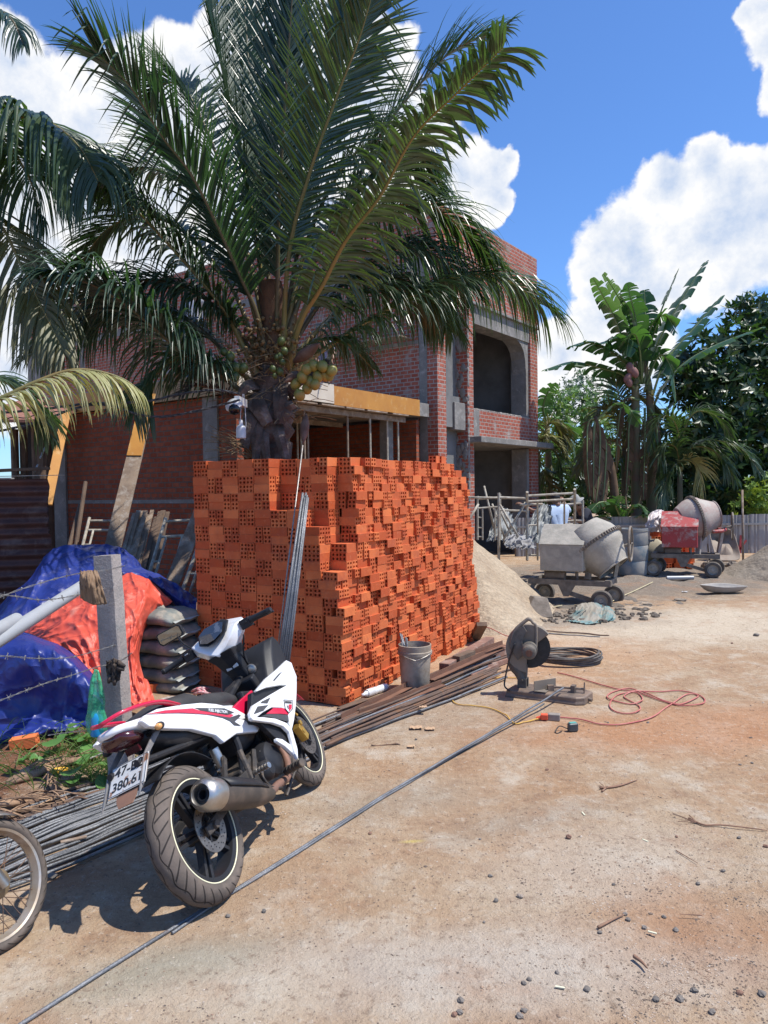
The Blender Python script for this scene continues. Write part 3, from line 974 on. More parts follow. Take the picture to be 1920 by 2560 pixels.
FR = [  # photo points, depth at tip, options
    ([(690, 905), (694, 700), (697, 520), (712, 260), (724, 87), (738, -120)], 7.7, dict(n=105, mats=(LEAFB, RACHD), ang0=40, ang1=20, Lmax=1.0, droop=.1, vee=.35, nbias=1.0, seed=1)),
    ([(705, 905), (723, 631), (775, 430), (839, 249), (900, 90), (945, -70)], 7.3, dict(n=110, ang0=62, ang1=40, Lmax=.92, droop=.35, vee=.15, nbias=1.0, seed=2)),
    ([(715, 925), (753, 802), (804, 716), (865, 600), (950, 490), (1035, 340), (1150, 225), (1258, 118)], 6.6, dict(n=100, ang0=70, ang1=55, Lmax=.85, droop=1.1, seed=3, tipL=.75, blunt=True, cut=.72, thick=.036, vee=.1, wd=.046)),
    ([(705, 880), (790, 640), (880, 480), (960, 324), (1047, 214), (1133, 127), (1262, 68)], 8.9, dict(n=95, mats=(LEAFB, RACHD), ang0=50, ang1=25, droop=.9, Lmax=.75, seed=4)),
    ([(720, 935), (804, 878), (883, 824), (988, 763), (1090, 705), (1190, 688), (1280, 706), (1350, 760)], 9.9, dict(n=110, ang0=75, ang1=35, Lmax=1.05, droop=2.6, seed=5, tipL=.7, thick=.034)),
    ([(715, 880), (800, 690), (880, 580), (970, 520), (1070, 515), (1160, 575), (1240, 660)], 9.3, dict(n=110, ang0=75, ang1=40, Lmax=1.05, droop=1.8, seed=6)),
    ([(712, 900), (800, 760), (900, 665), (1000, 620), (1090, 640), (1170, 720)], 9.9, dict(n=105, ang0=75, ang1=40, Lmax=1.1, droop=2.0, seed=7, mats=(LEAFB, RACHD))),
    ([(668, 900), (640, 780), (600, 690), (550, 579), (480, 440), (405, 341), (324, 215), (235, 125)], 7.2, dict(n=115, ang0=60, ang1=25, Lmax=.85, droop=.55, seed=8, mats=(LEAFB, RACHD), tipL=.6)),
    ([(680, 880), (655, 700), (620, 480), (575, 260), (530, 60), (505, -90)], 8.8, dict(n=100, ang0=42, ang1=25, Lmax=.9, droop=.25, vee=.3, seed=9, nbias=1.0)),
    ([(684, 880), (664, 600), (645, 400), (625, 200), (610, 0), (600, -130)], 9.6, dict(n=95, ang0=40, ang1=22, Lmax=.95, droop=.1, vee=.3, seed=10, mats=(LEAFB, RACHD), nbias=1.0)),
    ([(672, 880), (620, 640), (560, 440), (500, 290), (451, 214), (400, 215), (370, 275)], 9.6, dict(n=95, ang0=58, ang1=30, Lmax=.85, droop=.6, seed=11)),
    ([(655, 1010), (600, 975), (540, 930), (464, 887), (380, 815), (295, 748), (200, 700), (110, 690)], 7.3, dict(n=120, ang0=75, ang1=40, Lmax=1.2, droop=1.7, seed=12, mats=(LEAFB, RACHD), thick=.036, t0=.22)),
    ([(655, 965), (600, 850), (570, 790), (510, 710), (440, 631), (360, 545), (290, 480), (230, 440)], 8.0, dict(n=110, ang0=72, ang1=40, Lmax=1.05, droop=1.6, seed=13, thick=.036)),
    ([(650, 985), (560, 880), (470, 800), (370, 760), (270, 765), (180, 810), (100, 880)], 9.3, dict(n=110, ang0=75, ang1=40, Lmax=1.15, droop=1.8, seed=14, mats=(LEAFB, RACHD))),
    ([(700, 890), (740, 650), (790, 420), (830, 200), (860, 60), (880, -60)], 9.4, dict(n=95, ang0=50, ang1=25, Lmax=.85, droop=.3, seed=15, mats=(LEAFB, RACHD), nbias=1.0)),
    ([(650, 900), (590, 740), (520, 640), (430, 560), (340, 540), (260, 580), (200, 660)], 9.6, dict(n=90, ang0=60, ang1=30, Lmax=.9, droop=1.1, seed=16)),
    ([(710, 870), (760, 700), (850, 540), (940, 440), (1010, 420), (1070, 470)], 9.8, dict(n=90, ang0=60, ang1=30, Lmax=.85, droop=1.0, seed=17, mats=(LEAFB, RACHD))),
    ([(640, 1000), (590, 1000), (540, 975), (490, 965), (455, 985)], 7.9, dict(n=34, ang0=60, ang1=30, Lmax=.35, droop=.8, seed=18, wd=.02, mats=(mat('dead_frond', (0.05, 0.035, 0.028), (0.09, 0.06, 0.04), .9), FIBRE), thick=.02, lab='dry brown dead frond')),
    ([(715, 920), (790, 830), (870, 760), (960, 720), (1040, 740), (1090, 800)], 9.4, dict(n=80, ang0=75, ang1=40, Lmax=.95, droop=2.2, seed=19)),
    ([(715, 900), (790, 770), (880, 700), (980, 690), (1070, 740), (1130, 830)], 9.9, dict(n=85, ang0=75, ang1=40, Lmax=1.0, droop=2.4, seed=20, wd=.033)),
    ([(655, 930), (590, 820), (500, 740), (400, 700), (300, 720), (220, 800)], 8.6, dict(n=90, ang0=75, ang1=40, Lmax=1.1, droop=2.2, seed=21, wd=.034, mats=(LEAFB, RACHD))),
    ([(650, 965), (585, 925), (505, 895), (425, 905), (365, 965), (335, 1035)], 8.0, dict(n=70, ang0=70, ang1=40, Lmax=.75, droop=2.0, seed=22, wd=.032)),
    ([(665, 900), (610, 700), (530, 540), (430, 440), (330, 420), (250, 470)], 8.9, dict(n=90, ang0=70, ang1=35, Lmax=1.0, droop=1.6, seed=23, wd=.033)),
    ([(705, 880), (770, 600), (850, 430), (940, 350), (1030, 370), (1110, 470)], 9.0, dict(n=90, ang0=68, ang1=35, Lmax=.95, droop=1.6, seed=24, wd=.033)),
    ([(700, 940), (740, 880), (800, 850), (870, 860), (930, 920)], 9.2, dict(n=55, ang0=70, ang1=40, Lmax=.6, droop=2.0, seed=25, wd=.03)),
]
for pts, yt, kw in FR:
    kw['n'] = int(kw['n'] * 1.12); kw['Lmax'] = kw['Lmax'] * 1.14
    frond(palm, trace(pts, PY - .05, yt), 0, **kw)

# fronds of the palms beyond the left edge of the picture
lp = at(-700, 1200, 9.0); lp = Vector((lp.x, lp.y, 0))
palm2 = thing('coconut_palm', 'coconut palm at the left edge whose long fronds hang into view', 'palm tree', lp)
m = MB(); ct = at(-620, 560, 9.0)
m.tube([lp, lp.lerp(ct, .5) + Vector((-.1, 0, 0)), ct], [.24, .19, .2], 12); m.build('trunk', BARK, palm2, smooth='all')
for k, (pts, ya, yb, kw) in enumerate([
    ([(-620, 560), (-420, 430), (-200, 335), (0, 300), (75, 293), (140, 315), (200, 370), (245, 450)], 9.0, 7.4, dict(n=110, Lmax=1.5, droop=3.0, mats=(LEAF, RACH), seed=31, wd=.05, ang0=75, ang1=45)),
    ([(-620, 560), (-400, 480), (-180, 460), (-20, 540), (55, 667), (105, 769), (160, 880)], 9.0, 6.9, dict(n=110, Lmax=1.1, droop=2.4, seed=32, mats=(LEAFO, RACH))),
    ([(-620, 560), (-400, 350), (-200, 260), (-40, 300), (60, 420), (110, 560)], 9.0, 7.6, dict(n=110, Lmax=1.4, droop=3.0, seed=33, mats=(LEAF, RACH), ang0=75, ang1=45)),
    ([(-620, 570), (-480, 720), (-300, 860), (-150, 980), (-20, 1040)], 9.0, 9.4, dict(n=60, Lmax=.9, droop=1.2, seed=35)),
    ([(-620, 560), (-420, 300), (-220, 100), (-60, 20), (20, 40), (60, 110)], 9.0, 7.0, dict(n=26, Lmax=.5, droop=1.8, seed=36, wd=.03, mats=(LEAFB, RACHD), t0=.6)),
]):
    frond(palm2, trace(pts, ya, yb), 0, **kw)
lp3 = at(-420, 1400, 5.4); lp3 = Vector((lp3.x, lp3.y, 0))
palm3 = thing('young_coconut_palm', 'low coconut palm whose sunlit yellowish frond arches over the rusty sheet', 'palm tree', lp3)
m = MB(); ct = at(-420, 1180, 5.4); m.tube([lp3, ct], [.2, .16], 12); m.build('trunk', BARK, palm3, smooth='all')
frond(palm3, trace([(-420, 1180), (-250, 1080), (-100, 1030), (0, 997), (84, 958), (168, 928), (236, 927), (308, 948), (360, 985)], 5.4, 6.0), 0, n=62, Lmax=.58, droop=2.6, mats=(LEAFY, RACH), seed=34, wd=.024, ragged=.12, ang0=68, ang1=40, vee=-.1)
frond(palm3, trace([(-420, 1180), (-250, 1040), (-100, 960), (0, 950), (80, 1010), (120, 1080)], 5.4, 6.6), 0, n=60, Lmax=.6, droop=1.6, mats=(LEAF, RACH), seed=37)

# ---------------------------------------------------------------- leafy trees beyond the fence
GRN = [mat('broad_leaf_dark', (0.018, 0.042, 0.016), (0.035, 0.075, 0.024), .4, scale=2, spec=.5, transl=(0.06, 0.14, 0.02)),
       mat('broad_leaf_light', (0.06, 0.15, 0.035), (0.11, 0.22, 0.05), .5, scale=2, transl=(0.2, 0.35, 0.05)),
       mat('broad_leaf_blue', (0.06, 0.12, 0.07), (0.10, 0.17, 0.10), .5, scale=2, transl=(0.12, 0.25, 0.08))]
TRUNK = mat('tree_bark', (0.10, 0.075, 0.055), (0.06, 0.045, 0.035), .95, scale=6, bump=.6, bscale=25)


def leaf_tree(name, label, base, blobs, trunk_pts, n, size, material, seed, group=None, whorl=6, gap=.55, cat='tree'):
    rn = random.Random(seed)
    root = thing(name, label, cat, base, group=group)
    m = MB()
    for tp, r0, r1 in trunk_pts:
        q = bez(tp, 10); m.tube(q, [r0 + (r1 - r0) * i / 10 for i in range(11)], 8)
    m.build('trunk', TRUNK, root, smooth='all')
    m = MB(); tot = sum(b_[1] ** 2 for b_ in blobs)
    V = []; Fs = []
    for c_, r in blobs:
        k = int(n * r * r / tot / whorl)
        for _ in range(k):
            d = Vector((rn.gauss(0, 1), rn.gauss(0, 1), rn.gauss(0, 1))).normalized()
            p = c_ + d * r * rn.uniform(.55, 1.05) * (1 + .25 * noise.noise(tuple((c_ + d * r) * 1.1)))
            if noise.noise(tuple(p * (1.3 / r ** .3))) > gap * .5: continue
            ax = (d + Vector((rn.gauss(0, .5), rn.gauss(0, .5), rn.gauss(0, .5) + .25))).normalized()
            s0 = ax.orthogonal().normalized(); s1 = ax.cross(s0)
            ph = rn.uniform(0, 6.28)
            for j in range(whorl):
                a = ph + j * 6.283 / whorl + rn.gauss(0, .2)
                dv = (s0 * math.cos(a) + s1 * math.sin(a)) * .85 + ax * rn.uniform(.1, .7)
                dv.normalize()
                L = size * rn.uniform(.7, 1.25); wv = L * .38
                sd_ = dv.cross(ax).normalized()
                o = len(V)
                V += [p, p + dv * L * .45 + sd_ * wv * .5 - ax * L * .02, p + dv * L - ax * L * .10, p + dv * L * .45 - sd_ * wv * .5 - ax * L * .02]
                Fs.append((o, o + 1, o + 2, o + 3))
    m.v = V; m.f = Fs
    m.build('crown', material, root, weld=False)
    return root


def gb(px, Y): 
    p = at(px, 1226, Y); return Vector((p.x, Y, 0))


B = gb(1830, 23)
leaf_tree('broadleaf_tree', 'big dark glossy broadleaf tree at the right edge behind the metal fence', B,
          [(at(x, y, Y), r) for x, y, Y, r in ((1870, 820, 23, 1.0), (1790, 900, 22.5, 1.1), (1740, 960, 22.5, .9), (1900, 930, 22.5, 1.1), (1830, 1010, 22, 1.2), (1740, 1060, 22, 1.0),
           (1890, 1090, 22, 1.2), (1800, 1140, 22, 1.2), (1960, 1000, 23, 1.5), (1720, 1140, 22.5, .9), (1960, 860, 24, 1.2), (1860, 1220, 22, 1.1), (1700, 920, 23, .5), (1760, 1220, 22, 1.0), (1880, 780, 23, .5), (2050, 1100, 23, 1.6), (1680, 1240, 22, .8))],
          [([B, at(1835, 1150, 23), at(1850, 950, 23)], .22, .08), ([at(1835, 1180, 23), at(1780, 1060, 22.6), at(1750, 960, 22.6)], .12, .04), ([at(1838, 1140, 23), at(1910, 1020, 23), at(1940, 900, 23)], .12, .04)],
          21000, .30, GRN[0], 41)
B = gb(1420, 27)
leaf_tree('leafy_tree', 'light green bushy tree right beside the brick house wall', B,
          [(at(x, y, Y), r) for x, y, Y, r in ((1380, 1060, 27, 1.0), (1430, 1030, 27, 1.0), (1470, 1080, 27, 1.0), (1400, 1120, 26, 1.0), (1450, 1150, 26, 1.1), (1370, 1150, 26, .8), (1500, 1140, 27, 1.0), (1420, 1210, 26, 1.0), (1480, 1230, 26, 1.0), (1370, 1230, 26, 1.0), (1540, 1180, 27, .9))],
          [([B, at(1425, 1150, 27)], .15, .06)], 9500, .20, GRN[1], 42)
B = gb(1455, 33)
leaf_tree('feathery_tree', 'pale feathery tree top showing between the house and the banana plant', B,
          [(at(x, y, Y), r) for x, y, Y, r in ((1450, 960, 33, .8), (1490, 975, 33, .9), (1430, 1000, 33, .9), (1500, 1020, 33, 1.0), (1460, 1040, 33, 1.2), (1540, 1040, 33, 1.0), (1400, 1030, 33, .7))],
          [([B, at(1455, 1000, 33)], .12, .04), ([at(1455, 1060, 33), at(1500, 990, 33)], .06, .02)], 5200, .16, GRN[2], 43, gap=.9)
B = gb(1890, 20.5)
leaf_tree('garden_shrub', 'bright green shrub lit by the sun low at the right edge behind the fence', B,
          [(at(x, y, Y), r) for x, y, Y, r in ((1890, 1250, 20.5, .5), (1930, 1230, 20.5, .6), (1860, 1280, 20.5, .45), (1910, 1300, 20.5, .6), (1880, 1215, 20.5, .25))],
          [([B, at(1890, 1260, 20.5)], .05, .02)], 2600, .13, mat('shrub_leaf', (0.11, 0.20, 0.03), (0.2, 0.32, 0.05), .5, scale=3, transl=(0.35, 0.45, 0.05)), 44, cat='shrub')
B = gb(1640, 27)
leaf_tree('background_thicket', 'dark thicket of leaves filling the gap behind the banana stems', B,
          [(at(x, y, Y), r) for x, y, Y, r in ((1560, 1180, 27, 1.2), (1640, 1200, 27, 1.3), (1720, 1150, 27, 1.2), (1600, 1100, 28, 1.0), (1560, 1260, 26, 1.2), (1660, 1280, 26, 1.2), (1480, 1290, 26, 1.0), (1400, 1290, 26, 1.0), (1760, 1280, 26, 1.2), (1850, 1290, 25, 1.2), (1940, 1280, 25, 1.2), (2030, 1250, 25, 1.4))],
          [([B, at(1640, 1200, 27)], .15, .06)], 11000, .28, GRN[0], 45, cat='thicket')

# banana plants
BAN = mat('banana_leaf', (0.022, 0.065, 0.028), (0.045, 0.105, 0.04), .36, scale=1.5, spec=.6, transl=(0.12, 0.30, 0.04))
BANR = mat('banana_rib', (0.20, 0.25, 0.10), (0.14, 0.19, 0.07), .5)
BANS = mat('banana_stem', (0.14, 0.15, 0.07), (0.16, 0.11, 0.07), .8, scale=3, dirt=(0.2, 0.12, 0.08), dscale=3)
DEAD = mat('dead_banana_leaf', (0.20, 0.13, 0.08), (0.11, 0.07, 0.045), .95, scale=4, transl=(0.2, 0.12, 0.05))


def banana_leaf(parent, pts, ya, yb, wmax=.42, seed=0, mm=BAN, tear=.35, hang=.8, name='leaf'):
    rn = random.Random(seed); rib = bez(trace(pts, ya, yb), 48)
    m = MB()
    h = V2(rib[-1] - rib[0]); h = h.normalized() if h.length > .1 else Vector((0, -1, 0))
    for sg in (1, -1):
        k = 8
        while k < 48:
            ln = rn.choice((2, 3, 4, 5)) if rn.random() > tear else rn.choice((1, 1, 2))
            e = min(48, k + ln)
            dr = rn.uniform(.3, 1.0) * hang
            V = []; rows = 5
            for i in range(k, e + 1):
                s_ = (i - 8) / 40
                T = (rib[min(48, i + 1)] - rib[max(0, i - 1)]).normalized()
                Nn = Vector((0, 0, 1)) - h * .7; Nn = (Nn - T * Nn.dot(T)).normalized(); S = T.cross(Nn) * sg
                wq = 1.25 * wmax * math.sin(math.pi * min(.97, .12 + .84 * s_)) ** .55
                q = rib[i].copy(); d = (S + T * .35 + Nn * .2).normalized()
                for r_ in range(rows):
                    V.append(q.copy()); d = (d + Vector((0, 0, -dr * .35))).normalized(); q = q + d * wq / (rows - 1)
            c_ = e - k
            Fs = [(i * rows + j, i * rows + j + 1, (i + 1) * rows + j + 1, (i + 1) * rows + j) for i in range(c_) for j in range(rows - 1)]
            # taper outer edge so that tears show as notches
            for i in (0, c_):
                for j in range(1, rows):
                    f = .05 * j / rows
                    V[i * rows + j] = V[i * rows + j].lerp(V[(c_ // 2) * rows + j], min(.25, f * 3.2))
            m.add(V, Fs)
            k = e
    o = m.build(name, mm, parent, weld=False, smooth='all')
    r = MB(); r.tube(rib, [.035 * (1 - .8 * i / 48) for i in range(49)], 6); r.build('rib', BANR, o, smooth='all')
    return o


BY = 20.0
B = gb(1610, BY)
ban = thing('banana_plant', 'tall banana plant with torn upright leaves and a hanging flower above the metal fence', 'banana plant', B)
m = MB(); m.tube(bez([gb(1630, BY), at(1630, 1180, BY), at(1626, 1007, BY), at(1612, 900, BY)], 10), [.17, .16, .15, .14, .13, .12, .11, .1, .09, .07, .05], 12); m.build('stem', BANS, ban, smooth='all')
m = MB(); m.tube(bez([gb(1592, BY), at(1590, 1150, BY), at(1588, 974, BY), at(1585, 880, BY)], 10), [.15, .15, .14, .13, .12, .12, .11, .1, .09, .07, .05], 12); m.build('stem', BANS, ban, smooth='all')
for k, (pts, wv, ye) in enumerate([
    ([(1590, 960), (1560, 860), (1539, 800), (1505, 735), (1481, 694)], .30, 19.5),
    ([(1592, 950), (1583, 850), (1565, 780), (1535, 725), (1508, 684)], .32, 20.0),
    ([(1598, 950), (1594, 850), (1588, 790), (1575, 740), (1569, 706)], .30, 19.6),
    ([(1605, 960), (1610, 850), (1613, 790), (1611, 725)], .30, 20.6),
    ([(1610, 960), (1625, 870), (1645, 800), (1670, 735), (1697, 672)], .34, 19.8),
    ([(1615, 970), (1640, 870), (1680, 790), (1725, 715), (1764, 655)], .40, 20.2),
    ([(1625, 1010), (1655, 920), (1690, 870), (1745, 810), (1805, 740)], .34, 20.5),
    ([(1622, 1050), (1655, 970), (1715, 905), (1800, 858), (1908, 818)], .34, 19.6),
    ([(1600, 970), (1570, 915), (1520, 875), (1468, 856), (1424, 866)], .36, 19.4),
    ([(1598, 990), (1560, 940), (1500, 920), (1430, 905), (1362, 924)], .36, 19.3),
    ([(1600, 960), (1620, 840), (1640, 800), (1665, 790), (1690, 830)], .34, 19.5),
    ([(1600, 960), (1570, 880), (1545, 850), (1520, 850), (1505, 900)], .32, 19.3),
    ([(1605, 960), (1600, 880), (1590, 840), (1575, 840), (1565, 890)], .34, 19.2),
    ([(1610, 980), (1640, 900), (1660, 890), (1680, 930), (1690, 1000)], .32, 19.4),
]):
    banana_leaf(ban, pts, BY, ye, wv, 60 + k)
for k, pts in enumerate([[(1600, 1000), (1560, 1000), (1545, 1080), (1540, 1180)], [(1625, 1020), (1640, 1060), (1645, 1150), (1640, 1240)], [(1595, 1020), (1575, 1050), (1570, 1150), (1565, 1230)], [(1612, 1020), (1612, 1100), (1608, 1250)]]):
    banana_leaf(ban, pts, BY - .1, BY - .5, .16, 80 + k, DEAD, .8, 1.4, 'dead_leaf')
m = MB()
for (x, y, r) in ((1575, 920, .13), (1585, 930, .14), (1569, 945, .12), (1572, 955, .12)):
    m.ball(at(x, y, BY - .7), (r * .8, r * .6, r * 1.2), 10, 6, Euler((0, r2.uniform(-.6, .6), 0)).to_matrix())
m.build('flower', mat('banana_flower', (0.26, 0.12, 0.10), (0.18, 0.08, 0.07), .7), ban, smooth='all')
B = gb(1530, 19.4)
ban2 = thing('banana_plant', 'withered banana plant with brown hanging leaves left of the tall one', 'banana plant', B)
m = MB(); m.tube(bez([at(1548, 1370, 19.4), at(1530, 1180, 19.4), at(1505, 1100, 19.4), at(1487, 1041, 19.4)], 10), [.13 - .008 * i for i in range(11)], 10); m.build('stem', DEAD, ban2, smooth='all')
for k, pts in enumerate([[(1487, 1045), (1470, 1060), (1468, 1150), (1475, 1240)], [(1490, 1045), (1500, 1080), (1498, 1170), (1490, 1260)], [(1488, 1050), (1484, 1100), (1484, 1250)], [(1500, 1080), (1515, 1110), (1512, 1200), (1505, 1270)]]):
    banana_leaf(ban2, pts, 19.4, 19.1, .17, 90 + k, DEAD, .8, 1.4, 'dead_leaf')
banana_leaf(ban2, [(1492, 1050), (1540, 1010), (1570, 1020), (1600, 1060)], 19.4, 19.0, .25, 95)
B = gb(1380, 22)
ban3 = thing('banana_plant', 'low banana plant close beside the house wall', 'banana plant', B)
m = MB(); m.tube([B, at(1372, 1180, 22), at(1368, 1050, 22)], [.12, .11, .07], 10); m.build('stem', BANS, ban3, smooth='all')
for k, (pts, wv) in enumerate([([(1368, 1060), (1358, 1020), (1370, 980), (1392, 958)], .25), ([(1368, 1090), (1340, 1060), (1310, 1060), (1300, 1100)], .3), ([(1368, 1110), (1400, 1060), (1430, 1080), (1440, 1150)], .3),
                               ([(1372, 1200), (1410, 1160), (1450, 1150), (1490, 1120)], .28), ([(1372, 1180), (1350, 1200), (1345, 1270)], .3)]):
    banana_leaf(ban3, pts, 22, 21.5, wv, 100 + k)
B = gb(1560, 19.2)
ban4 = thing('banana_sucker', 'young banana shoots with broad pale leaves just over the fence top', 'banana plant', B)
m = MB(); m.tube([B, at(1560, 1290, 19.2)], [.09, .05], 8); m.build('stem', BANS, ban4, smooth='all')
for k, (pts, wv) in enumerate([([(1560, 1300), (1530, 1262), (1500, 1256), (1478, 1275)], .30), ([(1560, 1300), (1580, 1268), (1600, 1262), (1620, 1280)], .26), ([(1560, 1310), (1545, 1280), (1540, 1262), (1552, 1240)], .22),
                               ([(1530, 1320), (1505, 1290), (1490, 1300), (1480, 1330)], .26), ([(1590, 1310), (1600, 1290), (1625, 1290), (1640, 1310)], .22)]):
    banana_leaf(ban4, pts, 19.2, 18.8, wv, 110 + k, tear=.1)

# feather palms behind the fence
def areca(label, px, Y, fr, seed, top=1180):
    B = gb(px, Y)
    root = thing('areca_palm', label, 'palm tree', B)
    m = MB(); c0 = at(px, top, Y); m.tube([B, c0], [.09, .07], 8); m.build('stem', BANS, root, smooth='all')
    for k, (pts, lit) in enumerate(fr):
        frond(root, trace([(px, top)] + pts, Y, Y - .6), 0, n=44, Lmax=.85, wd=.05, droop=1.5, t0=.15, thick=.022, seed=seed + k, mats=((LEAFO, RACH), (LEAFY, RACH), (LEAF, RACH))[lit], segs=4, kinks=0)  # the pale yellow choice paints sunlight onto a frond
    return root


areca('dark feather palm with one sunlit drooping frond right of the banana stems', 1700, 19.6,
      [([(1720, 1150), (1750, 1180), (1765, 1290)], 1), ([(1730, 1120), (1790, 1130), (1840, 1200)], 2), ([(1690, 1120), (1660, 1120), (1640, 1190)], 2),
       ([(1710, 1080), (1740, 1030), (1790, 1040), (1830, 1090)], 2), ([(1695, 1080), (1670, 1040), (1640, 1060), (1620, 1120)], 2), ([(1715, 1130), (1770, 1100), (1850, 1120), (1900, 1180)], 2), ([(1690, 1160), (1670, 1190), (1650, 1260)], 2)], 130)
areca('feather palm with yellowing fronds between the banana stems', 1560, 20.6,
      [([(1540, 1040), (1505, 1020), (1480, 1070)], 0), ([(1570, 1010), (1600, 990), (1640, 1030)], 0), ([(1530, 1100), (1480, 1110), (1440, 1180)], 0), ([(1580, 1080), (1620, 1090), (1650, 1150)], 2), ([(1555, 1020), (1540, 960), (1560, 950)], 2), ([(1545, 1150), (1500, 1170), (1470, 1240)], 2)], 140, 1120)
areca('low feather palm against the house end with sagging pale fronds', 1345, 21.5,
      [([(1370, 1060), (1400, 1075), (1420, 1110)], 0), ([(1370, 1120), (1400, 1150), (1410, 1220)], 2), ([(1380, 1180), (1430, 1170), (1470, 1220)], 2), ([(1350, 1100), (1380, 1100), (1412, 1130)], 1), ([(1370, 1200), (1400, 1230), (1410, 1290)], 0)], 150, 1150)
# ------------------------------------------------------------------ left hand side
RUST = mat('rusty_sheet', (0.15, 0.065, 0.05), (0.085, 0.04, 0.035), .65, metal=.35, scale=3, dirt=(0.26, 0.17, 0.14), dscale=4, dlo=.52, dhi=.75, bump=.3)
TBLUE = mat('blue_tarpaulin', (0.012, 0.024, 0.16), (0.018, 0.036, 0.22), .42, scale=3, dirt=(0.10, 0.10, 0.18), dscale=3, dlo=.58, dhi=.8, spec=.55, bump=.5, ridge=4.5, bdist=.03)
TRED = mat('orange_tarpaulin', (0.66, 0.105, 0.065), (0.56, 0.075, 0.045), .48, scale=3, dirt=(0.70, 0.30, 0.22), dscale=4, dlo=.58, dhi=.8, spec=.4, bump=.5, ridge=5., bdist=.03)
SACK = mat('cement_bag', (0.115, 0.14, 0.135), (0.16, 0.18, 0.17), .6, scale=7, dirt=(0.34, 0.30, 0.24), dscale=5, dlo=.48, dhi=.66, bump=.4, bscale=40)
POSTC = mat('fence_post_concrete', (0.44, 0.38, 0.34), (0.36, 0.31, 0.28), .92, scale=9, dirt=(0.30, 0.28, 0.26), dscale=14, bump=.7, bscale=60, fine=.35)
WIRE = mat('galvanised_wire', (0.42, 0.41, 0.38), (0.24, 0.20, 0.17), .5, metal=.7, scale=40)
BLACK = mat('black_plastic', (0.012, 0.012, 0.013), (0.02, 0.02, 0.02), .45, scale=8)
PVC = mat('grey_pvc', (0.36, 0.37, 0.38), (0.31, 0.32, 0.33), .35, scale=5, dirt=(0.35, 0.30, 0.25), dscale=7, dlo=.6, dhi=.8)
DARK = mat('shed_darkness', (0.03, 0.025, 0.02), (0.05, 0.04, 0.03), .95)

# rusty corrugated sheet screen
a = at(-260, 1400, 8.2); b_ = at(131, 1400, 8.6)
root = thing('corrugated_sheet_fence', 'rusty brown corrugated sheet screen with a loose board on top at the left edge', 'fence', (a.x, a.y, 0))
ax = Vector((b_.x - a.x, b_.y - a.y, 0)); Lf = ax.length; ax.normalize(); ay = Vector((-ax.y, ax.x, 0))
rj = random.Random(2)


def sheet(u, v):
    z = .02 + 1.92 * v
    cor = .016 * math.sin(z / .076 * 2 * math.pi / 1.6)
    uu = u * Lf
    if u > .985: uu += .05 * noise.noise((z * 3, 0, 1)) - .04 * (z > 1.3)
    return Vector((a.x, a.y, 0)) + ax * uu + ay * (cor + .03 * noise.noise((uu * 1.3, z * 1.3, 5))) + Vector((0, 0, z))


m = MB(); m.grid(60, 260, sheet); m.build('sheet', RUST, root, smooth='all')
m = MB(); m.bar(Vector((a.x, a.y, 1.99)) - ay * .02, Vector((b_.x, b_.y, 2.06)) - ay * .02, .10, .035); m.build('board', WOODD, root, bevel=.006)
m = MB(); m.bar(Vector((a.x, a.y, 1.955)) - ay * .06, Vector((b_.x, b_.y, 1.98)) - ay * .06 + ax * .16, .07, .006); m.build('flashing', mat('bare_tin', (0.45, 0.42, 0.38), (0.3, 0.26, 0.22), .5, metal=.5, scale=9), root)
for u in (.3, .8):
    m = MB(); p = Vector((a.x, a.y, 0)) + ax * Lf * u + ay * .06; m.tube([p, p + Vector((0, 0, 2.0))], .035, 8); m.build('post', WOODD, root)

# timber shed behind it
sp = at(60, 1226, 14)
root = thing('timber_shed', 'dark open timber shed with a tiled eave glimpsed behind the palm fronds at left', 'shed', (sp.x, sp.y, 0))
for x in (40, 62, 92, 106, 124):
    p = at(x, 1226, 13.5 + (x % 7) * .1); m = MB(); m.tube([(p.x, p.y, 0), (p.x, p.y, 3.0)], .075, 8); m.build('post', WOODD, root)
p0 = at(-120, 1226, 12.9); p1 = at(132, 1226, 12.9)
m = MB(); m.prism([(p0.x, 12.9, 3.02), (p1.x, 12.9, 3.02), (p1.x, 15.5, 3.7), (p0.x, 15.5, 3.7)], (0, 0, .05)); m.build('roof', mat('clay_tiles', (0.30, 0.13, 0.08), (0.2, 0.09, 0.06), .9, scale=14), root)
m = MB(); m.box(((p0.x + p1.x) / 2, 15.4, 1.7), (p1.x - p0.x, .1, 3.3)); m.build('wall', DARK, root)  # back panel coloured near black to paint the shade inside the shed
wl = at(10, 1226, 12.5)
m = MB(); m.box((wl.x - .6, 12.4, 1.0), (1.6, .12, 2.1))
o = m.build('garden_wall', mat('grey_render', (0.34, 0.33, 0.33), (0.27, 0.26, 0.26), .9, scale=3)); tag(o, 'short pale grey rendered wall behind the rusty sheet at the left edge', 'wall')
for k, (p, q) in enumerate((((122, 1100), (100, 1146)), ((94, 1162), (87, 1178)))):
    m = MB(); m.tube([at(*p, 9.5), at(*q, 9.4)], .012, 6); o = m.build('metal_rod', WIRE)
    tag(o, ('longer thin pale rod sticking up above the rusty sheet', 'short stub of thin pale rod just above the rusty sheet')[k], 'rod')

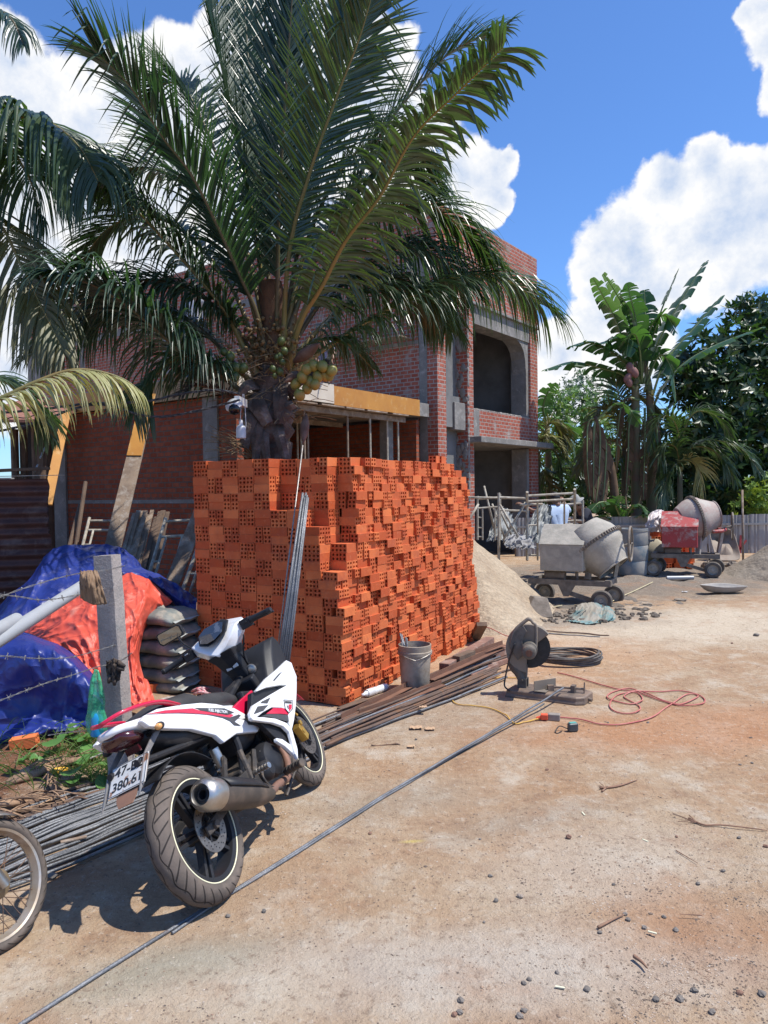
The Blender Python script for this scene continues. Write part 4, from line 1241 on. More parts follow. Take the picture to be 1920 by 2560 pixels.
# boards leaning on the shuttering
A = at(368, 1000, 11.3); Bp = G(262, 1430); Bp = at(262, 1450, 9.6)
dv = (Bp - A).normalized()
m = MB(); m.bar(A - dv * .12, A + dv * 1.05, .215, .02, (0, -1, .25)); o = m.build('shuttering_plank', PLY, bevel=.002)
tag(o, 'short yellow varnished plank overlapping the top of the wide leaning board', 'board')
m = MB(); m.bar(A + dv * .45 + Vector((0, .03, 0)), Bp + dv * .4, .225, .025, (0, -1, .25)); o = m.build('leaning_board', WOOD, bevel=.002)
tag(o, 'wide grey board leaning on the orange shuttering above the blue tarp', 'board')
A = at(166, 1030, 11.6); Bp = at(118, 1262, 10.4)
m = MB(); m.bar(A, Bp, .13, .03, (.3, -1, .25)); o = m.build('leaning_board', PLY, bevel=.002)
tag(o, 'narrow yellow varnished board leaning behind the rusty sheet', 'board')
A = at(505, 1270, 8.6); Bp = at(430, 1460, 8.2)
m = MB(); m.bar(A, Bp + (Bp - A) * .4, .16, .03, (0, -1, .2)); o = m.build('leaning_board', WOOD, bevel=.002)
tag(o, 'dark wide board leaning beside the brick stack over the scaffold frame', 'board')
rt = random.Random(9)
for k in range(10):
    xt = 336 + k * 9.2 + rt.uniform(-2, 2)
    yt = 1290 + rt.uniform(-14, 10) - (6 if k > 4 else 0)
    A = at(xt, yt, 9.7 + .05 * (k % 3)); Bp = at(xt - 62 + k * 2, 1492, 8.7 + .05 * (k % 2))
    m = MB(); m.bar(A, Bp, .045 + .03 * rt.random(), .022, (0, -1, .2)); o = m.build('timber_batten', WOOD if k < 6 else WOODD, bevel=.002)
    tag(o, 'rough batten in the row of timber leaning on the shaded brick wall', 'batten', 'battens leaning on the shaded wall')
for k, (p, q) in enumerate((((200, 1262), (170, 1380)), ((214, 1205), (188, 1380)))):
    m = MB(); m.tube([at(*p, 11.2), at(*q, 10.6)], .03, 8); o = m.build('dark_pole', WOODD)
    tag(o, ('shorter dark pole leaning in the shade of the brick wall', 'taller dark pole leaning in the shade of the brick wall')[k], 'pole')


def frame_quad(label, TL, TR, BR, BL, Y0, Y1, rails=(0., .18), inner=True, mm=STEELW, r=.017, braces=(), group=None):
    P = lambda c, Yq: at(c[0], c[1], Yq)
    tl, tr_, br_, bl = P(TL, Y0), P(TR, Y0), P(BR, Y1), P(BL, Y1)
    root = thing('scaffolding', label, 'scaffold frame', bl, group=group)
    for p, q in ((tl, bl), (tr_, br_)):
        m = MB(); m.tube([p + (p - q).normalized() * .06, q], r * 1.25, 8); m.build('leg', mm, root, smooth=True)
    for f in rails:
        m = MB(); m.tube([tl.lerp(bl, f), tr_.lerp(br_, f)], r, 8); m.build('rail', mm, root, smooth=True)
    if inner:
        for s0, s1 in ((.22, 0), (.78, 0)):
            m = MB(); a_ = tl.lerp(tr_, s0).lerp(bl.lerp(br_, s0), rails[-1]); c_ = bl.lerp(br_, s0); m.tube([a_, c_], r * .9, 8); m.build('inner_leg', mm, root, smooth=True)
        for s0, s1 in ((0, .22), (.78, 1)):
            for f in (.45, .7, .92):
                m = MB(); m.tube([tl.lerp(tr_, s0).lerp(bl.lerp(br_, s0), f), tl.lerp(tr_, s1).lerp(bl.lerp(br_, s1), f)], r * .8, 6); m.build('rung', mm, root, smooth=True)
    return root


frame_quad('scaffold frame leaning on the shaded wall left of the wide grey board', (222, 1302), (300, 1302), (262, 1440), (188, 1440), 10.6, 9.8, mm=STEELW)
frame_quad('scaffold frame leaning right of the row of battens', (412, 1304), (482, 1300), (420, 1540), (340, 1545), 9.2, 8.0)
frame_quad('scaffold frame half hidden behind the left edge of the brick stack', (500, 1352), (580, 1350), (530, 1540), (432, 1545), 8.4, 7.7)
p = at(455, 1500, 7.8)
m = MB(); m.box((p.x, 7.8, p.z - .05), (.14, .12, .22), Matrix.Rotation(.4, 3, 'Z'))
m.box((p.x, 7.8, (p.z - .18) / 2), (.3, .3, p.z - .18)); o = m.build('cardboard_box', mat('cardboard', (0.36, 0.25, 0.15), (0.3, 0.2, 0.12), .9), bevel=.004)
tag(o, 'small brown carton behind the blue tarp beside the brick stack', 'box')


def net(rows, nx=60, ny=40, amp=.03, sc=(4, 4), seed=0, fold=.0, fd=(1, 0)):
    """cloth through a control net of (photo x, photo y, depth)"""
    R_s = [bez([at(*c_) for c_ in r], nx) for r in rows]
    colm = [bez([r[i] for r in R_s], ny) for i in range(nx + 1)]
    m = MB()

    def fn(u, v):
        i = round(u * nx); j = round(v * ny)
        p = colm[i][j]
        x, y = u * sc[0], v * sc[1]
        n_ = .7 * noise.noise((x, y, seed)) + 1.3 * max(0, 1 - 3.2 * abs(noise.noise((x * 1.2 + 7, y * .6, seed + 3)))) ** 1.6 + .35 * max(0, 1 - 3.5 * abs(noise.noise((x * 2.2, y * 1.3 + 3, seed + 5)))) ** 1.5 - .3
        w_ = x * fd[0] + y * fd[1]
        n_ += fold * (1 - abs(math.sin(w_ * 3.1 + 2.2 * noise.noise((x * .8, y * .8, seed + 9))))) ** 2
        return p + Vector((.25, -1, .45)).normalized() * amp * n_
    m.grid(nx, ny, fn)
    return m


o = net([[(-160, 1640, 7.3), (60, 1462, 7.4), (128, 1376, 7.6), (210, 1364, 7.7), (290, 1368, 7.7), (332, 1392, 7.6), (352, 1412, 7.5)],
         [(-160, 1680, 6.8), (40, 1520, 6.9), (118, 1440, 7.1), (210, 1425, 7.15), (285, 1425, 7.15), (335, 1430, 7.1), (360, 1440, 7.1)],
         [(-160, 1720, 6.4), (20, 1590, 6.5), (110, 1520, 6.7), (210, 1500, 6.8), (285, 1490, 6.8), (335, 1480, 6.8), (365, 1485, 6.8)],
         [(-160, 1800, 6.2), (20, 1680, 6.3), (110, 1600, 6.5), (210, 1580, 6.7), (285, 1560, 6.7), (335, 1560, 6.8), (365, 1560, 6.8)]], 90, 60, .035, (6, 3), 1, .9, (1.1, .3)).build('blue_tarpaulin', TBLUE, smooth='all')
tag(o, 'crumpled blue tarpaulin over the top of the cement heap under the leaning boards', 'tarpaulin')
o = net([[(300, 1412, 7.3), (360, 1422, 7.2), (415, 1446, 7.1), (462, 1476, 7.0), (492, 1496, 6.95)],
         [(310, 1436, 6.9), (368, 1446, 6.85), (415, 1478, 6.8), (455, 1510, 6.8), (490, 1530, 6.8)],
         [(350, 1470, 7.2), (392, 1490, 7.1), (425, 1520, 7.0), (458, 1560, 6.95), (488, 1580, 6.9)],
         [(440, 1700, 7.3), (450, 1690, 7.2), (460, 1700, 7.1), (472, 1705, 7.0), (484, 1710, 6.95)]], 50, 50, .035, (4, 3), 5, .8, (.4, 1.2)).build('blue_tarpaulin', TBLUE, smooth='all')
tag(o, 'edge of blue tarpaulin folded over the grey cement bags beside the brick stack', 'tarpaulin')
o = net([[(40, 1580, 6.6), (130, 1512, 6.6), (200, 1480, 6.6), (270, 1458, 6.7), (322, 1434, 6.75), (372, 1450, 6.75), (432, 1508, 6.75)],
         [(50, 1590, 6.3), (125, 1560, 6.3), (200, 1535, 6.25), (270, 1525, 6.25), (322, 1500, 6.3), (360, 1500, 6.35), (395, 1530, 6.6)],
         [(90, 1612, 6.1), (150, 1605, 6.05), (215, 1596, 6.0), (275, 1596, 5.95), (325, 1575, 5.95), (350, 1570, 6.1), (362, 1580, 6.5)],
         [(170, 1630, 5.95), (200, 1656, 5.85), (240, 1680, 5.8), (285, 1680, 5.75), (322, 1640, 5.8), (342, 1630, 5.95), (350, 1635, 6.3)],
         [(225, 1690, 5.8), (250, 1730, 5.65), (285, 1750, 5.55), (310, 1740, 5.6), (335, 1735, 5.65), (360, 1700, 5.9), (352, 1690, 6.2)]], 100, 80, .035, (6, 5), 11, .8, (.5, 1.3)).build('orange_tarpaulin', TRED, smooth='all')
tag(o, 'bright orange red tarpaulin wrapped round the cement bags behind the concrete post', 'tarpaulin')
o = net([[(300, 1690, 5.75), (340, 1690, 5.75), (370, 1700, 5.8)], [(290, 1740, 5.6), (345, 1740, 5.6), (385, 1745, 5.65)], [(300, 1775, 5.5), (350, 1768, 5.5), (396, 1768, 5.52)]], 30, 20, .03, (3, 3), 12, .6).build('orange_tarpaulin', TRED, smooth='all')
tag(o, 'small corner of orange tarpaulin on the ground behind the motorbike seat', 'tarpaulin')
o = net([[(-160, 1600, 6.1), (30, 1580, 6.1), (110, 1600, 6.0), (175, 1630, 5.9), (232, 1685, 5.75), (272, 1757, 5.6), (290, 1797, 5.5)],
         [(-160, 1625, 5.45), (30, 1610, 5.48), (110, 1625, 5.45), (175, 1655, 5.45), (230, 1715, 5.42), (268, 1778, 5.42), (290, 1812, 5.42)],
         [(-160, 1760, 5.42), (30, 1740, 5.45), (110, 1750, 5.45), (175, 1765, 5.45), (228, 1785, 5.42), (268, 1810, 5.4), (288, 1822, 5.38)],
         [(-160, 1850, 5.38), (30, 1836, 5.38), (110, 1830, 5.38), (175, 1822, 5.35), (228, 1822, 5.36), (268, 1826, 5.36), (286, 1828, 5.36)]], 80, 60, .035, (5, 3), 21, .7, (.9, .3)).build('blue_tarpaulin', TBLUE, smooth='all')
tag(o, 'big drape of blue tarpaulin hanging in shade behind the barbed wire', 'tarpaulin')
o = net([[(-120, 1815, 5.3), (20, 1812, 5.25), (90, 1796, 5.25), (150, 1806, 5.25), (180, 1826, 5.25)],
         [(-120, 1845, 5.1), (20, 1838, 5.08), (90, 1822, 5.08), (150, 1820, 5.12), (185, 1830, 5.2)],
         [(-120, 1872, 5.05), (20, 1862, 5.02), (70, 1856, 5.04), (120, 1838, 5.12), (178, 1834, 5.2)]], 40, 16, .035, (4, 2), 31, 1.).build('blue_tarpaulin', TBLUE, smooth='all')
tag(o, 'ruffled hem of blue tarpaulin lying on the red earth', 'tarpaulin')


def bag(c, w_, d_, h_, rot, label, seed):
    rn = random.Random(seed)
    root = thing('cement_bag', label, 'bag', c - Vector((0, 0, h_ / 2)), group='cement bags under the tarpaulin')
    m = MB(); n = 28; mm_ = 14
    Rm = Matrix.Rotation(rot, 3, 'Z') @ Matrix.Rotation(rn.uniform(-.06, .06), 3, 'Y')
    rings = []
    for i in range(mm_ + 1):
        u = -1 + 2 * i / mm_; ring = []
        pinch = (1 - abs(u) ** 4) ** .5
        for j in range(n):
            a_ = 2 * math.pi * j / n
            ca, sa = math.cos(a_), math.sin(a_)
            y = d_ / 2 * math.copysign(abs(ca) ** .6, ca) * (.90 + .10 * pinch)
            z = h_ / 2 * math.copysign(abs(sa) ** .8, sa) * (.16 + .84 * pinch)
            p = Vector((u * w_ / 2, y, z))
            p.z += .010 * noise.noise(tuple(p * 12 + Vector((seed, 0, 0)))) + .006 * noise.noise(tuple(p * 30)) - .02 * (u ** 2)
            ring.append(c + Rm @ p)
        rings.append(ring)
    m.loft(rings); m.build('sack', SACK, root, smooth='all')
    for s in (-1, 1):
        m = MB()
        pts = [c + Rm @ Vector((s * w_ / 2 * 1.0, d_ / 2 * t_ * .86, -.02)) for t_ in (-1, -.5, 0, .5, 1)]
        m.loft([[p + Rm @ Vector((s * .0, 0, .008)), p + Rm @ Vector((s * .03, 0, .003 + .008 * ((k % 2) * 2 - 1))), p + Rm @ Vector((0, 0, -.008))] for k, p in enumerate(pts)], caps=False)
        m.build('seam', mat('bag_seam', (0.28, 0.31, 0.30), (0.36, 0.36, 0.33), .7, scale=20), root)
    return root


ys = [1538, 1574, 1608, 1642, 1675, 1704]
ordn = ['top', 'second', 'third', 'fourth', 'fifth', 'lowest']
for k, y in enumerate(ys):
    c_ = at(418 + (k % 2) * 5 - (4 if k == 0 else 0), y, 6.62)
    bag(c_, .46, .5, .135, -.35 + .05 * ((k * 7) % 3), f'{ordn[k]} grey cement bag of the right hand pile', 50 + k)
for k, y in enumerate([1512, 1560, 1596, 1630, 1662, 1694]):
    c_ = at(340 + (k % 2) * 4 + (8 if k == 0 else 0), y, 6.72)
    bag(c_, .40, .5, .13, .5 + .06 * ((k * 5) % 3), f'{ordn[k]} grey cement bag of the left hand pile by the post', 70 + k)

# fence post, barbed wire and what hangs on it
pt = at(268, 1388, 4.35); pbm = G(340, 1990); pbm = Vector((pt.x + .085, 4.30, -.05))
m = MB()
zz = (pt - pbm).normalized(); Rz = zz.to_track_quat('Z', 'Y').to_matrix() @ Matrix.Rotation(R_(24), 3, 'Z')
n_ = 16; V = []
rings = []
for i in range(n_ + 1):
    c_ = pbm.lerp(pt, i / n_); w_ = .058
    ring = []
    for (sx_, sy_) in ((-1, -1), (-.9, -1.05), (.9, -1.05), (1.02, -.9), (1.02, .9), (.9, 1), (-.9, 1), (-1, .9)):
        ring.append(c_ + Rz @ Vector((sx_ * w_, sy_ * w_, 0)) + Vector((.003, .003, 0)) * noise.noise((sx_ * 3, sy_ * 3, i * .9)))
    rings.append(ring)
m.loft(rings); o = m.build('concrete_post', POSTC, smooth=True)
tag(o, 'slanting square concrete fence post strung with barbed wire behind the motorbike', 'post')


def barbed(label, pts, barb=.13, seed=0):
    P = bez(pts, 60); rn = random.Random(seed)
    m = MB(); L = 0; nxt = .06
    for s_ in (0, math.pi):
        tw = []
        for i, p in enumerate(P):
            a_ = i * .9 + s_
            tw.append(p + Vector((0, math.cos(a_), math.sin(a_))) * .0028)
        m.tube(tw, .0016, 5)
    for i in range(60):
        L += (P[i + 1] - P[i]).length
        if L > nxt:
            nxt += barb * rn.uniform(.85, 1.15); p = P[i]; T = (P[i + 1] - P[i]).normalized()
            for k in range(2):
                d = Vector((rn.uniform(-.5, .5), rn.gauss(0, 1), rn.gauss(0, 1))).normalized() * .017
                q = p + T * .006 * k
                m.tube([q - d, q + d], .0015, 4)
            m.ball(p, .0045, 6, 4)
    o = m.build('barbed_wire', WIRE); tag(o, label, 'barbed wire')
    return o


F_ = -.075
pA = at(300, 1428, 4.28)
barbed('topmost strand of barbed wire carrying the brown glove', [at(-120, 1545, 3.2), at(0, 1492, 3.45), at(120, 1452, 3.8), at(205, 1432, 4.1), at(262, 1426, 4.24), at(312, 1414, 4.26)], seed=1)
barbed('loose strand of barbed wire just under the topmost one', [at(-120, 1470, 3.4), at(0, 1486, 3.6), at(50, 1492, 3.7), at(110, 1500, 3.85), at(180, 1490, 4.1), at(262, 1470, 4.27)], seed=2)
barbed('dark slack strand of barbed wire across the shaded blue tarp', [at(-120, 1648, 3.2), at(0, 1640, 3.45), at(90, 1646, 3.7), at(170, 1644, 3.95), at(230, 1630, 4.15), at(290, 1612, 4.27)], seed=3)
barbed('strand of barbed wire from which the green bag hangs', [at(-120, 1790, 3.2), at(0, 1751, 3.45), at(60, 1728, 3.6), at(120, 1706, 3.8), at(180, 1688, 4.0), at(235, 1670, 4.15), at(300, 1652, 4.25), at(330, 1632, 4.2)], seed=4)
barbed('short strand of barbed wire by the bottom of the green bag', [at(120, 1838, 4.3), at(200, 1828, 4.3), at(285, 1826, 4.3), at(330, 1815, 4.3)], seed=5)
barbed('lowest strand of barbed wire above the weeds', [at(225, 1896, 4.2), at(280, 1872, 4.3), at(318, 1850, 4.3), at(345, 1840, 4.32)], seed=6)

GL = mat('brown_glove', (0.25, 0.16, 0.095), (0.19, 0.12, 0.07), .95, scale=8, bump=.3, bscale=80)
o = net([[(203, 1430, 4.05), (222, 1427, 4.06), (243, 1428, 4.1)], [(199, 1446, 4.03), (224, 1445, 3.99), (250, 1446, 4.04)], [(200, 1470, 4.03), (228, 1478, 3.98), (257, 1472, 4.04)], [(202, 1496, 4.05), (214, 1492, 4.02), (226, 1508, 4.0), (262, 1512, 4.05)][0:1] + [(232, 1512, 3.99), (268, 1510, 4.05)]], 26, 26, .012, (4, 3), 3, 1.2, (1.5, .2)).build('work_glove', GL, smooth='all', solid=.004)
tag(o, 'brown cloth glove draped over the topmost barbed wire', 'glove')
RG = mat('dirty_rag', (0.10, 0.07, 0.05), (0.05, 0.04, 0.035), .95, scale=20, bump=.3, bscale=80)
m = net([[(268, 1655, 4.2), (285, 1648, 4.16), (304, 1654, 4.16)], [(266, 1672, 4.2), (284, 1668, 4.13), (306, 1668, 4.15)], [(270, 1700, 4.2), (286, 1708, 4.14), (300, 1700, 4.17)]], 18, 18, .02, (5, 4), 6, 1.2, (1.5, .4))
for (x0, y0, x1, y1) in ((296, 1655, 312, 1666), (292, 1668, 310, 1674), (284, 1690, 286, 1712), (275, 1690, 272, 1706)):
    m.tube([at(x0, y0, 4.14), at((x0 + x1) / 2, (y0 + y1) / 2 + 1, 4.12), at(x1, y1, 4.13)], [.012, .011, .008], 7)
o = m.build('rubber_glove', RG, smooth='all', solid=.003)
tag(o, 'dark dirty glove caught on the wire against the concrete post', 'glove')
GB = mat('green_film', (0.06, 0.48, 0.22), (0.10, 0.55, 0.28), .22, scale=5, bump=.5, ridge=12., bdist=.01, spec=.6, alpha=.55)
root = thing('plastic_bag', 'thin green plastic bag hanging from the barbed wire with a blue bottle in it', 'plastic bag', at(241, 1678, 4.15))
P = [at(239, 1673, 4.14), at(240, 1700, 4.14), at(241, 1740, 4.14), at(241, 1775, 4.14), at(242, 1800, 4.14), at(243, 1825, 4.14), at(243, 1843, 4.14)]
rs = [.008, .03, .042, .048, .058, .056, .03]
m = MB(); q = bez(P, 30); rings = []
for i, p in enumerate(q):
    f = i / 30 * 6; k = min(5, int(f)); rr_ = rs[k] + (rs[k + 1] - rs[k]) * (f - k)
    rings.append([p + Vector((math.cos(a_) * rr_, math.sin(a_) * rr_ * .55, 0)) * (1 + .16 * noise.noise((math.cos(a_) * 2.5, math.sin(a_) * 2.5, i * .22)) + .06 * math.sin(a_ * 7 + i * .1)) for a_ in [2 * math.pi * j / 26 for j in range(26)]])
m.loft(rings); m.build('film', GB, root, smooth='all')
m = MB()
for s in (-1, 1):
    m.tube(bez([at(241 + s * 3, 1676, 4.14), at(241 + s * 8, 1700, 4.13), at(241 + s * 14, 1745, 4.12)], 8), [.006, .007, .008, .009, .01, .011, .012, .012, .01], 6)
m.build('handle', GB, root, smooth='all')
m = MB(); m.lathe([(0, 0), (.034, 0), (.036, .01), (.036, .10), (.026, .13), (.016, .14), (0, .14)], 16, at(243, 1838, 4.14)); m.build('bottle', mat('blue_bottle', (0.02, 0.28, 0.55), None, .3), root, smooth=True)

for k, (p, q, r, lb) in enumerate(((((-160, 1700), 3.7), ((212, 1462), 5.2), .043, 'longer grey plastic pipe pointing up towards the brown glove'), (((-160, 1658), 3.65), ((42, 1549), 4.45), .042, 'shorter grey plastic pipe lying on the longer one at the left edge'))):
    A = at(*p[0], p[1]); Bq = at(*q[0], q[1]); m = MB()
    d = (Bq - A).normalized()
    m.tube([A, Bq, Bq, A], [r, r, r * .9, r * .9], 24, caps=False); o = m.build('plastic_pipe', PVC, smooth=True, weld=False); tag(o, lb, 'pipe')

# overhead cables, ribbon, camera, bulb
CB = mat('black_cable', (0.02, 0.02, 0.022), (0.10, 0.10, 0.10), .6, scale=30)
for k, (lb, pts) in enumerate((('upper twisted pair of black cables crossing in front of the annexe', [(-120, 1045), (0, 1033), (120, 1021), (228, 1008), (300, 1008), (380, 1001), (450, 985), (540, 975), (600, 985)]),
                               ('lower sagging black cable crossing in front of the annexe', [(-120, 1100), (0, 1077), (90, 1057), (170, 1027), (232, 1012), (290, 1017), (345, 1036), (400, 1042), (450, 1036), (530, 1018), (600, 1000)]),
                               ('thin black cable between the two thicker ones at left', [(-120, 1060), (0, 1047), (90, 1040), (170, 1024), (230, 1012)]))):
    P = bez([at(x, y, 7.6) for x, y in pts], 120); m = MB()
    for s in ((0, 2.1, 4.2) if k < 2 else (0,)):
        m.tube([p + Vector((0, math.cos(i * .35 + s), math.sin(i * .35 + s))) * .008 for i, p in enumerate(P)], .006, 5)
    o = m.build('cable', CB, smooth='all'); tag(o, lb, 'cable')
m = MB()
YR = mat('yellow_ribbon', (0.75, 0.62, 0.16), (0.65, 0.52, 0.1), .6, transl=(0.7, 0.6, 0.1))
for pts in ([(222, 1008), (232, 1001), (240, 1008)], [(236, 1004), (240, 1024), (236, 1040)], [(237, 1004), (248, 1022), (256, 1036)], [(236, 1005), (243, 1028), (246, 1042)], [(230, 1006), (236, 1014), (242, 1006)]):
    P = bez([at(x, y, 7.56) for x, y in pts], 8); m.loft([[p + Vector((-.008, 0, 0)), p + Vector((.008, .004, .004))] for p in P], caps=False, closed=False)
o = m.build('ribbon', YR, solid=.002); tag(o, 'yellow ribbon tied round the black cables', 'ribbon')
c_ = at(586, 1012, 7.9)
WH = mat('white_plastic', (0.62, 0.62, 0.62), (0.5, 0.5, 0.5), .35)
root = thing('security_camera', 'white dome security camera fixed on the palm trunk', 'camera', c_)
m = MB(); m.bar(at(612, 1010, 8.2), at(592, 1000, 7.9), .06, .09); m.build('bracket', WH, root, bevel=.006)
m = MB(); m.lathe([(.0, .055), (.05, .05), (.085, .02), (.095, -.02), (.09, -.03), (0, -.03)], 20, at(584, 1012, 7.86), rot=Euler((.5, -.35, 0)).to_matrix()); m.build('housing', WH, root, smooth=True)
m = MB(); m.ball(at(586, 1022, 7.83), .066, 16, 10); m.build('dome', mat('dark_dome', (0.01, 0.01, 0.012), None, .08), root, smooth='all')
root = thing('hanging_bulb', 'white work lamp bulb hanging on a thin cord beside the palm trunk', 'lamp', at(603, 985, 7.9))
m = MB(); m.tube([at(607, 985, 7.9), at(602, 1020, 7.9), at(601, 1052, 7.9)], .004, 5); m.build('cord', WH, root)
m = MB(); m.tube([at(609, 985, 7.9), at(612, 1010, 7.9), at(615, 1060, 7.9), at(612, 1100, 7.92)], .004, 5); m.build('cord', WH, root)
b0 = at(603, 1097, 7.9)
m = MB(); m.lathe([(0, 0), (.045, .002), (.052, .01), (.052, .10), (.045, .13), (.022, .15), (.02, .19), (.015, .20), (0, .20)], 20, b0); m.build('bulb', WH, root, smooth=True)

# ground clutter on the left: brick, weeds, dry husk
for k, (x, y, rz, lb) in enumerate(((62, 1888, .15, 'single hollow brick on red earth in front of the ruffled blue hem'), (150, 1812, .9, 'shaded brick lying against the foot of the blue tarp'), (185, 1800, .3, 'shaded brick just left of the green bag'),
                                   (428, 1722, .2, 'brick lying at the foot of the cement bags'), (392, 1735, .5, 'dusty brick left of the one at the cement bags'))):
    g = G(x, y); o = bpy.data.objects.new('hollow_brick', BV[(5, 1, 2, 4, 1)[k]]); col.objects.link(o); o.location = (g.x, g.y, ground_h(g.x, g.y) + BH / 2 + .003); o.rotation_euler = (.03, -.12 if k == 0 else 0, rz); tag(o, lb, 'brick')
g = G(250, 1960)
GRS = mat('grass_blade', (0.08, 0.16, 0.03), (0.16, 0.24, 0.06), .5, scale=6, transl=(0.2, 0.35, 0.05))
rg = random.Random(4); m = MB()
for k in range(520):
    px, py = rg.gauss(245, 55), rg.uniform(1850, 1995)
    if rg.random() < .25: px = rg.uniform(-20, 160)
    p = G(px, py); p.z = ground_h(p.x, p.y)
    dv = Vector((rg.gauss(0, .6), rg.gauss(0, .6), 1)).normalized(); leaflet(m, p, dv, Vector((dv.y, -dv.x, .2)), rg.uniform(.08, .26), rg.uniform(.004, .010), 1.4, 4, rg)
o = m.build('grass', GRS, weld=False); tag(o, 'tufts of green grass on the red earth', 'grass', kind='stuff')
WD = mat('weed_leaf', (0.07, 0.19, 0.04), (0.13, 0.28, 0.07), .5, scale=7, transl=(0.25, 0.45, 0.08))
for k, (x, y, s, lb) in enumerate(((205, 1900, 1.0, 'broad leaved weed under the green bag'), (252, 1912, .9, 'broad leaved weed beside the number plate'), (232, 1868, .8, 'taller weed leaf close behind the green bag'), (238, 1970, .8, 'round leaved weed at the edge of the rebar bundle'), (85, 1925, .4, 'small weed seedling on bare red earth'))):
    g = G(x, y); root = thing('weed', lb, 'plant', (g.x, g.y, ground_h(g.x, g.y)))
    rw = random.Random(k + 50)
    for j in range(7):
        a_ = j * 2.4 + rw.random(); L = .16 * s * rw.uniform(.7, 1.2); tipv = Vector((math.cos(a_) * L * .8, math.sin(a_) * L * .8, L * rw.uniform(.4, 1.0)))
        p0 = Vector((g.x, g.y, ground_h(g.x, g.y))); p1 = p0 + tipv
        m = MB(); m.tube([p0, (p0 + p1) / 2 + Vector((0, 0, .02)), p1], .0025, 4); m.build('stem', GRS, root)
        sd_ = Vector((-math.sin(a_), math.cos(a_), 0)); fw = Vector((math.cos(a_), math.sin(a_), -.25)); R1 = .065 * s * rw.uniform(.7, 1.2)
        m = MB()
        ring = [p1 + fw * R1 * (math.cos(q_) * 1.1 + .6) + sd_ * R1 * math.sin(q_) * .95 + Vector((0, 0, .01 * math.cos(2 * q_))) for q_ in [2 * math.pi * i / 12 for i in range(12)]]
        m.add([p1 + fw * R1 * .7 - Vector((0, 0, .008))] + ring, [(0, 1 + i, 1 + (i + 1) % 12) for i in range(12)]); m.build('leaf', WD, root, smooth='all')
HSK = mat('dry_palm_husk', (0.42, 0.27, 0.16), (0.26, 0.16, 0.10), .95, scale=9, dirt=(0.12, 0.07, 0.05), dscale=8, bump=.8, bscale=40)
rh = random.Random(8)


def husk(label, pts, w0, seed, mm=HSK, z=.04):
    rn = random.Random(seed); P = bez([G(x, y, z + .03 * (i % 2)) for i, (x, y) in enumerate(pts)], 20); m = MB(); rings = []
    for i, p in enumerate(P):
        wq = w0 * math.sin(math.pi * (.12 + .8 * i / 20)) ** .7
        T = (P[min(i + 1, 20)] - P[max(0, i - 1)]).normalized(); S = T.cross(Vector((0, 0, 1))).normalized()
        rings.append([p + S * wq * math.cos(a_) * (1 + .2 * noise.noise((a_ * 2, i * .4, seed))) + Vector((0, 0, wq * .45 * math.sin(a_) * (1 + .5 * noise.noise((a_ * 3, i * .7, seed))))) for a_ in [2 * math.pi * j / 12 for j in range(12)]])
    m.loft(rings)
    for k in range(14):
        i = rn.randint(2, 17); q = P[i] + Vector((rn.uniform(-.5, .5) * w0, rn.uniform(-.5, .5) * w0, rn.uniform(0, .3) * w0)); T = (P[i + 1] - P[i]).normalized()
        m.tube(bez([q, q + T * .12 + Vector((0, 0, rn.uniform(0, .04))), q + T * rn.uniform(.2, .3) + Vector((rn.uniform(-.05, .05), 0, rn.uniform(-.02, .03)))], 6), .004, 4)
    o = m.build('palm_husk', mm, smooth='all'); tag(o, label, 'dry palm husk')


husk('large dry brown palm husk lying on the weeds beside the rebar', [(15, 1960), (70, 1935), (130, 1915), (205, 1895)], .075, 1)
husk('short dry stub of palm stalk standing behind the rebar bundle', [(118, 1925), (132, 1960), (150, 1992)], .025, 2)
husk('shredded dry palm leaf at the left edge by the rebar ends', [(-40, 2010), (30, 2005), (90, 1998), (130, 2000)], .04, 3)
husk('crumpled dry palm leaf under the shredded one at the left edge', [(-60, 2045), (10, 2040), (60, 2025)], .035, 4)
m = MB(); m.tube(bez([G(122, 1934, .05), G(140, 1928, .06), G(160, 1924, .055), G(170, 1922, .05)], 8), [.012, .02, .021, .021, .02, .018, .015, .011, .004], 8)
o = m.build('yellow_husk_tip', mat('ripe_yellow', (0.75, 0.42, 0.05), None, .5), smooth='all'); tag(o, 'bright yellow stalk end lying by the large dry husk', 'stalk')
m = MB(); m.ball(G(133, 2003, .03), (.03, .025, .022), 10, 6, jit=.1, rnd=rh); o = m.build('foam_lump', WH, smooth='all'); tag(o, 'small white lump of foam at the edge of the rebar bundle', 'foam lump')
# cloths and slippers between bags and seat
o = net([[(378, 1758, 5.7), (420, 1742, 5.75), (480, 1745, 5.75)], [(385, 1775, 5.4), (430, 1762, 5.4), (490, 1762, 5.4)], [(400, 1790, 5.2), (440, 1785, 5.2), (500, 1780, 5.2)]], 30, 16, .02, (5, 4), 8, 1.).build('sacking', mat('pale_sacking', (0.42, 0.38, 0.32), (0.32, 0.28, 0.24), .95, scale=8), smooth='all')
tag(o, 'pale sacking on the ground between the cement bags and the motorbike seat', 'sacking')
m = MB()
for (x, y, x1, y1) in ((480, 1728, 520, 1722), (485, 1735, 525, 1735), (490, 1724, 510, 1740), (500, 1722, 518, 1738)): m.tube(bez([G(x, y, .04), G((x + x1) / 2, (y + y1) / 2 - 5, .08), G(x1, y1, .04)], 6), .012, 6)
o = m.build('cord_bundle', mat('pink_cord', (0.55, 0.08, 0.12), (0.6, 0.5, 0.48), .7, scale=30), smooth='all'); tag(o, 'small bundle of pink and white cord behind the motorbike seat', 'cord')
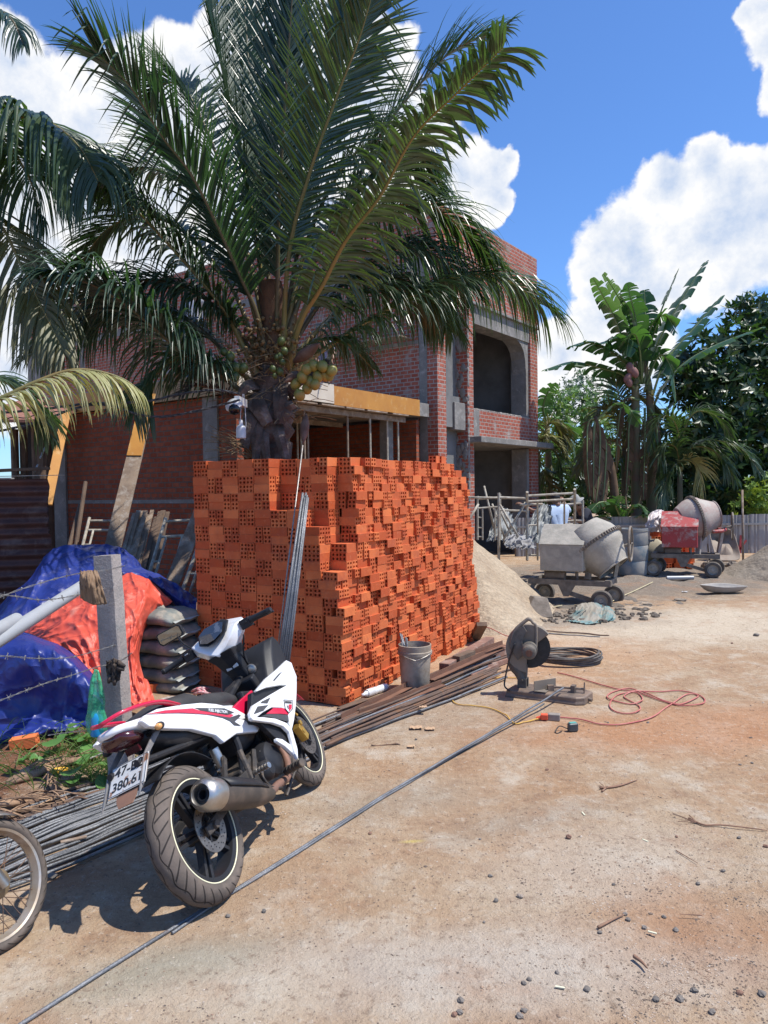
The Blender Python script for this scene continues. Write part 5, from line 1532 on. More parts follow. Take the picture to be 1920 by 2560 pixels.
# ------------------------------------------------------------------ right hand side
FENCE = mat('grey_fence_sheet', (0.30, 0.29, 0.28), (0.23, 0.22, 0.215), .7, metal=.1, scale=1.5, dirt=(0.36, 0.33, 0.30), dscale=3, bump=.1)
FY = 19.0
fz = 1.0
x0 = at(1290, 1300, FY).x; x1 = at(2350, 1300, FY).x
root = thing('metal_fence', 'low grey ribbed metal sheet fence along the back of the site', 'fence', (x0, FY, 0))
k = 0; x = x0
while x < x1:
    e = x + 1.02
    V = []; n_ = 24
    m = MB()
    m.grid(n_, 1, lambda u, v: Vector((x + u * 1.0, FY + .02 * (k % 2) + (.018 if (u * 10) % 1 < .28 else 0), v * (fz + .01 * math.sin(k * 2.3)))))
    m.build('sheet', FENCE, root, weld=False)
    x = e - .02; k += 1
m = MB(); m.box(((x0 + x1) / 2, FY - .03, .76), (x1 - x0, .03, .05)); m.build('rail', FENCE, root)
for i in range(7):
    m = MB(); m.box((x0 + i * 1.7, FY + .07, .5), (.05, .05, 1.0)); m.build('post', STEELR, root)
m = MB()
for (xa, ya, xb, yb) in ((1852, 1338, 1850, 1392), (1836, 1352, 1850, 1376), (1866, 1350, 1850, 1374)):
    a_, c_ = at(xa, ya, FY - .012), at(xb, yb, FY - .012); m.bar(a_, c_, .05, .004, (0, 1, 0))
o = m.build('paint_mark', mat('red_paint', (0.42, 0.05, 0.05), (0.3, 0.04, 0.04), .6), root)

# sand heaps
SAND = mat('pale_sand', (0.50, 0.40, 0.28), (0.40, 0.30, 0.20), .98, scale=1.4, dirt=(0.29, 0.21, 0.14), dscale=1.8, dlo=.56, dhi=.72, bump=1., bscale=9, bdist=.06, fine=.4)
SANDG = mat('grey_sand', (0.32, 0.27, 0.21), (0.25, 0.20, 0.15), .98, scale=1.6, dirt=(0.19, 0.15, 0.11), dscale=2, dlo=.55, dhi=.72, bump=.9, bscale=12, bdist=.04, fine=.3)


def heap(name, label, cx, cy, rx, ry, h, mm, seed, cat='sand heap'):
    V = []; Fs = []; nr, na = 60, 150
    for i in range(nr + 1):
        for j in range(na):
            a_ = 2 * math.pi * j / na; r = i / nr
            w_ = 1 + .16 * noise.noise((math.cos(a_) * 1.3, math.sin(a_) * 1.3, seed))
            x = cx + rx * r * w_ * math.cos(a_); y = cy + ry * r * w_ * math.sin(a_)
            z = h * (max(0, 1 - r) ** (1.15 + .25 * noise.noise((math.cos(a_) * 2, math.sin(a_) * 2, seed + 7)))) * (1 - .12 * math.exp(-(r * 6) ** 2)) + .10 * h * (noise.noise((x * 1.1, y * 1.1, seed)) * (1 - r)) + .035 * noise.noise((x * 3, y * 3, seed)) + .022 * noise.noise((x * 8, y * 8, seed)) - .03 * max(0, noise.noise((x * 2.2, y * 2.2 + 9, seed)) - .2) - .012
            z += .05 * h * (1 - r) * abs(noise.noise((math.atan2(y - cy, x - cx) * 5, r * 1.5, seed + 4)))
            z = max(z, -.02) + (ground_h(x, y) * .5 if r > .8 else 0)
            V.append((x, y, z))
    for i in range(nr):
        for j in range(na): Fs.append((i * na + j, (i + 1) * na + j, (i + 1) * na + (j + 1) % na, i * na + (j + 1) % na))
    m = MB(); m.add(V, Fs); o = m.build(name, mm, smooth='all'); tag(o, label, cat)
    return o


heap('sand_heap', 'pale sand heap behind the far end of the brick stack', 1.05, 11.25, 1.5, 2.3, 1.36, SAND, 3)
heap('sand_heap', 'grey sand heap at the right edge in front of the fence', 8.45, 14.2, 1.9, 1.9, 1.35, SANDG, 8)
heap('mortar_heap', 'low spread of wet grey mortar around the nearer mixer', 2.75, 11.2, 1.7, .9, .06, mat('wet_mortar', (0.17, 0.14, 0.11), (0.12, 0.10, 0.08), .9, scale=5, bump=1., bscale=20, bdist=.03), 5, 'mortar')

# cement mixers
CEM = mat('cement_caked_steel', (0.36, 0.33, 0.28), (0.28, 0.26, 0.22), .85, scale=4, dirt=(0.42, 0.38, 0.32), dscale=7, dlo=.45, dhi=.65, bump=.5, bscale=40)
CEMG = mat('cement_caked_green', (0.22, 0.24, 0.19), (0.30, 0.30, 0.25), .85, scale=4, dirt=(0.38, 0.35, 0.30), dscale=6, dlo=.5, dhi=.65, bump=.5, bscale=40)
CEMR = mat('cement_splashed_red', (0.42, 0.045, 0.045), (0.34, 0.05, 0.045), .6, scale=4, dirt=(0.42, 0.36, 0.32), dscale=6, dlo=.5, dhi=.66, bump=.4, bscale=40)
IRON = mat('dirty_iron', (0.15, 0.125, 0.10), (0.26, 0.22, 0.18), .85, metal=.2, scale=9, bump=.4, bscale=50)
TYRE = mat('dusty_tyre', (0.07, 0.06, 0.052), (0.17, 0.145, 0.12), .9, scale=7, bump=.3, bscale=40)


def wheel(parent, c, r, w_, axis_rot, rimm, name='wheel'):
    Rm = Matrix.Rotation(axis_rot, 3, 'Z')
    e = Vector(c)
    t_ = MB(); t_.lathe([(r * .62, -w_ / 2), (r * .9, -w_ / 2), (r, -w_ / 4), (r, w_ / 4), (r * .9, w_ / 2), (r * .62, w_ / 2)], 28, e, 'Y', Rm)
    tobj = t_.build(name, TYRE, parent, smooth=True)
    q = MB(); q.lathe([(0, -w_ * .3), (r * .2, -w_ * .35), (r * .25, -w_ * .15), (r * .55, -w_ * .1), (r * .66, -w_ * .42), (r * .66, w_ * .42), (0, w_ * .3)], 24, e, 'Y', Rm)
    q.build('rim', rimm, tobj, smooth=True)
    return tobj


def mixer(label, loc, rz, boxm, drumm, drum_axis, drum_c, s, ringm, mouth=.36, wheels=1):
    root = thing('cement_mixer', label, 'cement mixer', loc, (0, 0, rz))
    Wm = world_matrix(root)

    def T(p): return Wm @ (Vector(p) * s)
    RM = Matrix.Rotation(rz, 3, 'Z')

    def B(name, mm, fn, **kw):
        m = MB(); fn(m); return m.build(name, mm, root, **kw)
    # motor cover with a sloping lid
    pr = [(-.34, -.30, .60), (-.34, -.30, 1.02), (-.34, .02, 1.30), (-.34, .10, 1.30), (-.34, .10, .60)]
    B('motor_cover', boxm, lambda m: m.prism([T(p) for p in pr], T((.68, 0, 0)) - T((0, 0, 0))), bevel=.012)
    B('cover_lid', boxm, lambda m: (m.prism([T(p) for p in ((-.355, -.315, 1.025), (-.355, -.30, 1.04), (-.355, .02, 1.325), (-.355, .12, 1.325), (-.355, .12, 1.305), (-.355, .02, 1.305))], T((.71, 0, 0)) - T((0, 0, 0)))), bevel=.004)
    # chassis
    B('chassis', IRON, lambda m: (m.bar(T((-.55, -.22, .42)), T((.75, -.22, .42)), .06, .08), m.bar(T((-.55, .30, .42)), T((.75, .30, .42)), .06, .08),
                                 m.bar(T((-.5, -.25, .43)), T((-.5, .33, .43)), .08, .08), m.bar(T((.7, -.25, .43)), T((.7, .33, .43)), .08, .08),
                                 m.bar(T((-.12, -.22, .43)), T((-.12, .32, .43)), .07, .07), m.bar(T((-.30, -.10, .42)), T((-.30, -.10, .62)), .04, .04), m.bar(T((.2, -.1, .42)), T((.2, -.1, .62)), .04, .04),
                                 m.prism([T(p) for p in ((-.1, -.255, .46), (.25, -.255, .46), (.1, -.255, .20), (.02, -.255, .20))], T((0, .05, 0)) - T((0, 0, 0))),
                                 m.bar(T((.1, -.2, .25)), T((.55, -.2, .12)), .05, .06), m.bar(T((-.45, -.2, .40)), T((-.6, -.25, .12)), .05, .06)))
    B('motor', boxm if False else IRON, lambda m: (m.tube([T((-.28, -.12, .52)), T((.02, -.12, .52))], .085 * s, 14), m.box(T((-.13, -.12, .43)), (.25 * s, .16 * s, .02), RM)), smooth=True)
    B('stand', drumm, lambda m: m.bar(T((.34, .05, .45)), T((.38, .12, 1.0)), .09, .05))
    B('stand', drumm, lambda m: m.bar(T((.72, .25, .45)), T((.80, .28, .95)), .09, .05))
    # drum
    ax = Vector(drum_axis).normalized()
    q = Vector((0, 0, 1)).rotation_difference(ax).to_matrix()
    c_ = T(drum_c)
    prof = [(0, -.36), (.14, -.37), (.30, -.33), (.41, -.14), (.44, -.02), (.44, .04), (.43, .12), (.40, .16), (.27, .44), (.265, .46), (.25, .455), (.25, .44), (.37, .16), (.40, .05), (.38, -.13), (.26, -.29), (0, -.33)]
    d = B('drum', drumm, lambda m: m.lathe([(a_ * s, b2 * s) for a_, b2 in prof], 36, c_, rot=q), smooth=True)
    m = MB(); m.lathe([(.442 * s, -.02 * s), (.475 * s, -.02 * s), (.475 * s, .03 * s), (.442 * s, .03 * s)], 48, c_, rot=q)
    for k in range(60):
        a_ = 2 * math.pi * k / 60; p = c_ + q @ Vector((math.cos(a_) * .482 * s, math.sin(a_) * .482 * s, .005 * s))
        m.box(p, (.018 * s, .02 * s, .045 * s), q @ Matrix.Rotation(a_, 3, 'Z'))
    m.build('gear_ring', IRON, d)
    m = MB(); m.lathe([(.265 * s, .44 * s), (.285 * s, .45 * s), (.285 * s, .465 * s), (.262 * s, .47 * s)], 36, c_, rot=q); m.build('mouth_rim', drumm, d, smooth=True)
    # tilting hand wheel
    hc = T((.98, .18, 1.02)); hr = .27 * s; m = MB()
    hx = RM @ Vector((.42, -.15, 0)).normalized()
    u_ = Vector((0, 0, 1)); v_ = hx.cross(u_).normalized(); v_ = (v_ + hx * .4).normalized()
    m.tube([hc + (u_ * math.cos(a_) + v_ * math.sin(a_)) * hr for a_ in [2 * math.pi * i / 36 for i in range(36)]], .016, 8, closed=True)
    for a_ in (.5, 2.6, 4.7): m.tube([hc, hc + (u_ * math.cos(a_) + v_ * math.sin(a_)) * hr], .011, 6)
    m.tube([hc, T((.78, .2, .95))], .022, 8)
    m.build('hand_wheel', IRON, root, smooth='all')
    m = MB(); yk = [T((.28, .42, .98)), T((.45, .60, .95)), T((.75, .5, .93)), T((.85, .25, .95)), T((.80, .0, .93)), T((.62, -.12, .92))]
    m.tube(bez(yk, 20), .035 * s, 8); m.build('yoke', ringm, root, smooth='all')
    for (x, y) in ((-.50, -.30), (.62, -.30), (-.45, .42), (.68, .42)):
        wheel(root, T((x, y, .165)), .165 * s, .08 * s, rz, CEM)
    return root


g = G(1432, 1508)
mixer('nearer cement mixer caked in grey cement with its drum tipped towards the ground', (g.x - .10, g.y + .02, -.05), R_(-27), CEM, CEM, (.48, -.35, -.72), (.44, .16, .99), .94, IRON)
g = G(1712, 1440)
mixer('farther cement mixer with red motor cover and red yoke beside the drum barrel', (g.x - .05, g.y + .1, 0), R_(-24), CEMR, mat('pinkish_cement', (0.38, 0.31, 0.27), (0.34, 0.22, 0.19), .85, scale=3, dirt=(0.40, 0.36, 0.31), dscale=6, dlo=.45, dhi=.6, bump=.4), (.60, .0, .12), (.26, .30, 1.16), .95, CEMR)

# barrel, poles, tray, pan
g = G(1590, 1441)
root = thing('plastic_barrel', 'dusty blue grey plastic barrel standing between the two mixers', 'barrel', (g.x, g.y + .2, 0))
BARR = mat('dusty_blue_barrel', (0.10, 0.145, 0.175), (0.20, 0.215, 0.215), .7, scale=2.5, dirt=(0.30, 0.28, 0.25), dscale=4, dlo=.42, dhi=.62)
m = MB(); m.lathe([(0, 0), (.265, 0), (.285, .03), (.29, .08), (.295, .28), (.285, .30), (.295, .33), (.297, .58), (.285, .60), (.297, .63), (.29, .82), (.285, .87), (.295, .88), (.295, .93), (.28, .935), (.27, .90), (.262, .86), (.26, .1), (0, .08)], 36, (g.x, g.y + .2, 0)); m.build('body', BARR, root, smooth=True)
m = MB(); m.lathe([(0, .60), (.258, .60)], 30, (g.x, g.y + .2, 0)); m.build('water', mat('murky_water', (0.06, 0.055, 0.04), None, .1), root)
m = MB(); p = G(1858, 1425); m.tube([(p.x, p.y, 0), (p.x - .02, p.y, 1.66)], .022, 8); o = m.build('wooden_pole', WOOD, smooth='all'); tag(o, 'thin upright wooden pole stuck in front of the fence at right', 'pole')
c_ = at(1812, 1410, 17.2)
root = thing('wheelbarrow', 'wheelbarrow tipped up against the fence showing its cement crusted tray', 'wheelbarrow', (c_.x, c_.y, 0))
m = MB(); pts = []
for k in range(24):
    a_ = 2 * math.pi * k / 24; ca, sa = math.cos(a_), math.sin(a_)
    pts.append((math.copysign(abs(ca) ** .45, ca), math.copysign(abs(sa) ** .45, sa)))
rings = [[Vector((c_.x + x * sx_, c_.y + y0 + z * .22, .38 + z * sz_)) for x, z in pts] for sx_, sz_, y0 in ((.30, .36, 0), (.29, .35, 0), (.20, .24, .16), (.001, .001, .17))]
m.loft(rings, caps=False); m.build('tray', mat('mud_coated_tray', (0.24, 0.185, 0.145), (0.30, 0.25, 0.20), .9, scale=5, bump=.4), root, smooth=True, solid=.006)
m = MB(); m.tube([c_ + Vector((-.22, .2, -.25)), c_ + Vector((-.25, .35, .45))], .015, 6); m.build('handle', IRON, root)
m = MB(); m.tube([c_ + Vector((.22, .2, -.25)), c_ + Vector((.25, .35, .45))], .015, 6); m.build('handle', IRON, root)
wheel(root, c_ + Vector((0, .25, .25)), .16, .07, 1.2, IRON)
g = G(1815, 1486)
m = MB(); ringp = [(-.42, .02), (-.30, -.12), (-.05, -.15), (.22, -.14), (.42, -.04), (.40, .10), (.1, .2), (-.25, .16)]
m.loft([[Vector((g.x + x * f, g.y + y * f + .1, z + (.03 * math.sin(x * 14) if f > .9 else 0))) for x, y in ringp] for f, z in ((1.0, .13), (.97, .12), (.72, .02), (.01, .02))], caps=False)
o = m.build('mortar_pan', mat('pale_tin', (0.40, 0.37, 0.33), (0.30, 0.27, 0.24), .7, metal=.2, scale=5, bump=.4), smooth=True, solid=.008, subsurf=1); tag(o, 'bent shallow metal mortar pan on the ground at right', 'pan')
for (x, y, L, rz, lb) in ((1700, 1450, .5, .0, 'short grey pipe offcut on the ground below the red mixer'),):
    g = G(x, y); m = MB(); d = Vector((math.cos(rz), math.sin(rz), 0)) * L / 2; m.tube([g - d + Vector((0, 0, .04)), g + d + Vector((0, 0, .04))], .04, 14); o = m.build('pipe_offcut', PVC, smooth=True); tag(o, lb, 'pipe')
for k, (x, y, w_, d_, h_, lb) in enumerate(((1812, 1418, .35, .2, .12, 'grey concrete lump by the tipped wheelbarrow'), (1832, 1425, .22, .3, .2, 'dark stone at the foot of the wooden pole'), (1770, 1425, .3, .25, .22, 'lump of hardened cement beside the red mixer wheel'), (1795, 1432, .2, .2, .15, 'small lump of hardened cement near the tipped wheelbarrow'),
                               (1700, 1503, .22, .09, .05, 'dark muddy clod on the ground below the pan'), (1618, 1514, .16, .07, .04, 'flat piece of brick on the mortar stained ground'), (1322, 1520, .24, .2, .25, 'grey bucket shaped lump left of the nearer mixer wheel'))):
    if k == 6: continue
    g = G(x, y); m = MB(); m.ball((g.x, g.y, h_ * .4), (w_ / 2, d_ / 2, h_ / 2), 10, 7, jit=.22, rnd=r2); o = m.build('rubble_lump', SANDG if k != 1 else IRON, smooth=False); tag(o, lb, 'rubble')
m = MB()
for j in range(260):
        a_ = r2.uniform(0, 6.28); q = r2.random() ** .5; x = 2.55 + 1.25 * q * math.cos(a_); y = 10.2 + .75 * q * math.sin(a_); s = r2.uniform(.012, .05)
        m.ball((x, y, ground_h(x, y) + s * .3), (s, s * .9, s * .6), 6, 4, jit=.25, rnd=r2)
o = m.build('mortar_crumbs', MATS['wet_mortar'], weld=False); tag(o, 'crumbs of dried mortar strewn under the nearer mixer', 'mortar crumbs', kind='stuff')
# tipped mortar tray by the near mixer and crumpled tarp
a_ = [at(1318, 1540, 10.2), at(1380, 1540, 10.15), at(1360, 1498, 10.5), at(1332, 1500, 10.6)]
g0 = G(1345, 1545)
m = MB(); m.prism([Vector((g0.x - .2, g0.y, .01)), Vector((g0.x + .2, g0.y - .05, .01)), Vector((g0.x + .16, g0.y + .12, .25)), Vector((g0.x - .02, g0.y + .14, .27))], (.0, .28, -.02))
o = m.build('mortar_hopper', IRON, bevel=.01); tag(o, 'dark upturned metal hopper on the mortar left of the nearer mixer', 'hopper')
TEAL = mat('dusty_teal_sheet', (0.12, 0.22, 0.22), (0.27, 0.24, 0.19), .8, scale=3.2, lo=.42, hi=.58, dirt=(0.30, 0.27, 0.22), dscale=4, dlo=.48, dhi=.6, bump=.3)
o = net([[(1442, 1512, 10.2), (1462, 1508, 10.3), (1490, 1508, 10.3), (1510, 1530, 10.2)], [(1435, 1530, 10.0), (1462, 1524, 9.9), (1490, 1520, 9.9), (1506, 1540, 9.9)], [(1415, 1545, 9.9), (1440, 1545, 9.75), (1480, 1548, 9.65), (1505, 1550, 9.7)], [(1412, 1552, 9.65), (1435, 1555, 9.5), (1470, 1561, 9.4), (1500, 1556, 9.5)]], 40, 30, .035, (5, 4), 4, 1.).build('crumpled_sheet', TEAL, smooth='all'); tag(o, 'crumpled dusty teal sheet on the ground right below the nearer mixer', 'plastic sheet')
o = net([[(1500, 1520, 10.2), (1518, 1516, 10.2), (1534, 1530, 10.1)], [(1500, 1538, 9.9), (1520, 1532, 9.8), (1538, 1543, 9.85)], [(1495, 1556, 9.6), (1512, 1552, 9.55), (1534, 1552, 9.6)]], 24, 20, .03, (4, 4), 14, 1.).build('crumpled_sheet', TEAL, smooth='all'); tag(o, 'smaller crumpled blue grey sheet beside the teal one', 'plastic sheet')
# scaffold in front of the bay
frame_quad('standing scaffold frame nearest the far end of the brick stack', (1194, 1248), (1250, 1243), (1250, 1350), (1194, 1350), 13.6, 13.6, rails=(0, .22), inner=True)
frame_quad('standing scaffold frame in the middle before the dark bay', (1247, 1240), (1318, 1243), (1318, 1400), (1247, 1400), 13.2, 13.2, rails=(0.02, .22), inner=False, r=.02)
frame_quad('standing scaffold frame around the man in the pale shirt', (1318, 1236), (1437, 1229), (1437, 1400), (1318, 1400), 13.0, 14.2, rails=(.02, .10), inner=True, r=.02)
frame_quad('low scaffold frame just right of the man in the pale shirt', (1400, 1262), (1457, 1258), (1457, 1400), (1400, 1400), 14.6, 14.6, rails=(.0, .3), inner=False, r=.018)
for k, (p, q, Yq, lb) in enumerate((((1140, 1243), (1320, 1246), 13.3, 'long horizontal scaffold tube before the dark bay'), ((1160, 1322), (1196, 1260), 13.1, 'diagonal brace tube next to the brick stack'), ((1250, 1262), (1312, 1370), 13.0, 'diagonal brace tube sloping down to the right'), ((1258, 1350), (1314, 1256), 13.05, 'diagonal brace tube sloping up to the right'),
                                   ((1210, 1215), (1240, 1340), 14.0, 'slanting tube leaning inside the dark bay'), ((1230, 1260), (1262, 1345), 13.9, 'pale batten leaning among the scaffold frames'), ((1245, 1265), (1282, 1345), 13.95, 'second pale batten leaning among the scaffold frames'), ((1300, 1262), (1356, 1260), 13.1, 'short horizontal plank at the left hand of the man in the pale shirt'))):
    m = MB(); m.tube([at(*p, Yq), at(*q, Yq + .1)], .02, 8); o = m.build('scaffold_tube', STEELW, smooth='all'); tag(o, lb, 'scaffold tube')
PSH = mat('grey_plastic_film', (0.15, 0.165, 0.17), (0.24, 0.25, 0.25), .5, scale=4, bump=.15, bscale=14, bdist=.004, spec=.4)
o = net([[(1345, 1262, 14.2), (1362, 1262, 14.2), (1372, 1266, 14.2)], [(1320, 1310, 14.0), (1345, 1305, 13.9), (1375, 1305, 14.0)], [(1296, 1362, 13.7), (1335, 1358, 13.6), (1376, 1360, 13.8)]], 30, 30, .06, (5, 4), 9, 1.2, (1.4, .1)).build('plastic_sheet', PSH, smooth='all'); tag(o, 'grey plastic sheet draped over the scaffold left of the man', 'plastic sheet')
o = net([[(1240, 1270, 14.6), (1262, 1272, 14.6), (1285, 1300, 14.6)], [(1225, 1320, 14.3), (1250, 1310, 14.3), (1290, 1330, 14.3)], [(1215, 1355, 14.1), (1250, 1352, 14.0), (1300, 1358, 14.1)]], 30, 30, .06, (5, 4), 19, 1.2, (1.4, .1)).build('plastic_sheet', PSH, smooth='all'); tag(o, 'crumpled plastic sheet hanging inside the dark bay', 'plastic sheet')
o = net([[(1262, 1345, 13.6), (1290, 1336, 13.6), (1330, 1345, 13.6)], [(1255, 1358, 13.1), (1290, 1352, 13.0), (1332, 1360, 13.1)], [(1262, 1372, 12.8), (1300, 1372, 12.8), (1335, 1376, 12.9)]], 30, 16, .08, (6, 4), 29, 1.).build('white_sacks', mat('white_sacking', (0.30, 0.30, 0.31), (0.22, 0.21, 0.20), .8, scale=6), smooth='all'); tag(o, 'heap of white empty sacks at the foot of the scaffold', 'sacks')
# bricks and wrapped pack behind the red mixer
kk = 0
for zi in range(8):
    for xi in range(4):
        p = at(1640 + xi * 27, 1300, 15.8)
        if xi > 1 and zi > 3: continue
        o = bpy.data.objects.new('hollow_brick', BV[(zi + xi) % 6]); col.objects.link(o)
        o.location = (p.x, 15.8, BH * (zi + .5) * 1.6); o.rotation_euler = (0, 0, R_(90 if (zi + xi) % 2 else 4)); o.scale = (1.25, 1.6, 1.6)
        tag(o, 'brick in the small stack half hidden behind the red mixer', 'brick', 'bricks behind the red mixer')
o = net([[(1622, 1284, 15.3), (1640, 1276, 15.3), (1656, 1276, 15.4)], [(1612, 1310, 15.1), (1632, 1302, 15.0), (1650, 1300, 15.1)], [(1612, 1330, 15.1), (1635, 1330, 15.0), (1652, 1330, 15.1)]], 24, 24, .05, (4, 4), 39, 1.).build('plastic_wrap', mat('milky_film', (0.5, 0.42, 0.40), (0.6, 0.56, 0.55), .4, scale=6), smooth='all'); tag(o, 'milky plastic wrap over the small brick stack behind the red mixer', 'plastic wrap')
c_ = G(1655, 1437)
m = MB(); m.ball((c_.x, c_.y + .5, .42), (.26, .2, .26), 12, 8, jit=.1, rnd=r2); o = m.build('canvas_bundle', mat('mud_canvas', (0.34, 0.30, 0.22), (0.26, 0.23, 0.17), .95, scale=5), smooth='all'); tag(o, 'mud coloured canvas bundle between the barrel and the red mixer', 'bundle')
for k, (pts, lb) in enumerate((([(1110, 1560), (1230, 1555), (1300, 1545), (1360, 1525), (1420, 1512), (1500, 1520)], 'pale cord across the mortar under the nearer mixer'), ([(1505, 1520), (1545, 1495), (1580, 1480), (1632, 1455)], 'pale yellow cord running from the nearer mixer to the right'))):
    m = MB(); m.tube(bez([G(x, y, .03) for x, y in pts], 30), .008, 6); o = m.build('cord', mat('pale_cord', (0.55, 0.48, 0.30), (0.45, 0.38, 0.22), .8, scale=20), smooth='all'); tag(o, lb, 'cord')
g = G(1205, 1530); m = MB(); m.prism([G(1180, 1500, .02), G(1215, 1545, .02), G(1190, 1556, .02), G(1150, 1520, .02)], (0, 0, .03)); o = m.build('plank', WOOD); tag(o, 'short pale plank on the sand at the far end of the brick stack', 'plank')

# ------------------------------------------------------------------ people
SKIN = mat('tanned_skin', (0.30, 0.16, 0.10), (0.26, 0.135, 0.085), .55, scale=10)
HAIR = mat('black_hair', (0.012, 0.010, 0.010), (0.02, 0.016, 0.014), .5, scale=30)


def skinned(name, verts, edges, rad, material, parent, root_i=0, sub=2, scale_xy=None):
    me = bpy.data.meshes.new(name)
    Mw = world_matrix(parent).inverted()
    me.from_pydata([tuple(Mw @ Vector(v)) for v in verts], edges, [])
    me.materials.append(material)
    o = bpy.data.objects.new(name, me); col.objects.link(o); o.parent = parent
    md = o.modifiers.new('skin', 'SKIN'); md.use_smooth_shade = True
    sv = me.skin_vertices[0].data if me.skin_vertices else None
    if sv is None:
        bm = bmesh.new(); bm.from_mesh(me); bm.verts.layers.skin.verify(); bm.to_mesh(me); bm.free(); sv = me.skin_vertices[0].data
    for i, r in enumerate(rad):
        sv[i].radius = (r, r) if not isinstance(r, tuple) else r
        sv[i].use_root = (i == root_i)
    s2 = o.modifiers.new('sub', 'SUBSURF'); s2.levels = sub; s2.render_levels = sub
    return o


def hand(parent, wrist, dirv, palmn, s=1.):
    """palm with four bent fingers and a side thumb"""
    d = Vector(dirv).normalized(); n_ = Vector(palmn); n_ = (n_ - d * n_.dot(d)).normalized(); sd_ = d.cross(n_)
    W = Vector(wrist); V = [W, W + d * .045 * s, W + d * .085 * s]; E = [(0, 1), (1, 2)]; Rr = [(.017, .025), (.014, .034), (.012, .036)]
    for k, (off, L) in enumerate(((-.030, .068), (-.010, .078), (.011, .073), (.030, .056))):
        a_ = len(V); b0 = W + d * .088 * s + sd_ * off * s
        V += [b0, b0 + d * L * .45 * s + n_ * .010, b0 + d * L * .72 * s + n_ * .030, b0 + d * L * .8 * s + n_ * .048]
        E += [(2, a_), (a_, a_ + 1), (a_ + 1, a_ + 2), (a_ + 2, a_ + 3)]; Rr += [.0095, .009, .0085, .007]
    a_ = len(V); V += [W + d * .03 * s - sd_ * .035 * s, W + d * .065 * s - sd_ * .058 * s + n_ * .02, W + d * .09 * s - sd_ * .055 * s + n_ * .035]
    E += [(0, a_), (a_, a_ + 1), (a_ + 1, a_ + 2)]; Rr += [.012, .010, .0085]
    return skinned('hand', V, E, Rr, SKIN, parent, 0, 2)


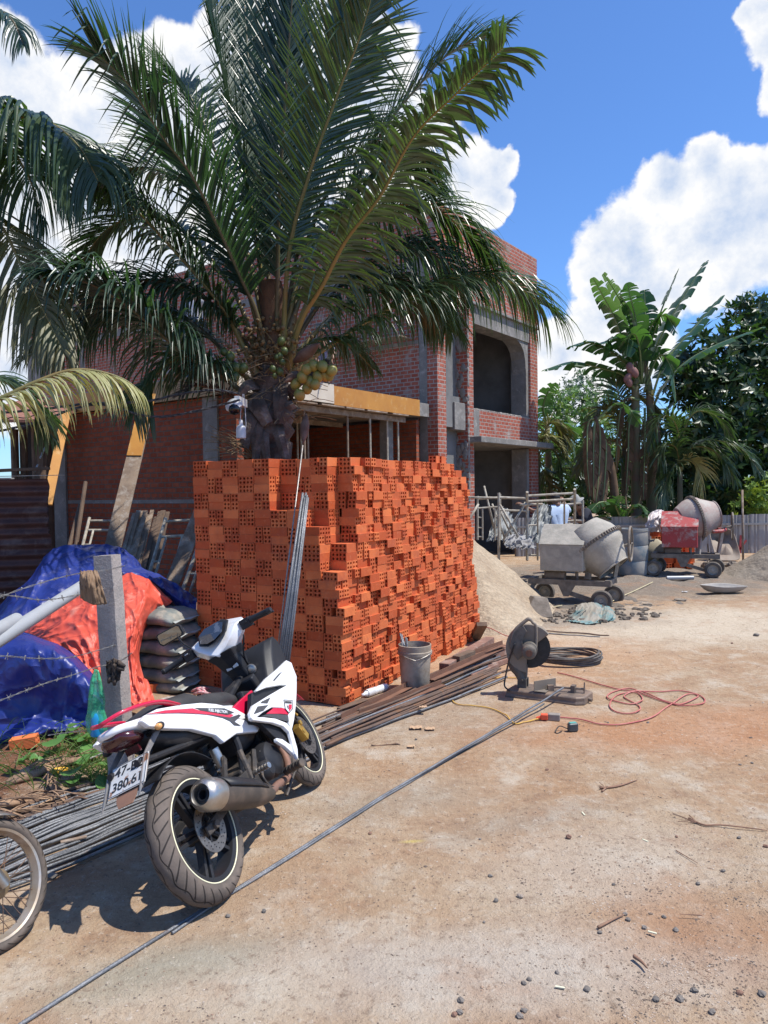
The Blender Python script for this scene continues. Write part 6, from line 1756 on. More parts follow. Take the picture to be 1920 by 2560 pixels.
def person(label, base, face, pose, shirt, trousers, hat=None):
    """pose: dict of joint offsets in the person's own frame (x right, y forward, z up)"""
    root = thing('person', label, 'person', base, (0, 0, face))
    Wm = world_matrix(root)
    J = {k: Wm @ Vector(v) for k, v in pose.items()}
    # bare body: pelvis, spine, neck, arms, legs in one surface
    names = ['pelvis', 'waist', 'chest', 'neck', 'sl', 'el', 'wl', 'sr', 'er', 'wr', 'hl', 'kl', 'al', 'tl', 'hr', 'kr', 'ar', 'tr']
    E = [('pelvis', 'waist'), ('waist', 'chest'), ('chest', 'neck'), ('chest', 'sl'), ('sl', 'el'), ('el', 'wl'), ('chest', 'sr'), ('sr', 'er'), ('er', 'wr'), ('pelvis', 'hl'), ('hl', 'kl'), ('kl', 'al'), ('al', 'tl'), ('pelvis', 'hr'), ('hr', 'kr'), ('kr', 'ar'), ('ar', 'tr')]
    R0 = dict(pelvis=.12, waist=.11, chest=.13, neck=.05, sl=.055, el=.038, wl=.026, sr=.055, er=.038, wr=.026, hl=.085, kl=.055, al=.04, tl=.035, hr=.085, kr=.055, ar=.04, tr=.035)
    skinned('body', [J[n] for n in names], [(names.index(a), names.index(b)) for a, b in E], [R0[n] for n in names], SKIN, root)
    hd = J['head']; up_ = (hd - J['neck']).normalized(); fw = Wm.to_3x3() @ Vector((0, 1, 0)); fw = (fw - up_ * fw.dot(up_)).normalized(); sd_ = fw.cross(up_)
    Rm = Matrix((sd_, fw, up_)).transposed()
    m = MB(); rings = []
    for z, rx, ry, oy in ((-.115, .03, .035, .045), (-.10, .05, .06, .03), (-.06, .063, .083, .012), (0, .073, .093, 0), (.05, .074, .094, -.004), (.09, .06, .078, -.008), (.112, .035, .045, -.01), (.12, .008, .01, -.01)):
        rings.append([hd + Rm @ Vector((math.cos(a_) * rx, math.sin(a_) * ry + oy, z)) for a_ in [2 * math.pi * j / 16 for j in range(16)]])
    m.loft(rings); m.tube([J['neck'] - up_ * .03, hd - up_ * .06], [.055, .05], 12)
    m.ball(hd + Rm @ Vector((0, .098, -.02)), (.012, .018, .02), 8, 5, Rm)
    for s in (-1, 1): m.ball(hd + Rm @ Vector((s * .076, -.005, -.01)), (.01, .02, .03), 8, 5, Rm)
    ho = m.build('head', SKIN, root, smooth='all')
    m = MB()
    for s in (-1, 1): m.ball(hd + Rm @ Vector((s * .03, .083, .012)), (.014, .01, .008), 8, 5, Rm)
    m.build('eyes', HAIR, ho)
    m = MB(); m.ball(hd + Rm @ Vector((0, .082, -.055)), (.025, .01, .006), 8, 5, Rm); m.build('mouth', mat('lips', (0.3, 0.1, 0.08), None, .6), ho)
    m = MB(); m.lathe([(.081, -.03), (.086, .02), (.085, .06), (.066, .105), (.03, .128), (0, .132)], 18, hd + Rm @ Vector((0, -.016, 0)), rot=Rm); m.lathe([(.06, -.075), (.078, -.03)], 10, hd + Rm @ Vector((0, -.016, 0)), rot=Rm, a0=190, a1=350); m.build('hair', HAIR, root, smooth='all', solid=.008)
    if hat:
        m = MB(); m.lathe([(.17, .01), (.13, .03), (.10, .05), (.10, .12), (.085, .15), (0, .155)], 22, hd + up_ * .035, rot=Rm); m.build('hat', hat, root, smooth='all', solid=.006)
    # shirt and trousers are their own surfaces just outside the body
    sn = ['waist', 'chest', 'sl', 'el', 'sr', 'er', 'pelvis']
    sv = [J['waist'], J['chest'], J['sl'], J['sl'].lerp(J['el'], .85), J['sr'], J['sr'].lerp(J['er'], .85), J['pelvis'].lerp(J['waist'], .2)]
    skinned('shirt', sv, [(6, 0), (0, 1), (1, 2), (2, 3), (1, 4), (4, 5)], [.155, .17, .078, .066, .078, .066, .165], shirt, root, 0)
    tv = [J['pelvis'], J['hl'], J['kl'], J['al'], J['hr'], J['kr'], J['ar']]
    skinned('trousers', tv, [(0, 1), (1, 2), (2, 3), (0, 4), (4, 5), (5, 6)], [.15, .11, .08, .07, .11, .08, .07], trousers, root, 0)
    for s in 'lr':
        m = MB(); a_, t_ = J['a' + s], J['t' + s]; m.tube(bez([a_ + Vector((0, 0, .02)), a_ - Vector((0, 0, .03)), t_ - Vector((0, 0, .01))], 6), [.05, .055, .05, .048, .045, .04, .02], 10); m.build('shoe', BLACK, root, smooth='all')
        hand(root, J['w' + s], (J['w' + s] - J['e' + s]), Wm.to_3x3() @ Vector((0, .6, -1)))
    return root


def std_pose(**kw):
    p = dict(pelvis=(0, 0, .92), waist=(0, 0, 1.06), chest=(0, .01, 1.28), neck=(0, .0, 1.42), head=(0, .015, 1.53), sl=(-.19, 0, 1.36), el=(-.25, .0, 1.09), wl=(-.26, .08, .86), sr=(.19, 0, 1.36), er=(.25, 0, 1.09), wr=(.26, .08, .86),
             hl=(-.09, 0, .88), kl=(-.11, .03, .48), al=(-.12, 0, .09), tl=(-.13, .15, .04), hr=(.09, 0, .88), kr=(.11, .03, .48), ar=(.12, 0, .09), tr=(.13, .15, .04))
    p.update(kw); return p


p = at(1393, 1226, 14.4)
person('man in a pale blue shirt seen from behind reaching both hands to the scaffold', (p.x, 14.4, 0), R_(8), std_pose(chest=(-.01, .04, 1.27), el=(-.42, .14, 1.30), wl=(-.60, .30, 1.42), er=(.30, .16, 1.27), wr=(.25, .30, 1.47), head=(-.02, .05, 1.54)),
       mat('pale_blue_shirt', (0.50, 0.60, 0.74), (0.44, 0.54, 0.68), .8, scale=5, bump=.4, bscale=9, bdist=.02), mat('grey_trousers', (0.05, 0.055, 0.06), (0.08, 0.08, 0.09), .9))
p = at(1467, 1226, 15.2)
person('worker in a grey sun hat and dark clothes behind the scaffold', (p.x, 15.2, 0), R_(100), std_pose(chest=(0, .08, 1.20), neck=(0, .14, 1.33), head=(0, .2, 1.42), sl=(-.18, .08, 1.28), sr=(.18, .08, 1.28), el=(-.22, .2, 1.05), wl=(-.15, .4, 1.1), er=(.22, .2, 1.05), wr=(.15, .4, 1.1)),
       mat('dark_shirt', (0.03, 0.035, 0.05), (0.05, 0.05, 0.06), .9), mat('black_trousers', (0.015, 0.015, 0.018), (0.03, 0.03, 0.03), .9), mat('grey_hat', (0.30, 0.30, 0.28), (0.22, 0.22, 0.21), .9))
p = at(487, 900, 12.6)
person('worker with black trousers standing on the annexe roof behind the palm fronds', (p.x, 12.6, 3.64), R_(-30), std_pose(el=(-.3, .15, 1.15), wl=(-.2, .35, 1.1), er=(.3, .15, 1.15), wr=(.2, .35, 1.1)),
       mat('white_shirt', (0.6, 0.6, 0.62), (0.5, 0.5, 0.52), .8), mat('black_trousers', (0.015, 0.015, 0.018)))
p = at(792, 860, 13.4)
person('worker in a lilac white shirt crouching on the annexe roof right of the palm crown', (p.x, 13.4, 3.64), R_(200), std_pose(pelvis=(0, 0, .35), waist=(0, .06, .48), chest=(0, .16, .68), neck=(0, .22, .82), head=(0, .27, .93), sl=(-.18, .16, .76), sr=(.18, .16, .76), el=(-.24, .32, .56), wl=(-.15, .45, .42), er=(.24, .32, .56), wr=(.15, .45, .42),
       hl=(-.09, 0, .32), hr=(.09, 0, .32), kl=(-.14, .36, .44), kr=(.14, .36, .44), al=(-.14, .1, .09), ar=(.14, .1, .09), tl=(-.14, .25, .04), tr=(.14, .25, .04)),
       mat('lilac_shirt', (0.42, 0.42, 0.62), (0.35, 0.35, 0.52), .8), mat('black_trousers', (0.015, 0.015, 0.018)))
# ------------------------------------------------------------------ things on the ground
RBAR = mat('steel_rebar', (0.12, 0.125, 0.135), (0.23, 0.235, 0.245), .5, metal=.55, scale=5, dirt=(0.22, 0.12, 0.075), dscale=6, dlo=.62, dhi=.78, bump=.5, bscale=120)
RBARR = mat('rusty_rebar', (0.17, 0.105, 0.075), (0.11, 0.08, 0.065), .8, metal=.3, scale=9, dirt=(0.24, 0.12, 0.06), dscale=8, bump=.5, bscale=90)
rb = random.Random(21)


def rebar(p, q, r, z0, z1, mm, label, group=None, ribs=False, sag=.01):
    m = MB(); n = 60
    P = []
    for i in range(n + 1):
        u = i / n; a_ = p.lerp(q, u)
        P.append(Vector((a_.x + .012 * noise.noise((u * 3, p.x * 9, p.y)), a_.y, max(ground_h(a_.x, a_.y), -.01) + z0 + (z1 - z0) * u + r + sag * noise.noise((u * 4, p.x * 5, 2)))))
    if ribs:
        Q = bez(P, n * 8); m.tube(Q, [r * (1 + .13 * (i % 2)) for i in range(len(Q))], 6)
    else: m.tube(P, r, 7)
    o = m.build('rebar', mm, smooth='all'); tag(o, label, 'rebar', group)
    return o


# bundle at the left, passing behind the motorbike
A0, A1 = G(-60, 2092), G(92, 2200)
B0, B1 = G(640, 1812), G(800, 1862)
for k in range(52):
    f = (k + .5) / 52
    f2 = f + rb.uniform(-.006, .006)
    p = A0.lerp(A1, f2) + (A0.lerp(A1, f2) - B0.lerp(B1, f2)).normalized() * (rb.uniform(.1, 1.0))
    q = B0.lerp(B1, min(1, max(0, f + rb.uniform(-.01, .01)))) + Vector((rb.uniform(-.02, .02), rb.uniform(-.3, .2), 0))
    z = .012 * (k % 3 != 0) + .012 * (k % 2) + (.012 if 8 < k < 34 else 0)
    rust = k in (4, 5, 7, 9, 10, 12)
    rebar(p, q, .0076 if k % 5 else .009, z, z, RBARR if rust else RBAR, 'rusty brown ribbed bar near the inner edge of the left rebar bundle' if rust else 'grey steel bar in the long rebar bundle passing behind the motorbike',
          'rusty bars in the left bundle' if rust else 'grey bars in the left bundle', ribs=k < 14)
m = MB(); pq = G(190, 2012, .03)
m.tube(bez([G(178, 2030, .02), G(180, 2000, .06), G(192, 1992, .075), G(215, 1996, .06), G(245, 2000, .03)], 12), .004, 6); o = m.build('tie_wire', RBARR, smooth='all'); tag(o, 'loop of rusty tie wire on the left rebar bundle', 'wire')
for k, (x, y, lb) in enumerate(((185, 2118, 'pale flat scrap lying on the front edge of the left rebar bundle'), (1560, 10, ''),)):
    if not lb: continue
    g = G(x, y); m = MB(); m.box((g.x, g.y, .04), (.12, .025, .006), Matrix.Rotation(.5, 3, 'Z')); o = m.build('board_scrap', WOOD); tag(o, lb, 'scrap')
# pile on the right of the brick stack
for k in range(26):
    f = k / 25
    s_ = Vector((-.22 + .95 * f ** 1.0 * .62, 5.60 - .35 * f, 0)); d = Vector((.70 - .10 * f, .72 + .10 * f, 0)).normalized()
    s_ = G(835 + 190 * f * .2, 1790 + 60 * f); e_ = G(1215 + 75 * rb.random(), 1640 + 62 * f)
    s_ = s_ - (e_ - s_).normalized() * rb.uniform(0, .75) * (.4 + f)
    z = .014 * (k % 2) + .012 * (k % 3 == 1)
    rebar(s_, e_, rb.choice((.007, .008, .010)), z, z + rb.uniform(0, .05), RBARR if k % 4 else RBAR, 'rusty bar in the pile along the foot of the brick stack' if k % 4 else 'grey bar in the pile along the foot of the brick stack',
          'rusty bars beside the brick stack' if k % 4 else 'grey bars beside the brick stack')
rebar(G(560, 1950), G(1010, 1772), .008, 0, 0, RBAR, 'long outermost grey bar beside the front wheel of the motorbike')
rebar(G(690, 1845), G(862, 1826), .007, 0, 0, RBAR, 'short ribbed bar lying between the front wheel and the stack corner', ribs=True)
IRU = mat('rusty_angle_iron', (0.24, 0.12, 0.075), (0.17, 0.09, 0.06), .8, metal=.3, scale=8, bump=.3)
for k, (x0, y0, x1, y1, z) in enumerate(((860, 1800, 1080, 1690, .03), (1080, 1700, 1262, 1618, .07), (905, 1790, 1110, 1712, .02), (1120, 1660, 1262, 1612, .10))):
    p, q = G(x0, y0, z), G(x1, y1, z + .03); m = MB()
    m.bar(p, q, .05, .005); m.bar(p + Vector((-.022, .01, .022)), q + Vector((-.022, .01, .022)), .005, .045); o = m.build('angle_iron', IRU)
    tag(o, ('angle iron nearest the brick stack corner', 'angle iron behind the timber offcuts', 'angle iron just left of the bucket foot', 'upper angle iron leaning on the timber offcuts')[k], 'angle iron')
TB = mat('red_stained_timber', (0.26, 0.14, 0.10), (0.18, 0.10, 0.075), .9, scale=6, dirt=(0.36, 0.27, 0.22), dscale=7, bump=.5, bscale=50)
for k, (x0, y0, x1, y1, wd, th, z, lb) in enumerate(((1110, 1668, 1225, 1600, .10, .07, .10, 'long square timber at the back of the scrap wood'), (1165, 1660, 1262, 1622, .09, .05, .06, 'reddish timber offcut in the middle of the scrap wood'), (1205, 1672, 1290, 1640, .08, .05, .03, 'reddish timber offcut at the front of the scrap wood'),
                                          (1230, 1640, 1300, 1610, .09, .06, .05, 'dark timber offcut behind the cut off saw'), (1180, 1690, 1240, 1662, .06, .03, .03, 'small thin plank end in the scrap wood'), (1140, 1652, 1180, 1636, .08, .09, .12, 'dark timber block on top of the scrap wood'), (1185, 1600, 1205, 1560, .12, .05, .0, 'dark board leaning on the end of the brick stack'))):
    p, q = G(x0, y0, z), G(x1, y1, z + (.0 if k < 6 else .25)); m = MB(); m.bar(p, q, wd, th); o = m.build('timber_offcut', TB if k not in (5, 6) else WOODD, bevel=.004); tag(o, lb, 'timber')
p, q = G(850, 1775, .02), G(915, 1750, .02); m = MB(); m.bar(p, q, .07, .03); o = m.build('timber_offcut', WOODD, bevel=.003); tag(o, 'dark board end at the very corner of the brick stack', 'timber')
# bottle
g = G(945, 1726); 
root = thing('plastic_bottle', 'crushed clear plastic bottle against the foot of the brick stack', 'bottle', (g.x, g.y, 0))
p, q = G(905, 1738, .03), G(968, 1716, .03)
m = MB(); P = bez([p, p.lerp(q, .5), q], 12); m.tube(P, [.012, .014, .028, .033, .034, .030, .034, .029, .034, .031, .034, .032, .024], 12); m.build('body', mat('clear_plastic', (0.62, 0.66, 0.70), (0.75, 0.76, 0.76), .15, scale=30, spec=.8), root, smooth='all')
m = MB(); m.tube([P[2] , P[5]], .0352, 12, caps=False); m.build('label', WH, root, smooth='all')
# bucket with rods
g = G(1040, 1734)
bx, by = g.x, g.y + .13
root = thing('paint_bucket', 'cement stained plastic bucket holding cut rods beside the brick stack', 'bucket', (bx, by, 0))
BK = mat('stained_bucket', (0.40, 0.34, 0.27), (0.30, 0.25, 0.19), .8, scale=5, dirt=(0.24, 0.19, 0.14), dscale=6, dlo=.42, dhi=.6, bump=.2)
m = MB(); m.lathe([(0, .0), (.118, 0), (.122, .01), (.140, .30), (.150, .302), (.151, .33), (.142, .335), (.145, .385), (.135, .387), (.131, .33), (.112, .015), (0, .012)], 36, (bx, by, .015)); m.build('body', BK, root, smooth=True)
m = MB(); m.tube([Vector((bx + .150 * math.cos(a_), by + .150 * math.sin(a_) - .01, .34 - .05 * (1 - abs(math.cos(a_))))) for a_ in [math.pi + math.pi * i / 20 for i in range(21)]], .003, 5); m.build('handle', WIRE, root)
for k in range(8):
    a_ = rb.uniform(0, 6.28); m = MB()
    m.tube([(bx - .02 + .06 * math.cos(a_), by + .06 * math.sin(a_), .06), (bx - .10 + .03 * math.cos(a_ * 3), by + .05 * math.sin(a_ * 2), .40 + rb.uniform(.02, .10))], .007, 6); o = m.build('cut_rod', RBAR, smooth='all'); tag(o, 'short cut steel rod standing in the stained bucket', 'rod', 'rods in the bucket')
# bars leaning on the stack
for k in range(6):
    A = at(757 + k * 2.6, 1232 + (k % 3) * 6, 6.05 + .02 * (k % 2)); Bq = at(694 + k * 5.5, 1662, 5.72); d = (Bq - A); t_ = (0 - A.z) / d.z
    E_ = A + d * t_; E_.z = .01
    m = MB(); m.tube([A, E_], .010, 7); o = m.build('leaning_bar', RBAR, smooth='all'); tag(o, 'steel bar in the tight bundle leaning on the shaded face of the brick stack', 'bar', 'bundle of bars leaning on the stack')
A = at(757, 1113, 6.2); Bq = at(697, 1600, 5.8); d = Bq - A; E_ = A + d * ((.01 - A.z) / d.z)
m = MB(); m.tube([A, E_], .006, 7); o = m.build('leaning_bar', WIRE, smooth='all'); tag(o, 'single thin pale bar leaning taller than the brick stack', 'bar')
# two long bars running from the camera to the saw
for k, (pts, lb, r) in enumerate((([(40, 2575, .0), (280, 2420, .0), (530, 2266, .0), (760, 2120, .003), (965, 1989, .006), (1180, 1862, .03), (1330, 1772, .07), (1408, 1722, .105)], 'long steel bar running across the ground into the vise of the saw', .0075),
                                  ([(430, 2338, .0), (560, 2250, .0), (760, 2125, .0), (965, 1994, .0), (1180, 1866, .0), (1360, 1762, .0)], 'second long steel bar lying beside the one in the saw vise', .0065))):
    P = bez([G(x, y, z) for x, y, z in pts], 90)
    P = [Vector((p.x, p.y, p.z + max(0, ground_h(p.x, p.y)) + r)) for p in P]
    m = MB(); Q = bez(P, 500); m.tube(Q, [r * (1 + .12 * (i % 2)) for i in range(len(Q))], 7); o = m.build('rebar', RBAR, smooth='all'); tag(o, lb, 'rebar')
rebar(G(1100, 1566), G(1522, 1589), .008, .01, 0, RBARR, 'rusty bar lying across the ground just behind the saw')
rebar(G(1120, 1572), G(1500, 1593), .007, .0, 0, RBAR, 'grey bar lying beside the rusty one behind the saw')
rebar(G(928, 1866), G(1000, 1862), .005, 0, 0, RBARR, 'short bent rusty rod on the bare ground in front of the pile')

# cut off saw
g0 = G(1262, 1742); g1 = G(1452, 1766)
ang = math.atan2(g1.y - g0.y, g1.x - g0.x)
SAW = mat('saw_dusty_black', (0.085, 0.075, 0.062), (0.16, 0.14, 0.115), .75, metal=.1, scale=8, dirt=(0.22, 0.18, 0.14), dscale=5, bump=.2, bscale=60)
SAWB = mat('saw_base_steel', (0.20, 0.145, 0.11), (0.14, 0.11, 0.09), .6, metal=.3, scale=6, dirt=(0.30, 0.21, 0.15), dscale=5, bump=.2, bscale=60)
SAWG = mat('saw_guard', (0.24, 0.20, 0.155), (0.18, 0.15, 0.12), .65, metal=.1, scale=6, bump=.15)
saw = thing('cut_off_saw', 'dusty abrasive cut off saw with its head raised standing on the bare ground', 'saw', (g0.x, g0.y, 0), (0, 0, ang))
SWm = world_matrix(saw); SR3 = Matrix.Rotation(ang, 3, 'Z')


def S_(x, y, z): return SWm @ Vector((x, y, z))


LB = (g1 - g0).length + .02
m = MB()
pl = [(0, 0), (LB - .06, -.005), (LB, .04), (LB + .02, .25), (LB - .04, .29), (.02, .27)]
m.loft([[S_(x, y, 0) for x, y in pl], [S_(x, y, .012) for x, y in pl], [S_(.01 + x * .985, .008 + y * .95, .03) for x, y in pl], [S_(.01 + x * .985, .008 + y * .95, .055) for x, y in pl], [S_(.02 + x * .96, .018 + y * .88, .066) for x, y in pl]])
m.build('base', SAWB, saw, bevel=.004)
m = MB(); m.box(S_(.30, .11, .075), (.10, .20, .003), SR3); m.build('top_plate', SAWG, saw)
m = MB(); m.prism([S_(.245, .02, .068), S_(.375, .20, .068), S_(.375, .20, .155), S_(.245, .02, .155)], SR3 @ Vector((.006, -.006, 0))); m.build('fence_plate', SAWG, saw)
m = MB(); m.box(S_(.36, .11, .09), (.05, .03, .05), SR3 @ Matrix.Rotation(.6, 3, 'Z')); m.tube([S_(.38, .12, .10), S_(.62, .16, .10)], .009, 10); m.box(S_(.54, .15, .092), (.035, .06, .065), SR3)
m.tube([S_(.62, .16, .10), S_(.632, .16, .10)], .014, 10); m.tube([S_(.628, .16, .155), S_(.628, .15, .05), S_(.66, .14, .03)], .006, 8); m.tube([S_(.655, .14, .03), S_(.695, .13, .022)], .015, 10)
m.build('vise', SAWB, saw, smooth=True)
m = MB(); m.box(S_(.115, .11, .10), (.075, .02, .085), SR3); m.box(S_(.115, .17, .10), (.075, .02, .085), SR3); m.tube([S_(.115, .09, .125), S_(.115, .19, .125)], .014, 10)
m.tube(bez([S_(.11, .14, .12), S_(.075, .14, .20), S_(.03, .14, .26), S_(.06, .14, .33)], 10), [.045, .04, .045, .05, .055, .055, .05, .05, .05, .05, .045], 10)
m.bar(S_(.12, .14, .13), S_(.13, .14, .26), .04, .05)
m.build('arm', SAW, saw, smooth=True)
hc = S_(.17, .155, .40)
bt = R_(16)                                  # the head is tilted back a little
BR = SR3 @ Matrix.Rotation(bt, 3, 'Z')
m = MB(); m.lathe([(.012, -.0016), (.172, -.0016), (.172, .0016), (.012, .0016)], 56, hc, 'Y', BR); bl_ = m.build('blade', mat('abrasive_disc', (0.035, 0.035, 0.03), (0.055, 0.05, 0.045), .9, scale=30), saw, smooth=True)


def arc(r, a0, a1, y, n=26): return [hc + BR @ Vector((r * math.cos(R_(a0 + (a1 - a0) * i / n)), y, r * math.sin(R_(a0 + (a1 - a0) * i / n)))) for i in range(n + 1)]


m = MB()
o1, o2 = arc(.198, 38, 215, -.030), arc(.198, 38, 215, .045)
m.loft([[a_, b2, b2 * .985 + hc * .015, a_ * .985 + hc * .015] for a_, b2 in zip(o1, o2)])
m.add([hc + BR @ Vector((0, -.030, 0))] + o1, [(0, i + 1, i + 2) for i in range(26)])
m.build('guard', SAWG, saw, smooth=True, solid=.003)
m = MB()                                       # lower spark guard
m.add([hc + BR @ Vector((-.02, -.035, -.02))] + arc(.205, 200, 262, -.035, 10) , [(0, i + 1, i + 2) for i in range(10)])
m.build('lower_guard', SAWG, saw, solid=.004)
m = MB(); m.lathe([(.0, -.215), (.03, -.215), (.045, -.212), (.055, -.205), (.058, -.19), (.058, -.12), (.066, -.115), (.066, -.05), (.05, -.03), (0, -.03)], 26, hc, 'Y', BR); m.build('motor', SAW, saw, smooth=True)
m = MB(); m.lathe([(0, -.218), (.028, -.218), (.028, -.214)], 14, hc, 'Y', BR); m.box(hc + BR @ Vector((0, -.22, 0)), (.014, .008, .05), BR); m.build('motor_cap', IRU, saw)
m = MB()
hp = [(-.15, -.04, .05), (-.12, -.04, .15), (-.03, -.035, .235), (.0, -.035, .25), (.03, -.035, .22), (.055, -.035, .19), (.055, -.035, .05), (.05, -.04, .0)]
m.tube(bez([hc + BR @ Vector(p) for p in hp], 30), [.016 - .004 * (i > 14) for i in range(31)], 9); m.build('handle', SAWG, saw, smooth='all')
m = MB(); m.prism([hc + BR @ Vector(p) for p in ((-.17, -.036, .02), (-.13, -.036, .14), (-.05, -.036, .20), (-.02, -.036, .15), (-.06, -.036, .06), (-.04, -.036, -.05), (-.1, -.036, -.1))], BR @ Vector((0, -.02, 0))); m.build('side_cover', SAW, saw, bevel=.004)
m = MB(); m.tube(bez([hc + BR @ Vector((-.12, -.06, .05)), hc + BR @ Vector((-.17, -.06, -.1)), S_(-.0, .02, .16), S_(.0, .0, .09), S_(.045, .0, .055)], 20), .007, 7); m.build('cable', BLACK, saw, smooth='all')

# hose coil, cords, socket, tape
g = G(1430, 1662); m = MB(); rc = random.Random(3)
for k in range(9):
    a0 = rc.random() * 6; rx, ry = .30 + rc.uniform(-.03, .02), .24 + rc.uniform(-.03, .02)
    m.tube([Vector((g.x + rx * math.cos(a_) + .02 * math.sin(k), g.y + ry * math.sin(a_) + .12, .02 + .010 * k + .012 * math.sin(a_ * 2 + k))) for a_ in [2 * math.pi * i / 60 for i in range(60)]], .010, 6, closed=True)
o = m.build('wire_coil', mat('dusty_black_wire', (0.07, 0.062, 0.055), (0.13, 0.115, 0.10), .7, scale=20), smooth='all'); tag(o, 'flat coil of dusty black wire behind the cut off saw', 'coil')


def cordl(label, pts, r, mm, n=160, zz=.004):
    P = bez([G(x, y) for x, y in pts], n); m = MB()
    m.tube([Vector((p.x, p.y, ground_h(p.x, p.y) + r + zz + .010 * max(0, noise.noise((i * .12, len(label), 0))))) for i, p in enumerate(P)], r, 7); o = m.build('cord', mm, smooth='all'); tag(o, label, 'cord')
    return o


REDC = mat('dusty_red_cord', (0.42, 0.10, 0.09), (0.50, 0.20, 0.16), .7, scale=10)
YELC = mat('yellow_cord', (0.60, 0.36, 0.05), (0.55, 0.33, 0.10), .7, scale=10)
cordl('long dusty red cord looped loosely on the ground right of the saw', [(1394, 1684), (1440, 1694), (1500, 1713), (1560, 1726), (1620, 1730), (1700, 1728), (1752, 1742), (1758, 1760), (1700, 1765), (1620, 1740), (1575, 1722), (1530, 1732), (1520, 1748), (1570, 1758), (1606, 1750), (1590, 1732), (1545, 1738),
       (1524, 1762), (1540, 1778), (1590, 1780), (1598, 1762), (1560, 1742), (1600, 1728), (1660, 1752), (1700, 1762), (1745, 1744), (1720, 1738), (1665, 1770), (1630, 1795), (1560, 1812), (1500, 1812), (1440, 1800), (1396, 1797)], .0055, REDC, 300)
cordl('yellow cord curling on the ground left of the saw', [(1356, 1802), (1310, 1810), (1286, 1812), (1262, 1790), (1222, 1772), (1160, 1764), (1136, 1756), (1132, 1748), (1140, 1742), (1200, 1722), (1212, 1706), (1250, 1696), (1312, 1697)], .005, YELC, 160)
cordl('yellow tail of cord behind the saw arm', [(1332, 1715), (1318, 1722), (1310, 1735)], .005, YELC, 20)
cordl('red cord crossing the timber scrap towards the saw', [(1195, 1585), (1230, 1600), (1265, 1618), (1300, 1630)], .005, REDC, 40, .12)
g = G(1370, 1802); root = thing('socket_block', 'orange red plug pushed into a grey extension socket on the ground', 'socket', (g.x, g.y, 0))
m = MB(); m.box((g.x + .045, g.y, .03), (.09, .055, .05), Matrix.Rotation(-.25, 3, 'Z')); m.build('socket', mat('grey_socket', (0.22, 0.19, 0.16), (0.3, 0.26, 0.22), .6, scale=20), root, bevel=.006)
RP = mat('orange_plug', (0.75, 0.10, 0.04), None, .45)
m = MB(); m.box((g.x - .03, g.y - .01, .035), (.05, .045, .04), Matrix.Rotation(-.2, 3, 'Z')); m.tube([(g.x - .05, g.y - .01, .035), (g.x - .09, g.y - .005, .02)], .012, 8); m.build('plug', RP, root, bevel=.005)
g = G(1432, 1829); root = thing('tape_measure', 'small dark tape measure with a wrist strap lying on the ground', 'tape measure', (g.x, g.y, 0))
m = MB(); m.box((g.x, g.y, .033), (.075, .04, .062), Matrix.Rotation(.2, 3, 'Z')); m.build('case', mat('tape_case', (0.035, 0.045, 0.055), (0.07, 0.085, 0.09), .4, scale=30), root, bevel=.012, seg=3)
m = MB(); m.box((g.x, g.y - .0, .0655), (.05, .03, .004), Matrix.Rotation(.2, 3, 'Z')); m.build('label', mat('teal_label', (0.10, 0.35, 0.30), None, .5), root)
m = MB(); m.tube(bez([(g.x - .035, g.y, .02), (g.x - .09, g.y + .02, .035), (g.x - .13, g.y - .02, .008), (g.x - .12, g.y - .045, .004), (g.x - .08, g.y - .01, .01)], 16), .004, 6); m.build('strap', BLACK, root, smooth='all')

# stones and litter
STN = mat('dark_stone', (0.13, 0.115, 0.10), (0.21, 0.18, 0.155), .9, scale=12, bump=.5, bscale=40)
STR = mat('reddish_stone', (0.26, 0.14, 0.09), (0.19, 0.11, 0.08), .9, scale=12, bump=.4, bscale=40)


def stone(x, y, s, mm, lb, gp=None, fl=.55):
    s *= .78
    g = G(x, y); m = MB(); m.ball((g.x, g.y, ground_h(g.x, g.y) + s * fl * .35), (s * .5, s * .42, s * fl * .5), 8, 6, Matrix.Rotation(rb.random() * 3, 3, 'Z'), .2, rb); o = m.build('stone', mm, smooth=False); tag(o, lb, 'stone', gp)


stone(1422, 2097, .038, STR, 'single reddish brown stone in the middle of the bare ground', fl=.8)
stone(127, 2198, .075, STN, 'black lump of stone just behind the left wheel')
stone(1300, 2243, .04, mat('pale_pebble', (0.30, 0.24, 0.19), None, .8), 'smooth pale brown pebble in the foreground')
stone(1240, 2252, .034, STN, 'dark flat pebble left of the smooth pale one')
for (x, y, s) in ((1848, 1999 + 95, .03), (1226, 2192, .03), (1692, 2093, .022), (1745, 2208, .03), (1808, 2176, .03), (1690, 2320, .034), (1611, 2318, .03), (1563, 2286, .028), (1500, 2332, .026), (1534, 2213, .022), (1393, 2433, .024), (1323, 2450, .026), (1310, 2460, .028),
                  (1468, 2474, .034), (1152, 2504, .034), (1150, 2535, .032), (1136, 2540, .03), (1310, 2530, .03), (1300, 2545, .036), (1640, 2498, .036), (1700, 2500, .04), (1736, 2478, .034), (1850, 2484, .034), (1905, 2486, .04), (1780, 2532, .034), (1210, 2306, .018),
                  (660, 2280, .03), (570, 2293, .03), (1620, 1806, .03), (1520, 1805, .025), (1368, 1922, .03), (1880, 1905, .026), (1850, 1910, .026), (1890, 1590, .09), (1830, 1610, .04), (1290, 1800, .02), (925, 2084, .028), (1200, 2100, .02), (1915, 2120, .034), (1570, 2300, .03), (1660, 2290, .026), (1040, 1850, .03)):
    stone(x, y, s, STN if rb.random() < .75 else STR, 'small loose stone on the bare ground of the site', 'loose stones on the bare ground')
